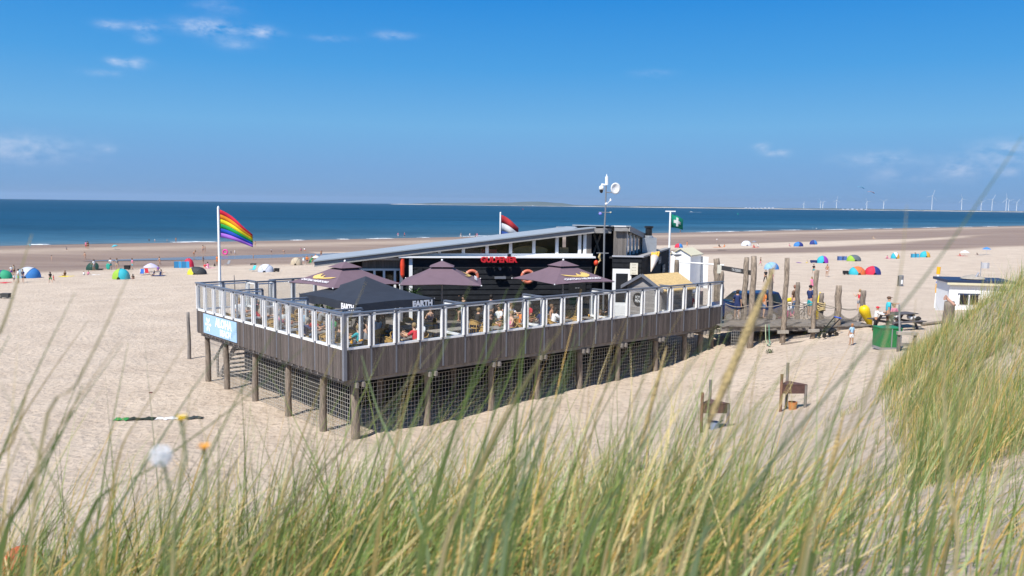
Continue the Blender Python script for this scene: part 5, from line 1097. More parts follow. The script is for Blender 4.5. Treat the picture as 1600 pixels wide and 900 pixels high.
# ------------------------------------------------------------------ vehicle and gear behind the bridge
def car(loc, rz):
    e = empty('parked_car', loc, rz, 'dark blue van parked behind the footbridge', 'van')
    pm = mat('car_blue', (.012, .025, .085), .3, spec=.6); gm = mat('car_glass', (.02, .03, .035), .08)
    side = [(-2.1, .32), (-2.12, .85), (-1.95, 1.0), (-1.15, 1.10), (-.45, 1.72), (1.75, 1.78), (2.05, 1.1), (2.1, .34)]
    f = MB(); n = len(side); W_ = .86
    rows = [[Vector((x, -W_ * (1 if z < 1.05 else .86), z)) for x, z in side], [Vector((x, W_ * (1 if z < 1.05 else .86), z)) for x, z in side]]
    f.add(rows[0] + rows[1], [tuple(range(n)), tuple(range(n, 2 * n))[::-1]] + [(i, (i + 1) % n, n + (i + 1) % n, n + i) for i in range(n)]); b_ = f.build('body', pm, e, world=False); bv = b_.modifiers.new('bevel', 'BEVEL'); bv.width = .06; bv.segments = 2
    for sy in (-1, 1):
        for (xs) in (((-.95, 1.12), (-.42, 1.62), (.1, 1.64), (.1, 1.12)), ((.2, 1.12), (.2, 1.64), (1.05, 1.66), (1.05, 1.12)), ((1.14, 1.12), (1.14, 1.66), (1.68, 1.67), (1.86, 1.14))):
            f = MB(); f.prism([Vector((x, sy * (.86 - (z - 1.0) * .17), z)) for x, z in xs], (0, sy * .012, 0)); f.build('side_window', gm, e, world=False)
        for x in (-1.3, 1.35):
            f = MB(); f.tube([(x, sy * .72, .33), (x, sy * .9, .33)], .33, 18); w_ = f.build('wheel', mat('tyre', (.015, .015, .015), .85), e, world=False); MB().tube([(x, sy * .89, .33), (x, sy * .915, .33)], .2, 14).build('rim', alu, w_, world=False)
        f = MB(); f.ell((-2.08, sy * .62, .82), (.05, .16, .09)); f.build('headlight', white, e, world=False, smooth=True)
        MB().ell((-.75, sy * 1.0, 1.12), (.08, .09, .07)).build('mirror', pm, e, world=False)
    f = MB(); f.prism([Vector((-1.12, -.72, 1.14)), Vector((-1.12, .72, 1.14)), Vector((-.50, .66, 1.68)), Vector((-.50, -.66, 1.68))], (-.02, 0, .014)); f.build('windscreen', gm, e, world=False)
    f = MB(); f.prism([Vector((2.05, -.66, 1.14)), Vector((2.05, .66, 1.14)), Vector((1.80, .62, 1.68)), Vector((1.80, -.62, 1.68))], (.016, 0, .01)); f.build('rear_window', gm, e, world=False)
    return e
cp_ = ond(1164, 487, 49.6); car((cp_.x, 49.6, gz(cp_.x, 49.6)), R(6))
def kayak(loc, rz, c, label, L=2.8, tilt=0):
    e = empty('kayak', loc, rz, label, 'kayak'); e.rotation_euler = (tilt, 0, rz)
    g = []
    for i in range(15):
        u = i / 14; w2 = .36 * math.sin(math.pi * u) ** .6 + .01; zc = .12 * (2 * u - 1) ** 2
        g.append([Vector(((u - .5) * L, w2 * math.cos(a), zc + .18 + (.18 if math.sin(a) < 0 else .12) * math.sin(a))) for a in [2 * math.pi * k / 12 for k in range(13)]])
    MB().sheet(g).build('hull', mat('kayak_' + c[0], c[1], .4), e, world=False, smooth=True)
    MB().lathe([(.22, 0), (.26, .03), (.22, .05), (.16, -.02), (0, -.03)], 16, (0, 0, .3)).build('cockpit', blk, e, world=False); return e
q1 = ond(1212, 470, 50.5); kayak((q1.x, q1.y, q1.z - .2), R(12), ('yellow', (.80, .58, .02)), 'bright yellow kayak on a rack behind the footbridge', 2.3)
q1 = ond(1216, 490, 49.5); kayak((q1.x, q1.y, q1.z - .2), R(18), ('pink', (.52, .10, .22)), 'pink and white kayak tilted below the yellow one', 2.6, R(25))
q1 = ond(1210, 484, 50.0); kayak((q1.x, q1.y, q1.z - .2), R(14), ('white', (.7, .7, .72)), 'white kayak between the yellow and pink ones', 2.5, R(10))
def bicycle(loc, rz, label, c=(.03, .03, .035)):
    e = empty('bicycle', loc, rz, label, 'bicycle', 'bicycles parked behind the footbridge'); fm_ = mat('bike_%d' % int(c[0] * 1000), c, .4)
    for x in (-.52, .52):
        f = MB(); g = [[Vector((x + (.33 + .02 * math.cos(b_)) * math.cos(a), .02 * math.sin(b_), .34 + (.33 + .02 * math.cos(b_)) * math.sin(a))) for b_ in [math.pi * j / 2 for j in range(5)]] for a in [2 * math.pi * i / 20 for i in range(21)]]
        f.sheet(g); w_ = f.build('wheel', blk, e, world=False)
        f = MB()
        for i in range(8): f.tube([(x, 0, .34), (x + .32 * math.cos(i * math.pi / 4), 0, .34 + .32 * math.sin(i * math.pi / 4))], .004, 3, caps=False)
        f.build('spokes', alu, w_, world=False)
    f = MB()
    for a, b_ in (((-.52, 0, .34), (-.12, 0, .3)), ((-.12, 0, .3), (-.25, 0, .85)), ((-.25, 0, .8), (-.52, 0, .34)), ((-.12, 0, .3), (.38, 0, .78)), ((-.23, 0, .76), (.38, 0, .85)), ((.36, 0, .95), (.52, 0, .34))): f.tube([a, b_], .02, 6)
    f.build('frame', fm_, e, world=False)
    MB().tube([(.3, -.28, 1.0), (.4, -.1, 1.02), (.4, .1, 1.02), (.3, .28, 1.0)], .015, 6).build('handlebar', alu, e, world=False); MB().ell((-.27, 0, .92), (.14, .08, .04)).build('saddle', blk, e, world=False); return e
for k, (px, py, d, lb, c_) in enumerate(((1252, 486, 49.2, 'black bicycle standing behind the short sawn post', (.02, .02, .02)), (1259, 488, 49.5, 'grey bicycle standing next to the black one', (.2, .2, .22)), (1233, 486, 49.8, 'white bicycle leaning behind the peeling post', (.6, .6, .6)), (1153, 497, 48.5, 'white bicycle behind the woman in the patterned dress', (.65, .65, .65)))):
    p = ond(px, py, d); bicycle((p.x, d, max(gz(p.x, d), .3)), R(20 + 25 * k), lb, c_)
kp = ond(1279, 480, 49); tag(MB().tube([kp - Vector((0, 0, 1.0)), kp, kp + Vector((.05, 0, .9))], [.16, .22, .03], 10).build('furled_parasol', mat('yellow_paint', (1, 1, 1)), None, smooth=True), 'furled yellow parasol standing behind the footbridge posts', 'parasol')
rc = MB()
for k in range(5): rc.tube([ond(1283, 474 + k * 2.5, 47.5) + Vector((.22 * math.cos(a), .22 * math.sin(a), .04 * math.sin(a * 2 + k))) for a in [2 * math.pi * i / 14 for i in range(15)]], .035, 5)
tag(rc.build('rope_coil', mat('rope', (1, 1, 1))), 'coils of tan rope wound round the stub post', 'rope')
# people on and around the bridge
def pb(px, py, d, label, rz, pose, h, **kw):
    p = ond(px, py, d); return person(label, (p.x, d, p.z), R(rz), pose, h, **kw)
pb(1151, 499, 46.5, 'woman in a navy and pink patterned dress standing on the footbridge', 160, 'stand2', 1.62, top='navy', topk='dress', hair='hair', hc=(.05, .03, .02))
pb(1193, 498, 46.2, 'person in a blue skirt behind the tall grass spike on the footbridge', 100, 'stand2', 1.6, top='orange', bottom='jeans', hair='longhair')
pb(1241, 494, 48.3, 'man in a dark red shirt standing by the bicycles', 30, 'stand', 1.78, top='brown', bottom='jeans', botk='trousers', hair='hair', hc=(.25, .12, .08))
pb(1264.5, 495, 46.3, 'man in a dark shirt and black cap on the footbridge', 120, 'stand2', 1.74, top='navy', bottom='teal', hair='cap', hc='black')
_p = ond(1155.5, 450, 52.4); person('woman looking over the roof of the blue van', (_p.x, 52.4, gz(_p.x, 52.4)), R(20), 'stand', 1.74, top='beige', bottom='jeans', hair='longhair', hc=(.14, .08, .04))
p = ong(1268, 455); person('woman in a long pink dress walking over the sand', p, R(200), 'walk', 1.62, top='pink', topk='dress', hair='longhair', hc=(.3, .2, .1))
p = ong(1342, 486); person('man in a red vest and grey shorts carrying a white bag', p, R(190), 'hold', 1.72, top='red', bottom='grey', topk='vest')
p = ond(1387.5, 495, 44.0); person('man in a turquoise shirt and dark cap stretching out an arm', (p.x, p.y, gz(p.x, p.y)), R(75), 'point', 1.75, top='turq', bottom='brown', hair='cap', hc='brown')
p = ond(1368, 502, 43.6); person('child in a red cap, white shirt and black trousers by the yellow buoy', (p.x, p.y, gz(p.x, p.y)), R(80), 'lift', 1.35, top='white', bottom='black', topk='jacket', botk='trousers', hair='cap', hc='red')
p = ong(1330, 539); person('toddler in a pale blue outfit standing on the sand below the footbridge', p, R(200), 'stand', 1.02, top='lblue', bottom='white', hair='hair', hc=(.45, .2, .08))
p = ong(1196, 442); person('dark clothed man carrying a bag beside the light blue beach parasol', p, R(190), 'walk', 1.7, top='black', bottom='black', botk='trousers'); p2 = p + Vector((.9, .2, 0)); person('child in pink beside the dark clothed man', (p2.x, p2.y, gz(p2.x, p2.y)), R(180), 'walk', 1.25, top='pink', bottom='pink', hair='longhair')
# stroller lying by the bridge end
stp = ong(1300, 527); sr = empty('folding_cart', stp, R(30), 'black folding cart with blue handle on the sand by the bridge end', 'cart')
for (a, b_) in (((-.7, 0, .08), (.7, .1, .95)), ((-.5, .4, .08), (.7, .5, .95)), ((-.2, 0, .1), (.5, .4, .4)), ((.3, 0, .1), (-.2, .4, .6))): MB().tube([a, b_], .03, 6).build('frame_tube', blk, sr, world=False)
MB().tube([(.7, .05, .95), (.74, .5, .98)], .04, 6).build('handle', mat('cloth_blue', (.04, .1, .5), .8), sr, world=False)
for (x, y) in ((-.6, 0), (-.5, .42), (.35, 0), (.35, .42)): MB().tube([(x, y - .03, .13), (x, y + .03, .13)], .13, 12).build('wheel', blk, sr, world=False)
MB().ell((.1, .2, .32), (.4, .25, .16)).build('bag', slate, sr, world=False, smooth=True)
# buoy, container, picnic table, pipe, stand
bp_ = ong(1360, 509); by_ = empty('mooring_buoy', (bp_.x, bp_.y, bp_.z + .05), 0, 'large yellow mooring buoy tilted against the last bridge post', 'buoy'); by_.rotation_euler = (R(8), R(-28), 0)
ybu = mat('buoy_yellow', (.80, .55, .01), .4, var=.08)
MB().lathe([(0, 0), (.12, .02), (.16, .14), (.27, .78), (.29, .98), (.23, 1.14), (.08, 1.22), (0, 1.22)], 18).build('float', ybu, by_, world=False, smooth=True); MB().tube([(.0, 0, 1.2), (0, 0, 1.28), (.06, 0, 1.34)], .025, 6).build('eye', greym, by_, world=False)
g0 = ong(1385, 545); ct = empty('green_container', g0, R(4), 'green metal container with a pale base standing on the sand', 'container')
GM = mat('green_paint', (.03, .22, .07), .45, var=.12, scale=3)
MB().box(-.46, -.4, .13, .46, .4, .95).build('body', GM, ct, world=False); MB().box(-.48, -.42, .955, .48, .42, 1.0).build('lid', GM, ct, world=False); MB().box(-.47, -.41, 0, .47, .41, .125).build('base', alu, ct, world=False)
MB().box(-.02, -.43, .13, .02, -.402, .97).build('strap', alu, ct, world=False)
pt_ = ong(1412, 519); picnic((pt_.x + .05, pt_.y + 1.0, gz(pt_.x, pt_.y + 1) - .02), R(22), 'dark weathered picnic table standing on the sand near the dune', mat('dark_timber', (.10, .09, .095), .8, var=.2, scale=4), 1.15)
for k, (px, py, c_, nm) in enumerate(((1432, 498, 'black', 'black bag on the end of the dark picnic table'), (1424, 496, 'white', 'white bundle of towels on the dark picnic table'))):
    p = ond(px, py, pt_.y + 1.1); f = MB(); f.ell((p.x, p.y, p.z), (.26, .2, .12 + .04 * k), 10, 6, lambda v: v + Vector((0, 0, .03 * math.sin(v.x * 20)))); o = f.build('bag', clothm, None, smooth=True); o.color = (*C[c_], 1); tag(o, nm, 'bag')
p = ond(1396, 512, pt_.y + 1.9); person('seated person in pink behind the dark picnic table', (p.x, p.y, gz(p.x, p.y)), R(10), 'sit', 1.5, top='pink', bottom='white')
pp_ = ond(1404, 548, 36.6); gp_ = gz(pp_.x, 36.6); tp = ond(1405, 476, 36.6)
tag(MB().tube([(pp_.x, 36.6, gp_ - .4), (pp_.x, 36.6, ond(1404, 520, 36.6).z), (pp_.x + .002, 36.6, ond(1404, 519, 36.6).z), tp], [.1, .09, .045, .035], 10).build('steel_pipe', alu), 'pale steel pipe post rising beside the green container', 'pipe')
bs_ = empty('wooden_stand', (pp_.x + .05, 36.0, gp_), R(-6), 'small weathered wooden stand in front of the steel pipe', 'bench')
MB().box(-.42, -.12, .72, .42, .12, .85).build('top', pale, bs_, world=False)
for x in (-.34, .34): MB().box(x - .05, -.06, -.3, x + .05, .06, .72).build('leg', woodg, bs_, world=False)
MB().box(-.3, -.03, .22, .3, .03, .36).build('rail', woodg, bs_, world=False)
# half-buried triangular bins in front
for (px, py, pyt, lb, acc, aln, d) in ((1111, 672, 615, 'brown triangular post table with a grey bucket beneath, nearer the terrace', (.25, .30, .42), 'grey', 31), (1233, 640, 592, 'brown triangular post table with an orange pot beneath, nearer the dune', (.55, .22, .07), 'orange', 32.4)):
    g0 = ong(px, py, lo=24); e = empty('post_table', g0, R(10), lb, 'table', 'triangular post tables in the sand')
    rust = mat('rust_board', (.10, .052, .045), .85, var=.3, scale=5); pz = .95
    V3 = [(-.42, -.15), (.48, -.25), (.1, .42)]
    for k, (x, y) in enumerate(V3):
        MB().tube([(x, y, -.4), (x, y, (1.35, .95, 1.65)[k])], .055, 8).build('post', mat('red_post', (.21, .115, .075), .9, var=.3) if k == 0 else woodg, e, world=False)
    for k in range(3):
        a, b_ = Vector((*V3[k], pz - .16)), Vector((*V3[(k + 1) % 3], pz - .16)); MB().beam(a, b_, .04, .3).build('side_board', rust, e, world=False)
    MB().prism([(x * 1.08, y * 1.08, pz) for x, y in V3], (0, 0, .03)).build('table_top', rust, e, world=False)
    MB().lathe([(0, 0), (.13, 0), (.17, .3), (.15, .3), (.12, .04), (0, .04)], 14, (.1, -.05, .0)).build('bucket', mat('bucket_' + aln, acc, .5), e, world=False)
w0 = ong(997, 736, lo=20); wb2 = empty('buried_frame', w0, R(5), 'small grey wooden frame half buried in the sand behind the grass', 'frame')
for (x, h_) in ((-.3, .55), (.0, .45), (.28, .6)): MB().tube([(x, 0, -.3), (x, .03, h_)], .04, 7).build('post', woodg, wb2, world=False)
MB().beam((-.42, 0, .38), (.42, 0, .42), .05, .1).build('rail', pale, wb2, world=False); MB().beam((-.1, .05, .1), (.5, .1, .12), .05, .1).build('rail', woodg, wb2, world=False)
# towel and oddments on the sand
tw = ong(250, 656); tws = empty('beach_towel', tw, R(8), 'long rumpled black green and white cloth lying on the sand', 'cloth')
for k, (x0, x1, c_) in enumerate(((-1.75, -1.2, (.03, .25, .06)), (-1.2, -.15, (.02, .03, .02)), (-.15, .75, (.75, .75, .78)), (.75, 1.7, (.04, .05, .05)))):
    f = MB(); f.sheet([[Vector((x0 + (x1 - x0) * i / 9, .35 * (j / 5 - .5) * (1 + .3 * math.sin(i + k)) + .06 * math.sin(i * 1.3), .03 + .055 * abs(math.sin(i * 1.9 + j * 2.2 + k)))) for j in range(6)] for i in range(10)]); o = f.build('fold', mat('cloth_%d' % k, c_, .9), tws, world=False, smooth=True); sm_ = o.modifiers.new('thickness', 'SOLIDIFY'); sm_.thickness = .01
p = ong(236, 617); tag(MB().box(p.x - .08, p.y - .05, p.z, p.x + .06, p.y + .04, p.z + .13).build('litter_can', mat('brown_can', (.16, .05, .03), .5)), 'small brown can lying alone on the sand', 'litter')

# ------------------------------------------------------------------ beach: cabin, bin, pole
pc = ond(1484, 470, 54.0); cb = empty('beach_cabin', (pc.x + 2.0, 55.0, ond(1484, 441, 53.6).z - 2.6), R(-10), 'white beach cabin with a flat dark blue roof and a little flag', 'cabin'); s_ = pc.y / FPX
MB().box(-1.85, -1.3, -.8, 1.85, 1.3, 2.55).build('wall', white, cb, world=False); MB().box(-2.05, -1.5, 2.55, 2.05, 1.5, 2.72).build('roof', mat('roof_blue', (.02, .035, .085), .5), cb, world=False); MB().box(-2.07, -1.54, 2.42, 2.07, -1.49, 2.56).build('fascia', cream, cb, world=False)
MB().box(-1.25, -1.345, 1.15, -.05, -1.303, 1.75).build('window', gl_ := mat('dark_glass', (0, 0, 0)), cb, world=False)
for x in (-1.25, -.65, -.06): MB().box(x - .035, -1.36, 1.12, x + .035, -1.346, 1.78).build('window_bar', white, cb, world=False)
MB().box(-1.32, -1.352, 1.76, .0, -1.304, 1.86).build('window_head', mat('roof_blue', (0, 0, 0)), cb, world=False)
MB().tube([(.2, -.6, 2.72), (.2, -.6, 3.9)], .025, 6).build('flag_pole', alu, cb, world=False); MB().sheet([[Vector((.22 + .5 * u, -.6 + .06 * math.sin(u * 8), 3.85 - .38 * v)) for u in (0, .33, .66, 1)] for v in (0, .5, 1)]).build('flag', mat('flag_pale', (.5, .5, .52), .8), cb, world=False)
MB().lathe([(0, .0), (.75, .02), (.55, .16), (0, .3)], 18, (-.15, -.3, 2.75)).build('roof_dish', pale, cb, world=False); MB().tube([(-.2, -.75, 2.72), (.05, -.7, 3.2)], .06, 6).build('roof_arm', alu, cb, world=False)
yp = ong(1461, 480, lo=50); tpz = ond(1467, 417, yp.y); ym = empty('marker_pole', yp, 0, 'white marker pole with orange head and orange band standing on the beach', 'pole'); dv = tpz - Vector(yp)
def seg(u0, u1, r, m, nm): MB().tube([dv * u0, dv * u1], r, 10).build(nm, m, ym, world=False)
oy = mat('marker_orange', (.85, .42, .01), .5); seg(-.02, .80, .09, white, 'shaft'); seg(.36, .58, .11, oy, 'band'); seg(.82, 1.0, .15, oy, 'head'); seg(.60, .64, .1, mat('cloth_blue', (0, 0, 0)), 'ring')
bp2 = ong(1407, 447, lo=50); hb_ = (447 - 430) * bp2.y / FPX; e = empty('litter_bin', bp2, R(10), 'grey metal litter bin standing alone on the sand', 'bin'); MB().lathe([(0, .05), (.27, .05), (.30, hb_ * .9), (.26, hb_), (0, hb_)], 14).build('drum', greym, e, world=False, smooth=False); MB().tube([(-.36, 0, 0), (-.36, 0, hb_ * .95)], .05, 6).build('post', blk, e, world=False); MB().box(-.18, -.31, hb_ * .2, .05, -.28, hb_ * .6).build('plate', white, e, world=False)
tk = ong(1476, 505, lo=34); tag(MB().tube([ong(1440, 509, lo=30) + Vector((0, 0, .06)), tk + Vector((0, 0, .1))], .08, 7).build('driftwood_log', woodp), 'thin grey log lying on the sand at the dune foot', 'log')
lone_post(1481, 512, 471, 'stout brown post half hidden by the dune grass', .22, woodp, d=34)
pl0 = ond(1477, 465, 33); tag(MB().tube([pl0, pl0 + Vector((.06, 0, -.02)), ond(1492, 477, 32.5)], [.12, .06, .05], 8).build('lamp_arm', mat('salmon', (.5, .28, .2), .6)), 'pale rod with a round pink head above the brown post', 'rod')

# ------------------------------------------------------------------ tents, parasols and people on the beach
def dome(label, px0, px1, py, cols, ratio=.55, rz=0, kind='dome'):
    p = ong((px0 + px1) / 2, py, lo=45); w2 = (px1 - px0) * p.y / FPX / 2; hh = w2 * 2 * ratio
    e = empty('beach_tent', p, R(rz), label, 'tent'); n = len(cols)
    for k, c_ in enumerate(cols):
        f = MB(); g = []
        a0, a1 = math.pi * k / n, math.pi * (k + 1) / n
        for i in range(7):
            a = a0 + (a1 - a0) * i / 6
            g.append([Vector((-w2 * math.cos(a) * math.sin(b_) ** .8, -w2 * .8 * math.cos(b_) * .9, hh * max(0, math.sin(a)) ** .8 * math.sin(b_) ** .7)) for b_ in [math.pi * (.04 + .92 * j / 8) for j in range(9)]])
        f.sheet(g); o = f.build('panel', mat('tent', (1, 1, 1), .7, objcol=True, trans=.2), e, world=False, smooth=True); o.color = (*c_, 1)
    for a in ((.0, 1.0) if n == 1 else [k / n for k in range(n + 1)]):
        aa = math.pi * a; MB().tube([Vector((-w2 * 1.01 * math.cos(aa) * math.sin(b_) ** .8, -w2 * .73 * math.cos(b_), hh * 1.01 * max(0, math.sin(aa)) ** .8 * math.sin(b_) ** .7 + .01)) for b_ in [math.pi * (.04 + .92 * j / 8) for j in range(9)]], .018, 5).build('pole', greym, e, world=False)
    MB().ell((0, -.05, .0), (w2 * .95, w2 * .7, .03), 12, 4).build('ground_sheet', slate, e, world=False)
    return e
cT = dict(gr=(.04, .42, .22), tq=(.04, .50, .60), bl=(.05, .24, .62), nv=(.03, .05, .25), wh=(.78, .80, .86), yl=(.75, .70, .05), dk=(.05, .055, .06), rd=(.70, .03, .08), be=(.60, .50, .36), or_=(.80, .20, .06), pu=(.32, .05, .48), lm=(.35, .58, .06), gy=(.14, .17, .19), sv=(.62, .66, .76), lb=(.30, .55, .80), ye=(.78, .42, .06))
dome('dark and teal dome tent near the white and blue shelter', -8, 19, 435, [cT['nv'], cT['gr']], .5)
dome('white and blue beach shelter with a dark awning behind the standing children', 27, 63, 434, [cT['lb'], cT['sv'], cT['bl']], .48)
dome('lime and turquoise pointed beach tent beside a sitting person', 176, 203, 436, [cT['lm'], cT['tq']], .62)
dome('bright red pop up tent behind the blue windscreen', 287, 303, 417, [cT['rd'], cT['rd']], .85)
dome('yellow and dark grey dome tent near the blue windscreen', 293, 323, 429, [cT['yl'], cT['dk'], cT['dk']], .42)
dome('silver white dome tent beside the black pull cart', 403, 428, 425, [cT['sv'], cT['wh'], cT['sv']], .5)
dome('beige dome tent next to the seated group with a white parasol', 454, 472, 414, [cT['be'], cT['be'], cT['be']], .66)
dome('red and blue dome tent far behind the white shed', 1054, 1067, 387, [cT['rd'], cT['bl']], .52)
dome('white dome tent on the dry sandbank', 1158, 1174, 384, [cT['wh'], cT['wh']], .5)
dome('dark blue dome tent on the sandbank with people beside it', 1240, 1255, 385, [cT['bl'], cT['nv']], .48)
dome('small navy dome tent alone on the sandbank', 1265, 1277, 382, [cT['nv'], cT['bl']], .58)
dome('light blue twin shelter behind the dark clothed man', 1194, 1217, 421, [cT['lb'], cT['lb'], cT['bl']], .5)
dome('blue and purple dome tent with a dark box beside it', 1276, 1294, 411, [cT['tq'], cT['pu']], .64)
dome('lime and grey dome tent beside a blue windscreen', 1323, 1345, 408, [cT['lm'], cT['gy'], cT['gy']], .46)
dome('turquoise and orange dome tent touching a red and blue one', 1326, 1352, 429, [cT['tq'], cT['or_'], cT['or_']], .5)
dome('red and dark blue dome tent touching a turquoise and orange one', 1351, 1376, 429, [cT['rd'], cT['nv']], .54)
dome('small turquoise, white and orange shelter with a pink towel', 1392, 1405, 404, [cT['tq'], cT['wh'], cT['ye']], .75)
dome('cyan and orange shelter next to a short blue windscreen', 1437, 1453, 402, [cT['tq'], cT['ye']], .6)
def beach_umb(label, px, py_base, pxw, top_py, c_, tilt=(0, 0), disc=False):
    p = ong(px, py_base, lo=45); s_ = p.y / FPX; w2 = pxw * s_ / 2; H = max(.4, (py_base - top_py) * s_)
    e = empty('beach_parasol', p, 0, label, 'parasol'); e.rotation_euler = (R(tilt[0]), R(tilt[1]), 0)
    hub = H if not disc else 0
    for k in range(8):
        a0, a1 = math.pi * 2 * k / 8, math.pi * 2 * (k + 1) / 8
        f = MB(); f.sheet([[Vector((w2 * r_ * math.cos(a), w2 * r_ * math.sin(a), H - w2 * .55 * r_ ** 1.6)) for a in (a0, (a0 + a1) / 2, a1)] for r_ in (.01, .4, .75, 1)]); o = f.build('gore', mat('tent', (1, 1, 1)), e, world=False); o.color = (*[v * (1 if k % 2 else .93) for v in c_], 1)
    MB().tube([(0, 0, -.1), (0, 0, H)], .02, 6).build('pole', white, e, world=False); return e
beach_umb('dark green beach parasol tilted towards the dune with a man before it', 148, 421.5, 20, 408, (.015, .07, .05), (62, 0))
beach_umb('white and lilac beach parasol over the loungers', 236, 425, 23, 411, (.66, .62, .80))
beach_umb('turquoise parasol over a dark seat on the outer sandbar', 181, 390, 10, 382, (.10, .50, .62), (0, -18))
beach_umb('cream white parasol over the seated group beside the beige tent', 494, 413, 13, 399, (.82, .76, .66))
beach_umb('grey parasol next to the white dome tent', 1178, 385, 8, 376, (.25, .27, .33))
beach_umb('white parasol over red towels', 1507, 400, 14, 391, (.85, .80, .80))
beach_umb('small blue parasol over sunbathers furthest along the sand', 1541, 398, 13, 386, (.08, .28, .68))
def windscreen(label, px0, px1, py, h_, c_):
    a, b_ = ong(px0, py, lo=45), ong(px1, py, lo=45); e = empty('windscreen', a.lerp(b_, .5), 0, label, 'windscreen'); n = 5; hh = h_ * a.y / FPX
    pts = [a.lerp(b_, k / (n - 1)) + Vector((0, .25 * (k % 2), 0)) for k in range(n)]
    for k in range(n - 1): o = MB().prism([pts[k], pts[k + 1], pts[k + 1] + Vector((0, 0, hh)), pts[k] + Vector((0, 0, hh))], (0, .02, 0)).build('panel', mat('tent', (1, 1, 1)), e); o.color = (*[v * (.9 + .1 * (k % 2)) for v in c_], 1)
    for q_ in pts: MB().tube([q_ - Vector((0, 0, .2)), q_ + Vector((0, 0, hh * 1.12))], .02, 6).build('stake', woodp, e)
windscreen('long bright blue windscreen in front of the red tent', 272, 296, 419, 10.5, (.05, .34, .66)); windscreen('blue and red windscreen beside the lime tent', 1308, 1323, 407, 6.5, (.08, .18, .45)); windscreen('short blue windscreen beside the cyan and orange shelter', 1423, 1436, 402.5, 6, (.04, .40, .62))
def blob(name, label, cat, px, py, wpx, hpx, c_, flat=False):
    p = ong(px, py, lo=30); s_ = p.y / FPX; f = MB(); w2, h2 = wpx * s_ / 2, hpx * s_
    if flat:
        f.sheet([[Vector((p.x + w2 * (2 * i / 6 - 1), p.y + .8 * (2 * j / 4 - 1), p.z + .03 + .02 * math.sin(i * 2 + j))) for i in range(7)] for j in range(5)])
    else:
        f.box(p.x - w2, p.y - .25, p.z + .1, p.x + w2, p.y + .25, p.z + h2 * .75); f.box(p.x - w2 * 1.04, p.y - .27, p.z + h2 * .76, p.x + w2 * 1.04, p.y + .27, p.z + h2)
        for x in (-.8, .8): f.tube([(p.x + w2 * x, p.y - .28, p.z + .1), (p.x + w2 * x, p.y - .22, p.z + .1)], .1, 10)
    o = f.build(name, clothm); o.color = (*c_, 1); return tag(o, label, cat)
blob('pull_cart', 'black pull cart beside the silver tent', 'cart', 432.5, 425, 7, 6, C['black']); blob('pull_cart', 'black pull cart beside the turquoise and orange tent', 'cart', 1321, 429, 7, 6, C['black']); blob('cool_box', 'dark blue cool box beside the blue and purple tent', 'cool box', 1271, 411, 9, 4.5, C['navy'])
blob('stroller', 'black stroller between the standing people and the woman in turquoise', 'stroller', 199, 421.5, 8, 7, C['black']); blob('air_mattress', 'red air mattress near the dark and teal tent', 'mattress', 6, 442, 16, 3, C['red'], True)
blob('backpack_pile', 'dark pile of bags alone on the open sand', 'bags', 9, 466, 13, 8, (.06, .06, .06)); blob('beach_bag', 'black bag on the sand beside the dark green parasol', 'bag', 157, 422, 7, 2.2, C['black']); blob('beach_bag', 'dark bags lying beside the silver tent', 'bag', 396, 414, 8, 2.2, C['black'])
for (px, py, w_, c_, lb) in ((104, 432, 18, 'yellow', 'yellow towel under a sunbathing woman'), (146, 430, 14, 'white', 'white towel beside two sitting people'), (248, 431, 18, 'navy', 'navy rug under the people in the lilac parasol shade'), (1122, 386.5, 16, 'orange', 'orange towel on the sandbank under two sunbathers'), (1128, 391, 14, 'black', 'dark towel on the sandbank below the orange one'), (1503, 400, 14, 'red', 'red towels under the white parasol'), (1531, 398.5, 10, 'grey', 'grey towel beneath the small blue parasol'), (328, 419, 12, 'pink', 'pale pink towel beside a sitting pair'), (1180, 387, 10, 'red', 'red towel beside the grey parasol'), (1248, 410.5, 6, 'purple', 'small purple towel beside the cool box'), (1388, 404, 9, 'pink', 'pink towel beside the small turquoise shelter'), (1365, 373, 9, 'beige', 'beige towel out on the far sandbar')):
    blob('beach_towel', lb, 'towel', px, py, w_, 1, C[c_], True)
def ring(label, px, py, w_, c_):
    p = ong(px, py, lo=60); r = w_ * p.y / FPX / 2; f = MB(); g = [[Vector((p.x + (r + .3 * r * math.cos(b_)) * math.cos(a), p.y + (.4 * r * math.sin(b_)), p.z + r * 1.2 + (r + .3 * r * math.cos(b_)) * math.sin(a))) for b_ in [2 * math.pi * j / 8 for j in range(9)]] for a in [2 * math.pi * i / 16 for i in range(17)]]; f.sheet(g); o = f.build('swim_ring', clothm, None, smooth=True); o.color = (*c_, 1); tag(o, label, 'swim ring')
ring('bright pink inflatable ring carried at the tidal pool', 352, 398, 7, (.85, .05, .40))
def sunlounger(label, px, py, c_):
    p = ong(px, py, lo=60); e = empty('beach_chair', p, R(rnd.uniform(-60, 60)), label, 'beach chair')
    o = MB().beam((0, -.5, .28), (0, .25, .24), .5, .04).build('seat', clothm, e, world=False); o.color = (*c_, 1); o = MB().beam((0, .25, .24), (0, .6, .85), .5, .04).build('backrest', clothm, e, world=False); o.color = (*c_, 1)
    for sx in (-.26, .26): MB().tube([(sx, -.5, 0), (sx, .3, .45), (sx, .55, .8)], .018, 5).build('frame', alu, e, world=False)
sunlounger('blue folding chair beside the red one', 222, 430, C['blue']); sunlounger('red folding chair beside the blue one', 230, 429, C['red']); sunlounger('turquoise folding chair beside the silver tent', 395, 424, C['turq']); sunlounger('pale lounger behind the rainbow flag pole', 355, 415, C['grey']); sunlounger('green folding chair under the cream parasol', 483, 413, C['green'])
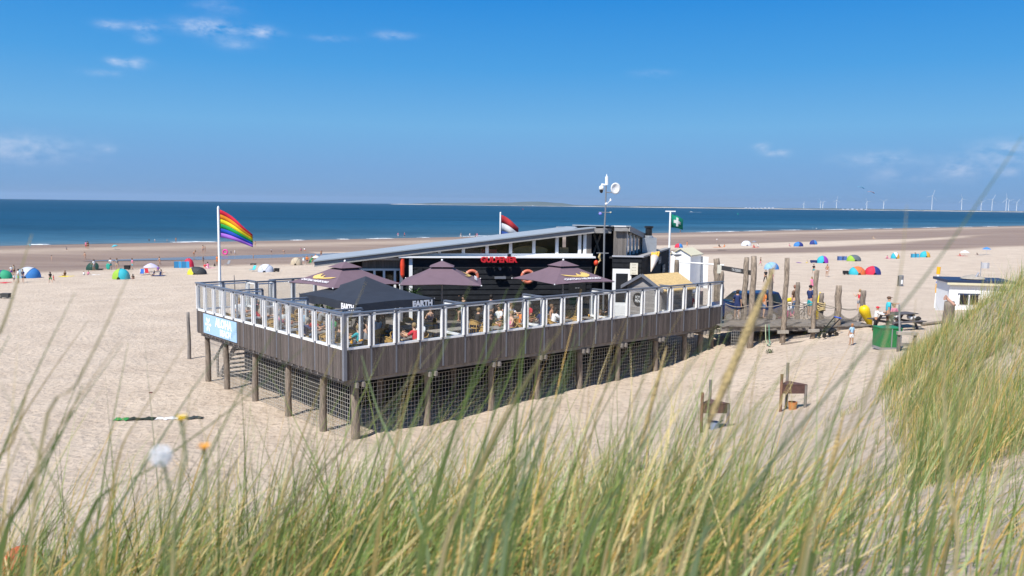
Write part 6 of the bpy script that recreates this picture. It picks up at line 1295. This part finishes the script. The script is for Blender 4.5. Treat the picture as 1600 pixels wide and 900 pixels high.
def bp3(label, px, py, hpx, pose='stand', rz=None, **kw):
    p = ong(px, py, lo=40); h = hpx * p.y / FPX
    if pose in ('ground', 'hug', 'sit', 'sitlean'): h = h / .53
    if pose == 'bend': h = h / .8
    h = min(1.9, max(.85, h)); return person(label, p, R(rz if rz is not None else rnd.uniform(0, 360)), pose, h, **kw)
BP = [('child in grey by the white and blue shelter', 22, 441, 12, 'stand', 'white', 'grey'), ('adult in a white shirt and lime shorts by the white and blue shelter', 29, 442.5, 22, 'stand2', 'white', 'lime'), ('child in blue by the white and blue shelter', 36, 441, 20, 'stand', 'navy', 'jeans'), ('fair haired person between the dark tent and the white shelter', 18, 431, 16, 'stand2', 'white', 'purple'), ('second fair haired person between the tent and shelter', 22, 430, 16, 'stand', 'beige', 'brown'),
      ('person wrapped in a dark green robe walking over the sand', 79, 442.5, 18, 'walk', 'black', 'green'), ('child in red beside the person in the dark robe', 84, 440.5, 11, 'walk', 'red', 'red'), ('sunbathing woman sitting on a yellow towel', 101, 431.5, 9, 'ground', 'brown', 'brown'), ('person in a white hat sitting by the white towel', 131, 430, 6.5, 'hug', 'white', 'grey'), ('person sitting beside the white hatted one', 138, 430, 7, 'ground', 'pink', 'navy'),
      ('couple member in dark swimwear at the surf edge', 137.5, 389, 12, 'stand2', 'brown', 'brown'), ('couple member in pale swimwear at the surf edge', 134.5, 389, 11.5, 'stand', 'pink', 'red'), ('person walking at the foot of the outer sandbar', 133, 406, 12.5, 'walk', None, 'brown'), ('child standing on the wet sand by the dark channel', 81, 408, 9, 'stand', None, 'beige'), ('child in a turquoise wetsuit on the outer sandbar', 47, 387.5, 8, 'walk', 'turq', 'turq'), ('person sunbathing on the far sandbar beside a dark bag', 104, 390, 4.5, 'ground', 'grey', 'black'),
      ('man in a white shirt and grey shorts before the dark green parasol', 147, 423, 17.5, 'stand2', 'white', 'grey'), ('man in a white vest holding a green bodyboard', 173, 421.5, 18, 'hold', 'white', 'teal'), ('man in a grey shirt standing next to the bodyboard carrier', 183, 421.5, 18, 'stand', 'grey', 'beige'), ('woman in turquoise bottoms by the stroller', 207, 421, 17, 'stand2', 'pink', 'turq'), ('woman sitting outside the lime and turquoise tent', 208, 436, 8, 'ground', 'brown', 'red'), ('man in dark trunks on the wet sand behind the lilac parasol', 249.5, 415, 14, 'walk', None, 'black'),
      ('woman in purple sitting beside the lilac parasol', 247, 423, 8, 'ground', 'purple', 'purple'), ('person in navy lounging in the lilac parasol shade', 240, 430.5, 8, 'ground', 'navy', 'black'), ('person in blue sitting upright on the navy rug', 250, 430, 9, 'hug', 'navy', 'navy'), ('child stooping at the tidal pool', 303, 402, 11, 'bend', None, 'orange'), ('man in blue trunks lifting a child by the pool', 317, 396, 13, 'lift', None, 'blue'), ('child held by the man in blue trunks', 320.5, 393, 9, 'stand', None, 'pink'), ('woman in a dark bikini standing on the wet sand', 317.5, 412, 12, 'stand2', 'brown', 'brown'),
      ('person in red sitting by the pink towel', 320, 419, 8, 'ground', 'red', 'white'), ('person in a white cap sitting by the pink towel', 325, 419, 10, 'hug', 'pink', 'white'), ('dark haired person sitting alone behind the flag pole', 334.5, 416, 5.5, 'hug', 'black', 'black'), ('woman in coral standing behind the rainbow flag pole', 339.5, 414, 15, 'stand', 'orange', 'orange'), ('child beside the pink ring', 361, 398, 6, 'stand', 'navy', 'navy'), ('child in white running at the pool', 367, 398, 8, 'walk', 'white', 'lblue'), ('child standing on wet sand below the rainbow flag', 396, 406, 9.5, 'stand', None, 'black'),
      ('person in green swimwear on the outer sandbar', 399, 386, 9, 'walk', None, 'green'), ('child in white wading in the pool', 424, 396, 7.5, 'stand', 'white', 'black'), ('child wading in the middle of the pool', 444, 396.5, 6, 'bend', None, 'brown'), ('child in pink sitting in the pool', 470, 392, 5, 'ground', 'pink', 'pink'), ('child in red and white at the pool', 476, 391.5, 5, 'ground', 'white', 'red'), ('man in black trunks walking on the wet sand by the roof edge', 502, 402, 12, 'walk', None, 'black'), ('person in a light blue shirt bending by the beige tent', 474, 413.5, 12, 'bend', 'lblue', 'white'),
      ('man sitting beside the table of the beige tent group', 480, 413, 9, 'sit', 'orange', 'navy'), ('person in green sitting under the cream parasol', 488, 413, 9, 'sit', 'green', 'black'), ('child standing behind the cream parasol', 493, 405, 8, 'stand', 'orange', 'white'), ('bather wading near two companions', 181, 376.5, 3.5, 'stand', None, 'brown'), ('bather with arms out in the shallows', 190, 377, 3.5, 'point', None, 'pink'), ('bather playing in the shallows', 198, 377, 4, 'lift', None, 'orange'), ('dark suited bather in the shallows', 233, 378, 5, 'stand', 'black', 'black'),
      ('bather in white in the shallows', 242, 378.5, 5, 'stand', 'white', 'red'), ('bather wading towards the beach', 261, 378, 4.5, 'walk', None, 'red'), ('tall bather standing at the foam line', 275, 379, 8, 'stand', None, 'navy'), ('bather far out beyond the rainbow flag', 405, 373, 4, 'stand', None, 'red'), ('walker in pink along the waterline next to the one in red', 622, 371, 7.5, 'walk', 'pink', 'white'), ('walker in red along the waterline', 632, 371, 8, 'walk', 'red', 'navy'), ('walker in grey along the waterline', 720, 372, 8, 'walk', 'grey', 'white'), ('walker in white leaning forward along the waterline', 734, 371, 7, 'walk', 'white', 'lblue'),
      ('walker in black of the waterline trio', 742.5, 372, 7.5, 'walk', 'black', 'black'), ('walker in pink of the waterline trio', 745.5, 371, 7, 'walk', 'pink', 'pink'), ('person in orange beside the red and blue tent', 1073.5, 386, 9, 'walk', 'orange', 'orange'), ('sunbather in black on the orange towel', 1124, 386, 5, 'ground', 'black', 'black'), ('sunbather in orange on the orange towel', 1131, 386, 4.5, 'hug', 'orange', 'orange'), ('child standing on the wet flats behind the sandbank', 1120, 379, 7, 'walk', 'white', 'grey'), ('person in red sitting by the grey parasol', 1178, 387, 5, 'ground', 'red', 'red'), ('person in white sitting by the grey parasol', 1185, 386, 5.5, 'hug', 'white', 'lblue'),
      ('person lying at the navy tent entrance on the sandbank', 1234, 385, 4.5, 'ground', 'pink', 'black'), ('child on wet sand in front of the channel', 1188, 415, 13, 'walk', 'brown', 'pink'), ('man in a black shirt walking between the bridge posts and tents', 1271, 428, 15.5, 'walk', 'black', 'teal'), ('shirtless man with a white towel round his waist', 1292, 432.5, 19.5, 'stand2', None, 'white'), ('person in pink sitting beside the small turquoise shelter', 1386, 404, 5, 'ground', 'pink', 'blue'), ('person sitting in the short blue windscreen', 1431, 401, 6.5, 'hug', 'brown', 'turq'), ('person resting on the far sandbar', 1365, 373, 4, 'ground', 'beige', 'beige'), ('person in black lying under the small blue parasol', 1527, 398, 3.6, 'ground', 'black', 'black'), ('person in red under the white parasol', 1500, 399.5, 4, 'ground', 'red', 'pink'), ('person sitting beside the cool box in yellow', 1260, 411, 5, 'hug', 'beige', 'yellow'), ('bather at the waterline behind the green flag', 1063, 364, 5, 'walk', 'brown', 'black')]
for (lb, px, py, hp_, ps, tc_, bc) in BP:
    bp3(lb, px, py, hp_, ps, None, top=tc_, bottom=bc, botk='trunks' if tc_ is None else 'shorts', hair='longhair' if rnd.random() < .35 else 'hair')
# body board for its carrier
p = ong(172, 421.5); o = MB().ell((p.x - .15, p.y - .35, p.z + .55), (.32, .04, .5), 12, 6).build('bodyboard', clothm, None, smooth=True); o.color = (.03, .38, .28, 1); tag(o, 'green bodyboard held by the man in a white vest', 'bodyboard')
# gulls on the far sand
for (px, py, lb) in ((1269, 358, 'white gull standing on the far wet sand'), (1275, 358.5, 'white gull standing on the far wet sand')):
    gull(lb, ong(px, py, lo=100), 1.0, 2.2)['group'] = 'gulls on the far sand'

# ------------------------------------------------------------------ far shore, turbines, boats, kites
D = 9000.0
def far(px, z=ZW, d=D): q_ = ray(px, 330); q_ = q_ / q_.y; return Vector((q_.x * d, d, z))
dune = mat('far_dunes', (.10, .13, .13), .95, var=.2, scale=.002); fsand = mat('far_sand', (.52, .46, .40), .95)
f = MB(); g = []
for i in range(161):
    px = 616 + (1010 / 160) * i * 1.05; u = i / 160
    h_ = (7 + 14 * max(0, math.sin((px - 640) * .011)) * (1 if px < 1000 else .35) + 5 * vnoise(np.array([px]), np.array([0.]), 14, 5)[0] + (16 if 790 < px < 900 else 0) * math.sin(math.pi * min(1, max(0, (px - 790) / 110)))) * min(1, (px - 612) / 50) * (1 if px < 1060 else .75)
    c = far(px); g.append([c + Vector((0, 30, 0)), c + Vector((0, 90, h_ * .55 + 2)), c + Vector((0, 300, h_ * 1.25 + 4)), c + Vector((0, 700, 1))])
f.sheet(g); o = f.build('far_coast', dune, smooth=True); tag(o, kind='structure')
f = MB(); f.sheet([[far(610 + 5.2 * i) + Vector((0, 0, .3)), far(610 + 5.2 * i) + Vector((0, 80, 3.5 + 3.5 * vnoise(np.array([i * 7.]), np.array([0.]), 20, 8)[0]))] for i in range(192)]); o = f.build('far_beach', fsand); tag(o, kind='structure')
for k in range(40):
    px = 1165 + k * 2.0 if k < 22 else 1312 + (k - 22) * 2.4; c = far(px)
    if k % 3 == 0: tag(MB().box(c.x - 9, c.y - 15, ZW + 2, c.x + 9, c.y + 5, ZW + 12 + 8 * rnd.random()).build('far_building', mat('far_white', (.6, .62, .66), .9)), 'tiny pale building in the row on the far coast', 'building', 'buildings on the far coast')
def turbine(px, py_top, k):
    c = far(px, ZW, D + 300 + 100 * (k % 3)); ht = ond(px, py_top, c.y).z - ZW; e = empty('wind_turbine', c, 0, 'slender white wind turbine standing on the far coast', 'wind turbine', 'wind turbines on the horizon')
    MB().tube([(0, 0, 0), (0, 0, ht)], [3.4, 2.2], 8).build('tower', white, e, world=False); MB().box(-2.5, -7, ht - 2, 2.5, 6, ht + 3).build('nacelle', white, e, world=False)
    for j in range(3):
        a = R(90 + 120 * j + 37 * k); L = ht * .42; MB().beam((0, -8, ht), (L * math.cos(a), -8, ht + L * math.sin(a)), .9, 3.0, up=Vector((0, 1, 0))).build('blade', white, e, world=False)
for k, (px, pt_) in enumerate(((1255.5, 318), (1281.5, 315), (1285, 317), (1306.5, 313), (1354, 315), (1380, 314.5), (1455.5, 306), (1502, 311), (1532.5, 316), (1549.5, 311.5), (1571.5, 311), (1575.5, 313.5), (1588, 316))): turbine(px, pt_, k)
def boat(label, px, py, s_, wake):
    p = onz(px, py, ZW); e = empty('motor_boat', p, 0, label, 'boat'); e.scale = (s_, s_, s_)
    g = [[Vector((x, w_ * sy, z)) for (sy, z) in ((-1, 1.0), (-.7, .1), (0, -.2), (.7, .1), (1, 1.0))] for (x, w_) in ((-3, .9), (-1, 1.1), (1.5, .9), (3.2, .05))]
    MB().sheet(g).build('hull', white, e, world=False); MB().box(-1.2, -.6, .9, .6, .6, 1.8).build('cabin', white, e, world=False)
    if wake: MB().prism([(3, -.8, .05), (24, -1.6, .05), (24, 1.6, .05), (3, .8, .05)], (0, 0, .12)).build('wake', foam, e, world=False)
boat('small speedboat towing a white wake across the sea', 1080, 331.5, 1.0, True); boat('tiny white boat off the far coast with no wake', 1483, 328, 6.0, False); boat('tiny white boat near the tall turbine', 1553, 328, 6.0, False); boat('tiny white boat far out behind the tricolour flag', 833, 322.2, 5, False)
p = onz(1153, 335, ZW); e = empty('channel_buoy', p, 0, 'small green channel buoy floating on the sea', 'buoy'); MB().lathe([(0, -.3), (1.0, 0), (.9, .6), (.35, 1.0), (.25, 3.0), (0, 3.2)], 10).build('body', mat('flag_teal2', (.01, .35, .22), .6), e, world=False)
p = onz(817, 327.5, ZW); e = empty('channel_buoy', p, 0, 'small red channel buoy floating behind the tricolour flag', 'buoy'); MB().lathe([(0, -.3), (1.0, 0), (.9, .6), (.35, 1.0), (.25, 3.4), (0, 3.6)], 10).build('body', mat('buoy_red', (1, 0, 0)), e, world=False)
for (px, py, c_, lb) in ((1345, 294, (.25, .65, .85), 'pale blue kite high above the sea'), (1361, 301.5, (.8, .45, .45), 'pink kite above the sea below the blue one')):
    p = ond(px, py, 700); g = [[p + Vector((3.0 * math.cos(a), 1.1 * v, 1.2 * math.sin(a) + .6 * a - 1)) for a in [.4 + 2.3 * i / 8 for i in range(9)]] for v in (-1, 0, 1)]
    o = MB().sheet(g).build('kite', clothm, None, smooth=True); o.color = (*c_, 1); s3 = o.modifiers.new('thickness', 'SOLIDIFY'); s3.thickness = .15; tag(o, lb, 'kite', 'kites above the sea')
# ------------------------------------------------------------------ dune grass
gm = bpy.data.materials.new('dune_grass'); gm.use_nodes = True; t = gm.node_tree; b = t.nodes['Principled BSDF']
at_ = N(t, 'ShaderNodeAttribute'); at_.attribute_name = 'col'; t.links.new(at_.outputs['Color'], b.inputs['Base Color']); b.inputs['Roughness'].default_value = .55; b.inputs['Specular IOR Level'].default_value = .3
tr = N(t, 'ShaderNodeBsdfTranslucent'); t.links.new(at_.outputs['Color'], tr.inputs[0]); mx = N(t, 'ShaderNodeMixShader'); mx.inputs[0].default_value = .35
t.links.new(b.outputs[0], mx.inputs[1]); t.links.new(tr.outputs[0], mx.inputs[2]); t.links.new(mx.outputs[0], t.nodes['Material Output'].inputs[0])
PAL = np.array([(.17, .26, .06), (.25, .33, .10), (.35, .42, .20), (.10, .165, .04), (.62, .50, .24), (.72, .58, .30), (.50, .36, .13), (.62, .40, .12)])
def blade_arrays(base, L, lean, width, colr, seg=5, curl=None, yaw=None):
    """ribbons: base Nx3, length N, lean Nx2 (sideways reach as share of length), width N, colour Nx3"""
    n = len(base); tt = np.linspace(0, 1, seg + 1)
    ln = np.linalg.norm(lean, axis=1); rise = np.sqrt(np.clip(1 - np.clip(ln, 0, .93) ** 2, .1, 1))
    P = np.empty((n, seg + 1, 3))
    e = tt[None, :] ** 1.6
    P[:, :, 0] = base[:, None, 0] + L[:, None] * lean[:, None, 0] * (.35 * tt[None] + .65 * e); P[:, :, 1] = base[:, None, 1] + L[:, None] * lean[:, None, 1] * (.35 * tt[None] + .65 * e)
    P[:, :, 2] = base[:, None, 2] + L[:, None] * (rise[:, None] * tt[None] - (0 if curl is None else curl[:, None]) * tt[None] ** 3)
    yw = npr.uniform(0, math.pi, n) if yaw is None else yaw
    W = np.stack([np.cos(yw), np.sin(yw), np.zeros(n)], -1)
    prof_ = np.clip(1.05 - tt ** 1.8, .06, 1)
    A = P - W[:, None, :] * (width[:, None] * prof_[None])[..., None] / 2; B = P + W[:, None, :] * (width[:, None] * prof_[None])[..., None] / 2
    V = np.stack([A, B], 2).reshape(-1, 3)
    o = np.arange(n)[:, None] * (2 * (seg + 1)) + np.arange(seg)[None] * 2
    Q = np.stack([o, o + 1, o + 3, o + 2], -1).reshape(-1, 4)
    tipc = np.clip(tt * 1.2 - .25, 0, 1)[None, :, None] * np.array([.10, .06, .0])[None, None, :]
    Cc = (colr[:, None, :] * (1 + 0 * tt[None, :, None]) + tipc * .6)
    Cc = np.repeat(Cc[:, :, None, :], 2, 2).reshape(-1, 3)
    return V, Q, Cc
def grass_obj(name, parts, label, cat='grass'):
    vs_, qs_, cs_ = [], [], []; off = 0
    for V, Q, Cc in parts: vs_.append(V); qs_.append(Q + off); cs_.append(Cc); off += len(V)
    V = np.concatenate(vs_); Q = np.concatenate(qs_); Cc = np.concatenate(cs_)
    me = bpy.data.meshes.new(name); me.vertices.add(len(V)); me.vertices.foreach_set('co', V.ravel()); me.loops.add(Q.size); me.loops.foreach_set('vertex_index', Q.ravel().astype(np.int32)); me.polygons.add(len(Q)); me.polygons.foreach_set('loop_start', np.arange(0, Q.size, 4)); me.polygons.foreach_set('loop_total', np.full(len(Q), 4)); me.update()
    ca = me.attributes.new('col', 'FLOAT_COLOR', 'POINT'); ca.data.foreach_set('color', np.concatenate([Cc, np.ones((len(Cc), 1))], 1).astype(np.float32).ravel())
    me.materials.append(gm); o = bpy.data.objects.new(name, me); col.objects.link(o); tag(o, label, cat, kind='stuff'); return o
def pick_col(n, straw=.35):
    k = np.where(npr.random(n) < straw, npr.integers(4, 8, n), npr.integers(0, 4, n)); return PAL[k] * npr.uniform(.75, 1.25, (n, 1))
def tufts(cx, cy, nb, Lm, spread, straw, wmin, wmax, leanx=.42, lean_sd=.2, seg=5, curl=.12, clump=.05):
    n = len(cx); N_ = n * nb; bx_ = np.repeat(cx, nb) + npr.normal(0, spread, N_); by_ = np.repeat(cy, nb) + npr.normal(0, spread, N_)
    bz_ = height(bx_, by_) - .04; L = np.repeat(Lm, nb) * npr.uniform(.45, 1.12, N_)
    lean = np.stack([leanx + npr.normal(0, lean_sd, N_) + np.repeat(npr.normal(0, .1, n), nb), .05 + npr.normal(0, lean_sd * .9, N_)], -1)
    return blade_arrays(np.stack([bx_, by_, bz_], -1), L, lean, npr.uniform(wmin, wmax, N_), pick_col(N_, straw) * np.repeat(npr.uniform(.8, 1.2, n), nb)[:, None], seg, npr.uniform(0, curl * 2, N_))
# foreground: the crest the photographer looks over
def fg(n, y0, y1, dens, nb, L0, L1, straw, w0, w1, lean=.45, sd=.2):
    px = npr.uniform(-160, 1760, n); y = np.exp(npr.uniform(np.log(y0), np.log(y1), n)); keep = npr.random(n) < np.interp(px, [-160, 150, 450, 850, 1050, 1180, 1300, 1450, 1760], dens)
    px, y = px[keep], y[keep]; x = (px - 800) / FPX * y
    return tufts(x, y, nb, npr.uniform(L0, L1, len(x)), .05 + .012 * y.mean(), straw, w0, w1, lean, sd)
PT = [fg(70, 1.15, 2.0, [.8, .7, .5, .8, .7, .4, .28, .4, .6], 6, .75, 1.1, .4, .0048, .007, .46, .28),
      fg(330, 1.9, 3.2, [.5, .45, .55, 1, .9, .42, .16, .22, .4], 11, .68, 1.12, .34, .0045, .007, .42, .28),
      fg(1150, 3.0, 5.2, [.7, .55, .9, 1, .9, .32, .07, .1, .2], 15, .62, 1.05, .32, .0042, .0068, .40, .28),
      fg(2000, 5.0, 9.0, [.75, .6, 1, 1, .8, .2, .04, .04, .06], 16, .6, 1.0, .36, .0045, .0072, .38, .28),
      fg(700, 9.0, 13.0, [.4, .25, .6, .9, .6, .12, .03, .02, .03], 12, .5, .85, .42, .005, .008, .38, .28)]
grass_obj('foreground_grass', PT, 'tall green and straw marram grass on the dune in front')
# dune at the right
POLY = [(1378, 604), (1415, 560), (1445, 520), (1500, 486), (1560, 448), (1640, 400), (1900, 380), (1900, 700), (1640, 700), (1560, 715), (1490, 765), (1430, 760), (1405, 690), (1388, 640)]
def inpoly(x, y, poly):
    c = np.zeros(len(x), bool); j = len(poly) - 1
    for i in range(len(poly)):
        xi, yi = poly[i]; xj, yj = poly[j]; k = ((yi > y) != (yj > y)) & (x < (xj - xi) * (y - yi) / (yj - yi + 1e-9) + xi); c ^= k; j = i
    return c
def projpx(x, y, z):
    zz = z - ZC; dep = y * _F.y + zz * _F.z; u = (x * _R2.x + y * _R2.y + zz * _R2.z) / dep * FPX; v = (x * _U2.x + y * _U2.y + zz * _U2.z) / dep * FPX; return 800 + u, 450 - v
n = 30000; x = npr.uniform(4.5, 32, n); y = npr.uniform(7.5, 36, n); z = height(x, y); px, py = projpx(x, y, z)
keep = (inpoly(px, py, POLY) | ((z > 4.3) & (y > 21) & (x > 10))) & (npr.random(n) < np.clip(.35 + .9 * vnoise(x, y, 1.6, 21), 0, 1))
x, y = x[keep], y[keep]
grass_obj('dune_grass', [tufts(x, y, 11, npr.uniform(.6, 1.12, len(x)), .13, .36, .006, .010, .34, .24, 4, .12)], 'dense green and straw grass covering the dune beside the path')
# loose tufts: dune foot, below the terrace, along the spur
tl = []
for (px, py, r_, n_, L_) in ((862, 598, .5, 14, .75), (880, 592, .4, 10, .6), (905, 575, .4, 8, .5), (836, 606, .35, 8, .5), (945, 560, .3, 6, .4), (1340, 640, .25, 5, .4), (1300, 660, .3, 5, .35), (1290, 668, .2, 4, .3), (1376, 625, .3, 9, .55), (1362, 690, .3, 5, .5), (1322, 716, .25, 4, .45), (1340, 745, .25, 4, .5), (1400, 760, .3, 7, .6), (1260, 690, .2, 3, .3), (1390, 800, .25, 5, .6), (1240, 620, .15, 2, .25)):
    p = ong(px, py, lo=6); cx = p.x + npr.normal(0, r_, n_); cy = p.y + npr.normal(0, r_, n_); tl.append(tufts(cx, cy, 12, np.full(n_, L_), .06, .5, .005, .009, .25, .28, 4))
grass_obj('grass_tufts', tl, 'scattered small tufts of dry and green grass on the sand')
# tall single blades close to the lens, found by where they stand and lean
def hero(points, d, wd, c_, d2=None):
    n = len(points); pts = [ond(px, py, d + ((d2 or d) - d) * i / (n - 1)) for i, (px, py) in enumerate(points)]
    bx_ = pts[-1]; g = gz(bx_.x, bx_.y); 
    if bx_.z > g: pts.append(Vector((bx_.x - .12 * (bx_.z - g), bx_.y, g - .03)))
    V = []; m = len(pts)
    # smooth through points
    out = []
    for i in range(m - 1):
        p0, p1, p2, p3 = pts[max(i - 1, 0)], pts[i], pts[i + 1], pts[min(i + 2, m - 1)]
        for k in range(4):
            u = k / 4; out.append(.5 * ((2 * p1) + (p2 - p0) * u + (2 * p0 - 5 * p1 + 4 * p2 - p3) * u * u + (3 * p1 - p0 - 3 * p2 + p3) * u ** 3))
    out.append(pts[-1]); m = len(out)
    for i, p in enumerate(out):
        w_ = wd * 1.35 * min(1, .15 + 1.3 * i / m); s_ = Vector((.9, .43, 0)) * (w_ / 2); V += [p - s_, p + s_]
    Q = [[2 * i, 2 * i + 1, 2 * i + 3, 2 * i + 2] for i in range(m - 1)]
    return np.array([tuple(v) for v in V]), np.array(Q), np.tile(np.array(c_), (len(V), 1))
G1, G2, S1, S2 = (.24, .31, .09), (.32, .40, .18), (.66, .53, .26), (.58, .43, .15)
HB_ = [([(1598, 212), (1540, 300), (1440, 440), (1330, 575), (1230, 690), (1150, 800), (1080, 900)], 1.05, .0065, G2), ([(1417, 320), (1408, 420), (1386, 520), (1340, 660), (1285, 800), (1255, 900)], 1.1, .005, S1), ([(1475, 545), (1476, 640), (1482, 760), (1492, 900)], 1.2, .007, S1), ([(1600, 420), (1540, 560), (1480, 700), (1440, 900)], 1.3, .005, G1), ([(372, 512), (300, 610), (230, 720), (180, 800), (120, 900)], 1.6, .005, G2),
       ([(300, 520), (225, 640), (190, 700), (170, 800), (160, 900)], 1.4, .004, S2), ([(480, 540), (360, 640), (240, 730), (130, 830)], 1.5, .006, G1), ([(565, 555), (590, 640), (625, 720), (650, 800), (670, 900)], 1.8, .007, G2), ([(700, 520), (600, 640), (480, 760), (380, 900)], 1.7, .006, S1), ([(860, 535), (800, 640), (740, 760), (690, 900)], 1.7, .006, G1), ([(900, 520), (870, 620), (820, 760), (790, 900)], 1.9, .006, G2), ([(1010, 500), (930, 640), (880, 780), (850, 900)], 1.6, .005, G1),
       ([(1150, 480), (1060, 600), (980, 740), (900, 900)], 1.5, .006, G2), ([(1170, 520), (1120, 640), (1050, 780), (1000, 900)], 1.6, .005, S2), ([(820, 440), (760, 560), (700, 700), (650, 900)], 1.35, .006, G1), ([(1500, 620), (1380, 740), (1290, 860), (1260, 900)], 1.3, .007, G1), ([(1560, 610), (1500, 720), (1430, 850), (1400, 900)], 1.2, .006, G2), ([(1600, 640), (1570, 760), (1540, 900)], 1.2, .006, S1), ([(50, 365), (30, 430), (0, 520), (-60, 640)], 1.3, .005, S1), ([(130, 600), (90, 690), (40, 780), (0, 880)], 1.4, .006, G1), ([(45, 600), (20, 690), (-30, 800)], 1.3, .005, S2), ([(1340, 560), (1290, 680), (1220, 800), (1180, 900)], 1.5, .005, S1), ([(1050, 560), (1010, 690), (960, 820), (940, 900)], 1.7, .005, S1), ([(205, 420), (170, 500), (120, 600), (60, 720)], 1.2, .004, S1)]
hr = random.Random(5)
for k in range(84):
    xt = hr.choice((hr.uniform(-20, 1620), hr.uniform(760, 1220), hr.uniform(1150, 1620))); yt = hr.uniform(500, 690) if k % 3 else hr.uniform(440, 560); ln = hr.uniform(20, 190) * (900 - yt) / 330; xf = xt - ln; c_ = (G1, G2, S1, S2, G1, (.16, .23, .06))[k % 6]
    HB_.append(([(xt, yt), (xt - ln * .42, yt + (900 - yt) * .33), (xt - ln * .76, yt + (900 - yt) * .66), (xf, 900)], hr.uniform(1.1, 2.1), hr.uniform(.0038, .0062), c_))
grass_obj('near_grass_blades', [hero(*h_) for h_ in HB_], 'long blurred single grass blades rising close in front')
# flowering spikes of marram
def spike(label, tip, neck, foot, d, r, c_):
    a, b_, c0 = ond(*tip, d), ond(*neck, d), ond(*foot, d); g = gz(c0.x, c0.y); e = empty('grass_spike', (c0.x, c0.y, g), 0, label, 'grass spike')
    n = 14; pts = [b_.lerp(a, i / n) for i in range(n + 1)]; MB().tube(pts, [r * (.35 + .65 * math.sin(math.pi * min(1, .12 + .9 * i / n))) * (1 + .12 * math.sin(i * 5)) * (1 if i < n else .2) for i in range(n + 1)], 8).build('seed_head', mat('seed_head', (.52, .39, .18), .9, var=.25, scale=60, bump=.8, bscale=200), e, smooth=True)
    MB().tube([b_, b_.lerp(c0, .5) + Vector((.004, 0, 0)), c0, Vector((c0.x - .05, c0.y, g - .02))], r * .33, 6).build('stalk', mat('stalk', c_, .7), e, smooth=True)
spike('thick straw coloured grass spike in front of the footbridge', (1212, 412), (1108, 660), (1030, 880), 1.35, .0075, (.42, .34, .16)); spike('slim straw grass spike in front of the shed end of the terrace', (1042, 540), (1000, 700), (960, 880), 1.9, .005, (.35, .32, .14))
spike('short straw grass spike before the nearer post table', (1320, 640), (1290, 760), (1270, 890), 1.8, .005, (.40, .34, .16))
# flowers in the grass at the left
def flower(label, head, foot, d, kind, r):
    h_ = ond(*head, d); f0 = ond(*foot, d); g = gz(f0.x, f0.y); e = empty('wild_flower', (f0.x, f0.y, g), 0, label, 'flower')
    MB().tube([Vector((f0.x, f0.y, g)), f0, f0.lerp(h_, .6) + Vector((.01, 0, 0)), h_], .0016, 6).build('stem', mat('flower_stem', (.12, .17, .05), .7), e)
    if kind == 'fluff':
        f = MB()
        for k in range(120):
            v = Vector((npr.normal(), npr.normal(), npr.normal())).normalized() * r; f.beam(h_ + v * .1, h_ + v, .0004, .0004); f.ell(h_ + v, (.0013, .0013, .0013), 4, 3)
        f.build('seed_ball', mat('fluff', (.85, .85, .84), .9), e)
    else:
        MB().ell(h_, (r * .35, r * .35, r * .3), 8, 5).build('centre', mat('flower_core', (.6, .25, .01), .7), e, smooth=True)
        for k in range(14):
            a = k * 2.399; dv = Vector((math.cos(a), math.sin(a), .45 + .3 * (k % 2))).normalized(); s_ = dv.cross(Vector((0, 0, 1))).normalized() * r * .16
            MB().add([h_ - s_ * .5, h_ + s_ * .5, h_ + dv * r + s_, h_ + dv * r * 1.1, h_ + dv * r - s_], [(0, 1, 2, 3, 4)]).build('petal', mat('petal_' + kind, (.85, .58, .01) if kind == 'yellow' else (.85, .36, .01), .6), e)
        MB().tube([h_ - Vector((0, 0, r * .9)), h_ - Vector((0, 0, .1 * r))], [r * .2, r * .45], 8).build('calyx', mat('flower_stem', (0, 0, 0)), e)
flower('yellow wild flower among the grass blades', (283, 656), (272, 800), 1.0, 'yellow', .0075); flower('orange wild flower lower than the yellow one', (319, 701), (296, 850), 1.0, 'orange', .0085); flower('white fluffy seed head beside the orange flower', (252, 712), (258, 860), 1.0, 'fluff', .0125)
rb = ond(32, 826, 6.0); e = empty('red_rucksack', (rb.x, rb.y, gz(rb.x, rb.y)), R(20), 'red and grey rucksack half hidden in the dune grass', 'rucksack'); hz = max(.25, rb.z - gz(rb.x, rb.y))
MB().ell((0, 0, hz * .75), (.16, .10, .15), 12, 8).build('bag', mat('ruck_red', (.55, .06, .02), .7, var=.2), e, world=False, smooth=True); MB().ell((.13, .04, hz * .72), (.12, .09, .12), 10, 6).build('pocket', mat('ruck_grey', (.22, .20, .17), .8), e, world=False, smooth=True); MB().ell((0, .0, hz * .3), (.14, .09, hz * .4), 10, 6).build('base', mat('ruck_grey', (0, 0, 0)), e, world=False, smooth=True)
print('scene built', len(bpy.data.objects), 'objects')

# ------------------------------------------------------------------ sea air
hm = bpy.data.materials.new('haze'); hm.use_nodes = True; t = hm.node_tree; t.nodes.clear(); o_ = N(t, 'ShaderNodeOutputMaterial'); pv = N(t, 'ShaderNodeVolumePrincipled')
pv.inputs['Color'].default_value = (.70, .84, 1, 1); pv.inputs['Density'].default_value = 2.2e-5; pv.inputs['Anisotropy'].default_value = .2; t.links.new(pv.outputs[0], o_.inputs['Volume'])
hz_ = MB().box(-34000, -14000, -12, 30000, 34000, 230).build('haze', hm); tag(hz_, 'thin blue sea haze', 'haze', kind='stuff')
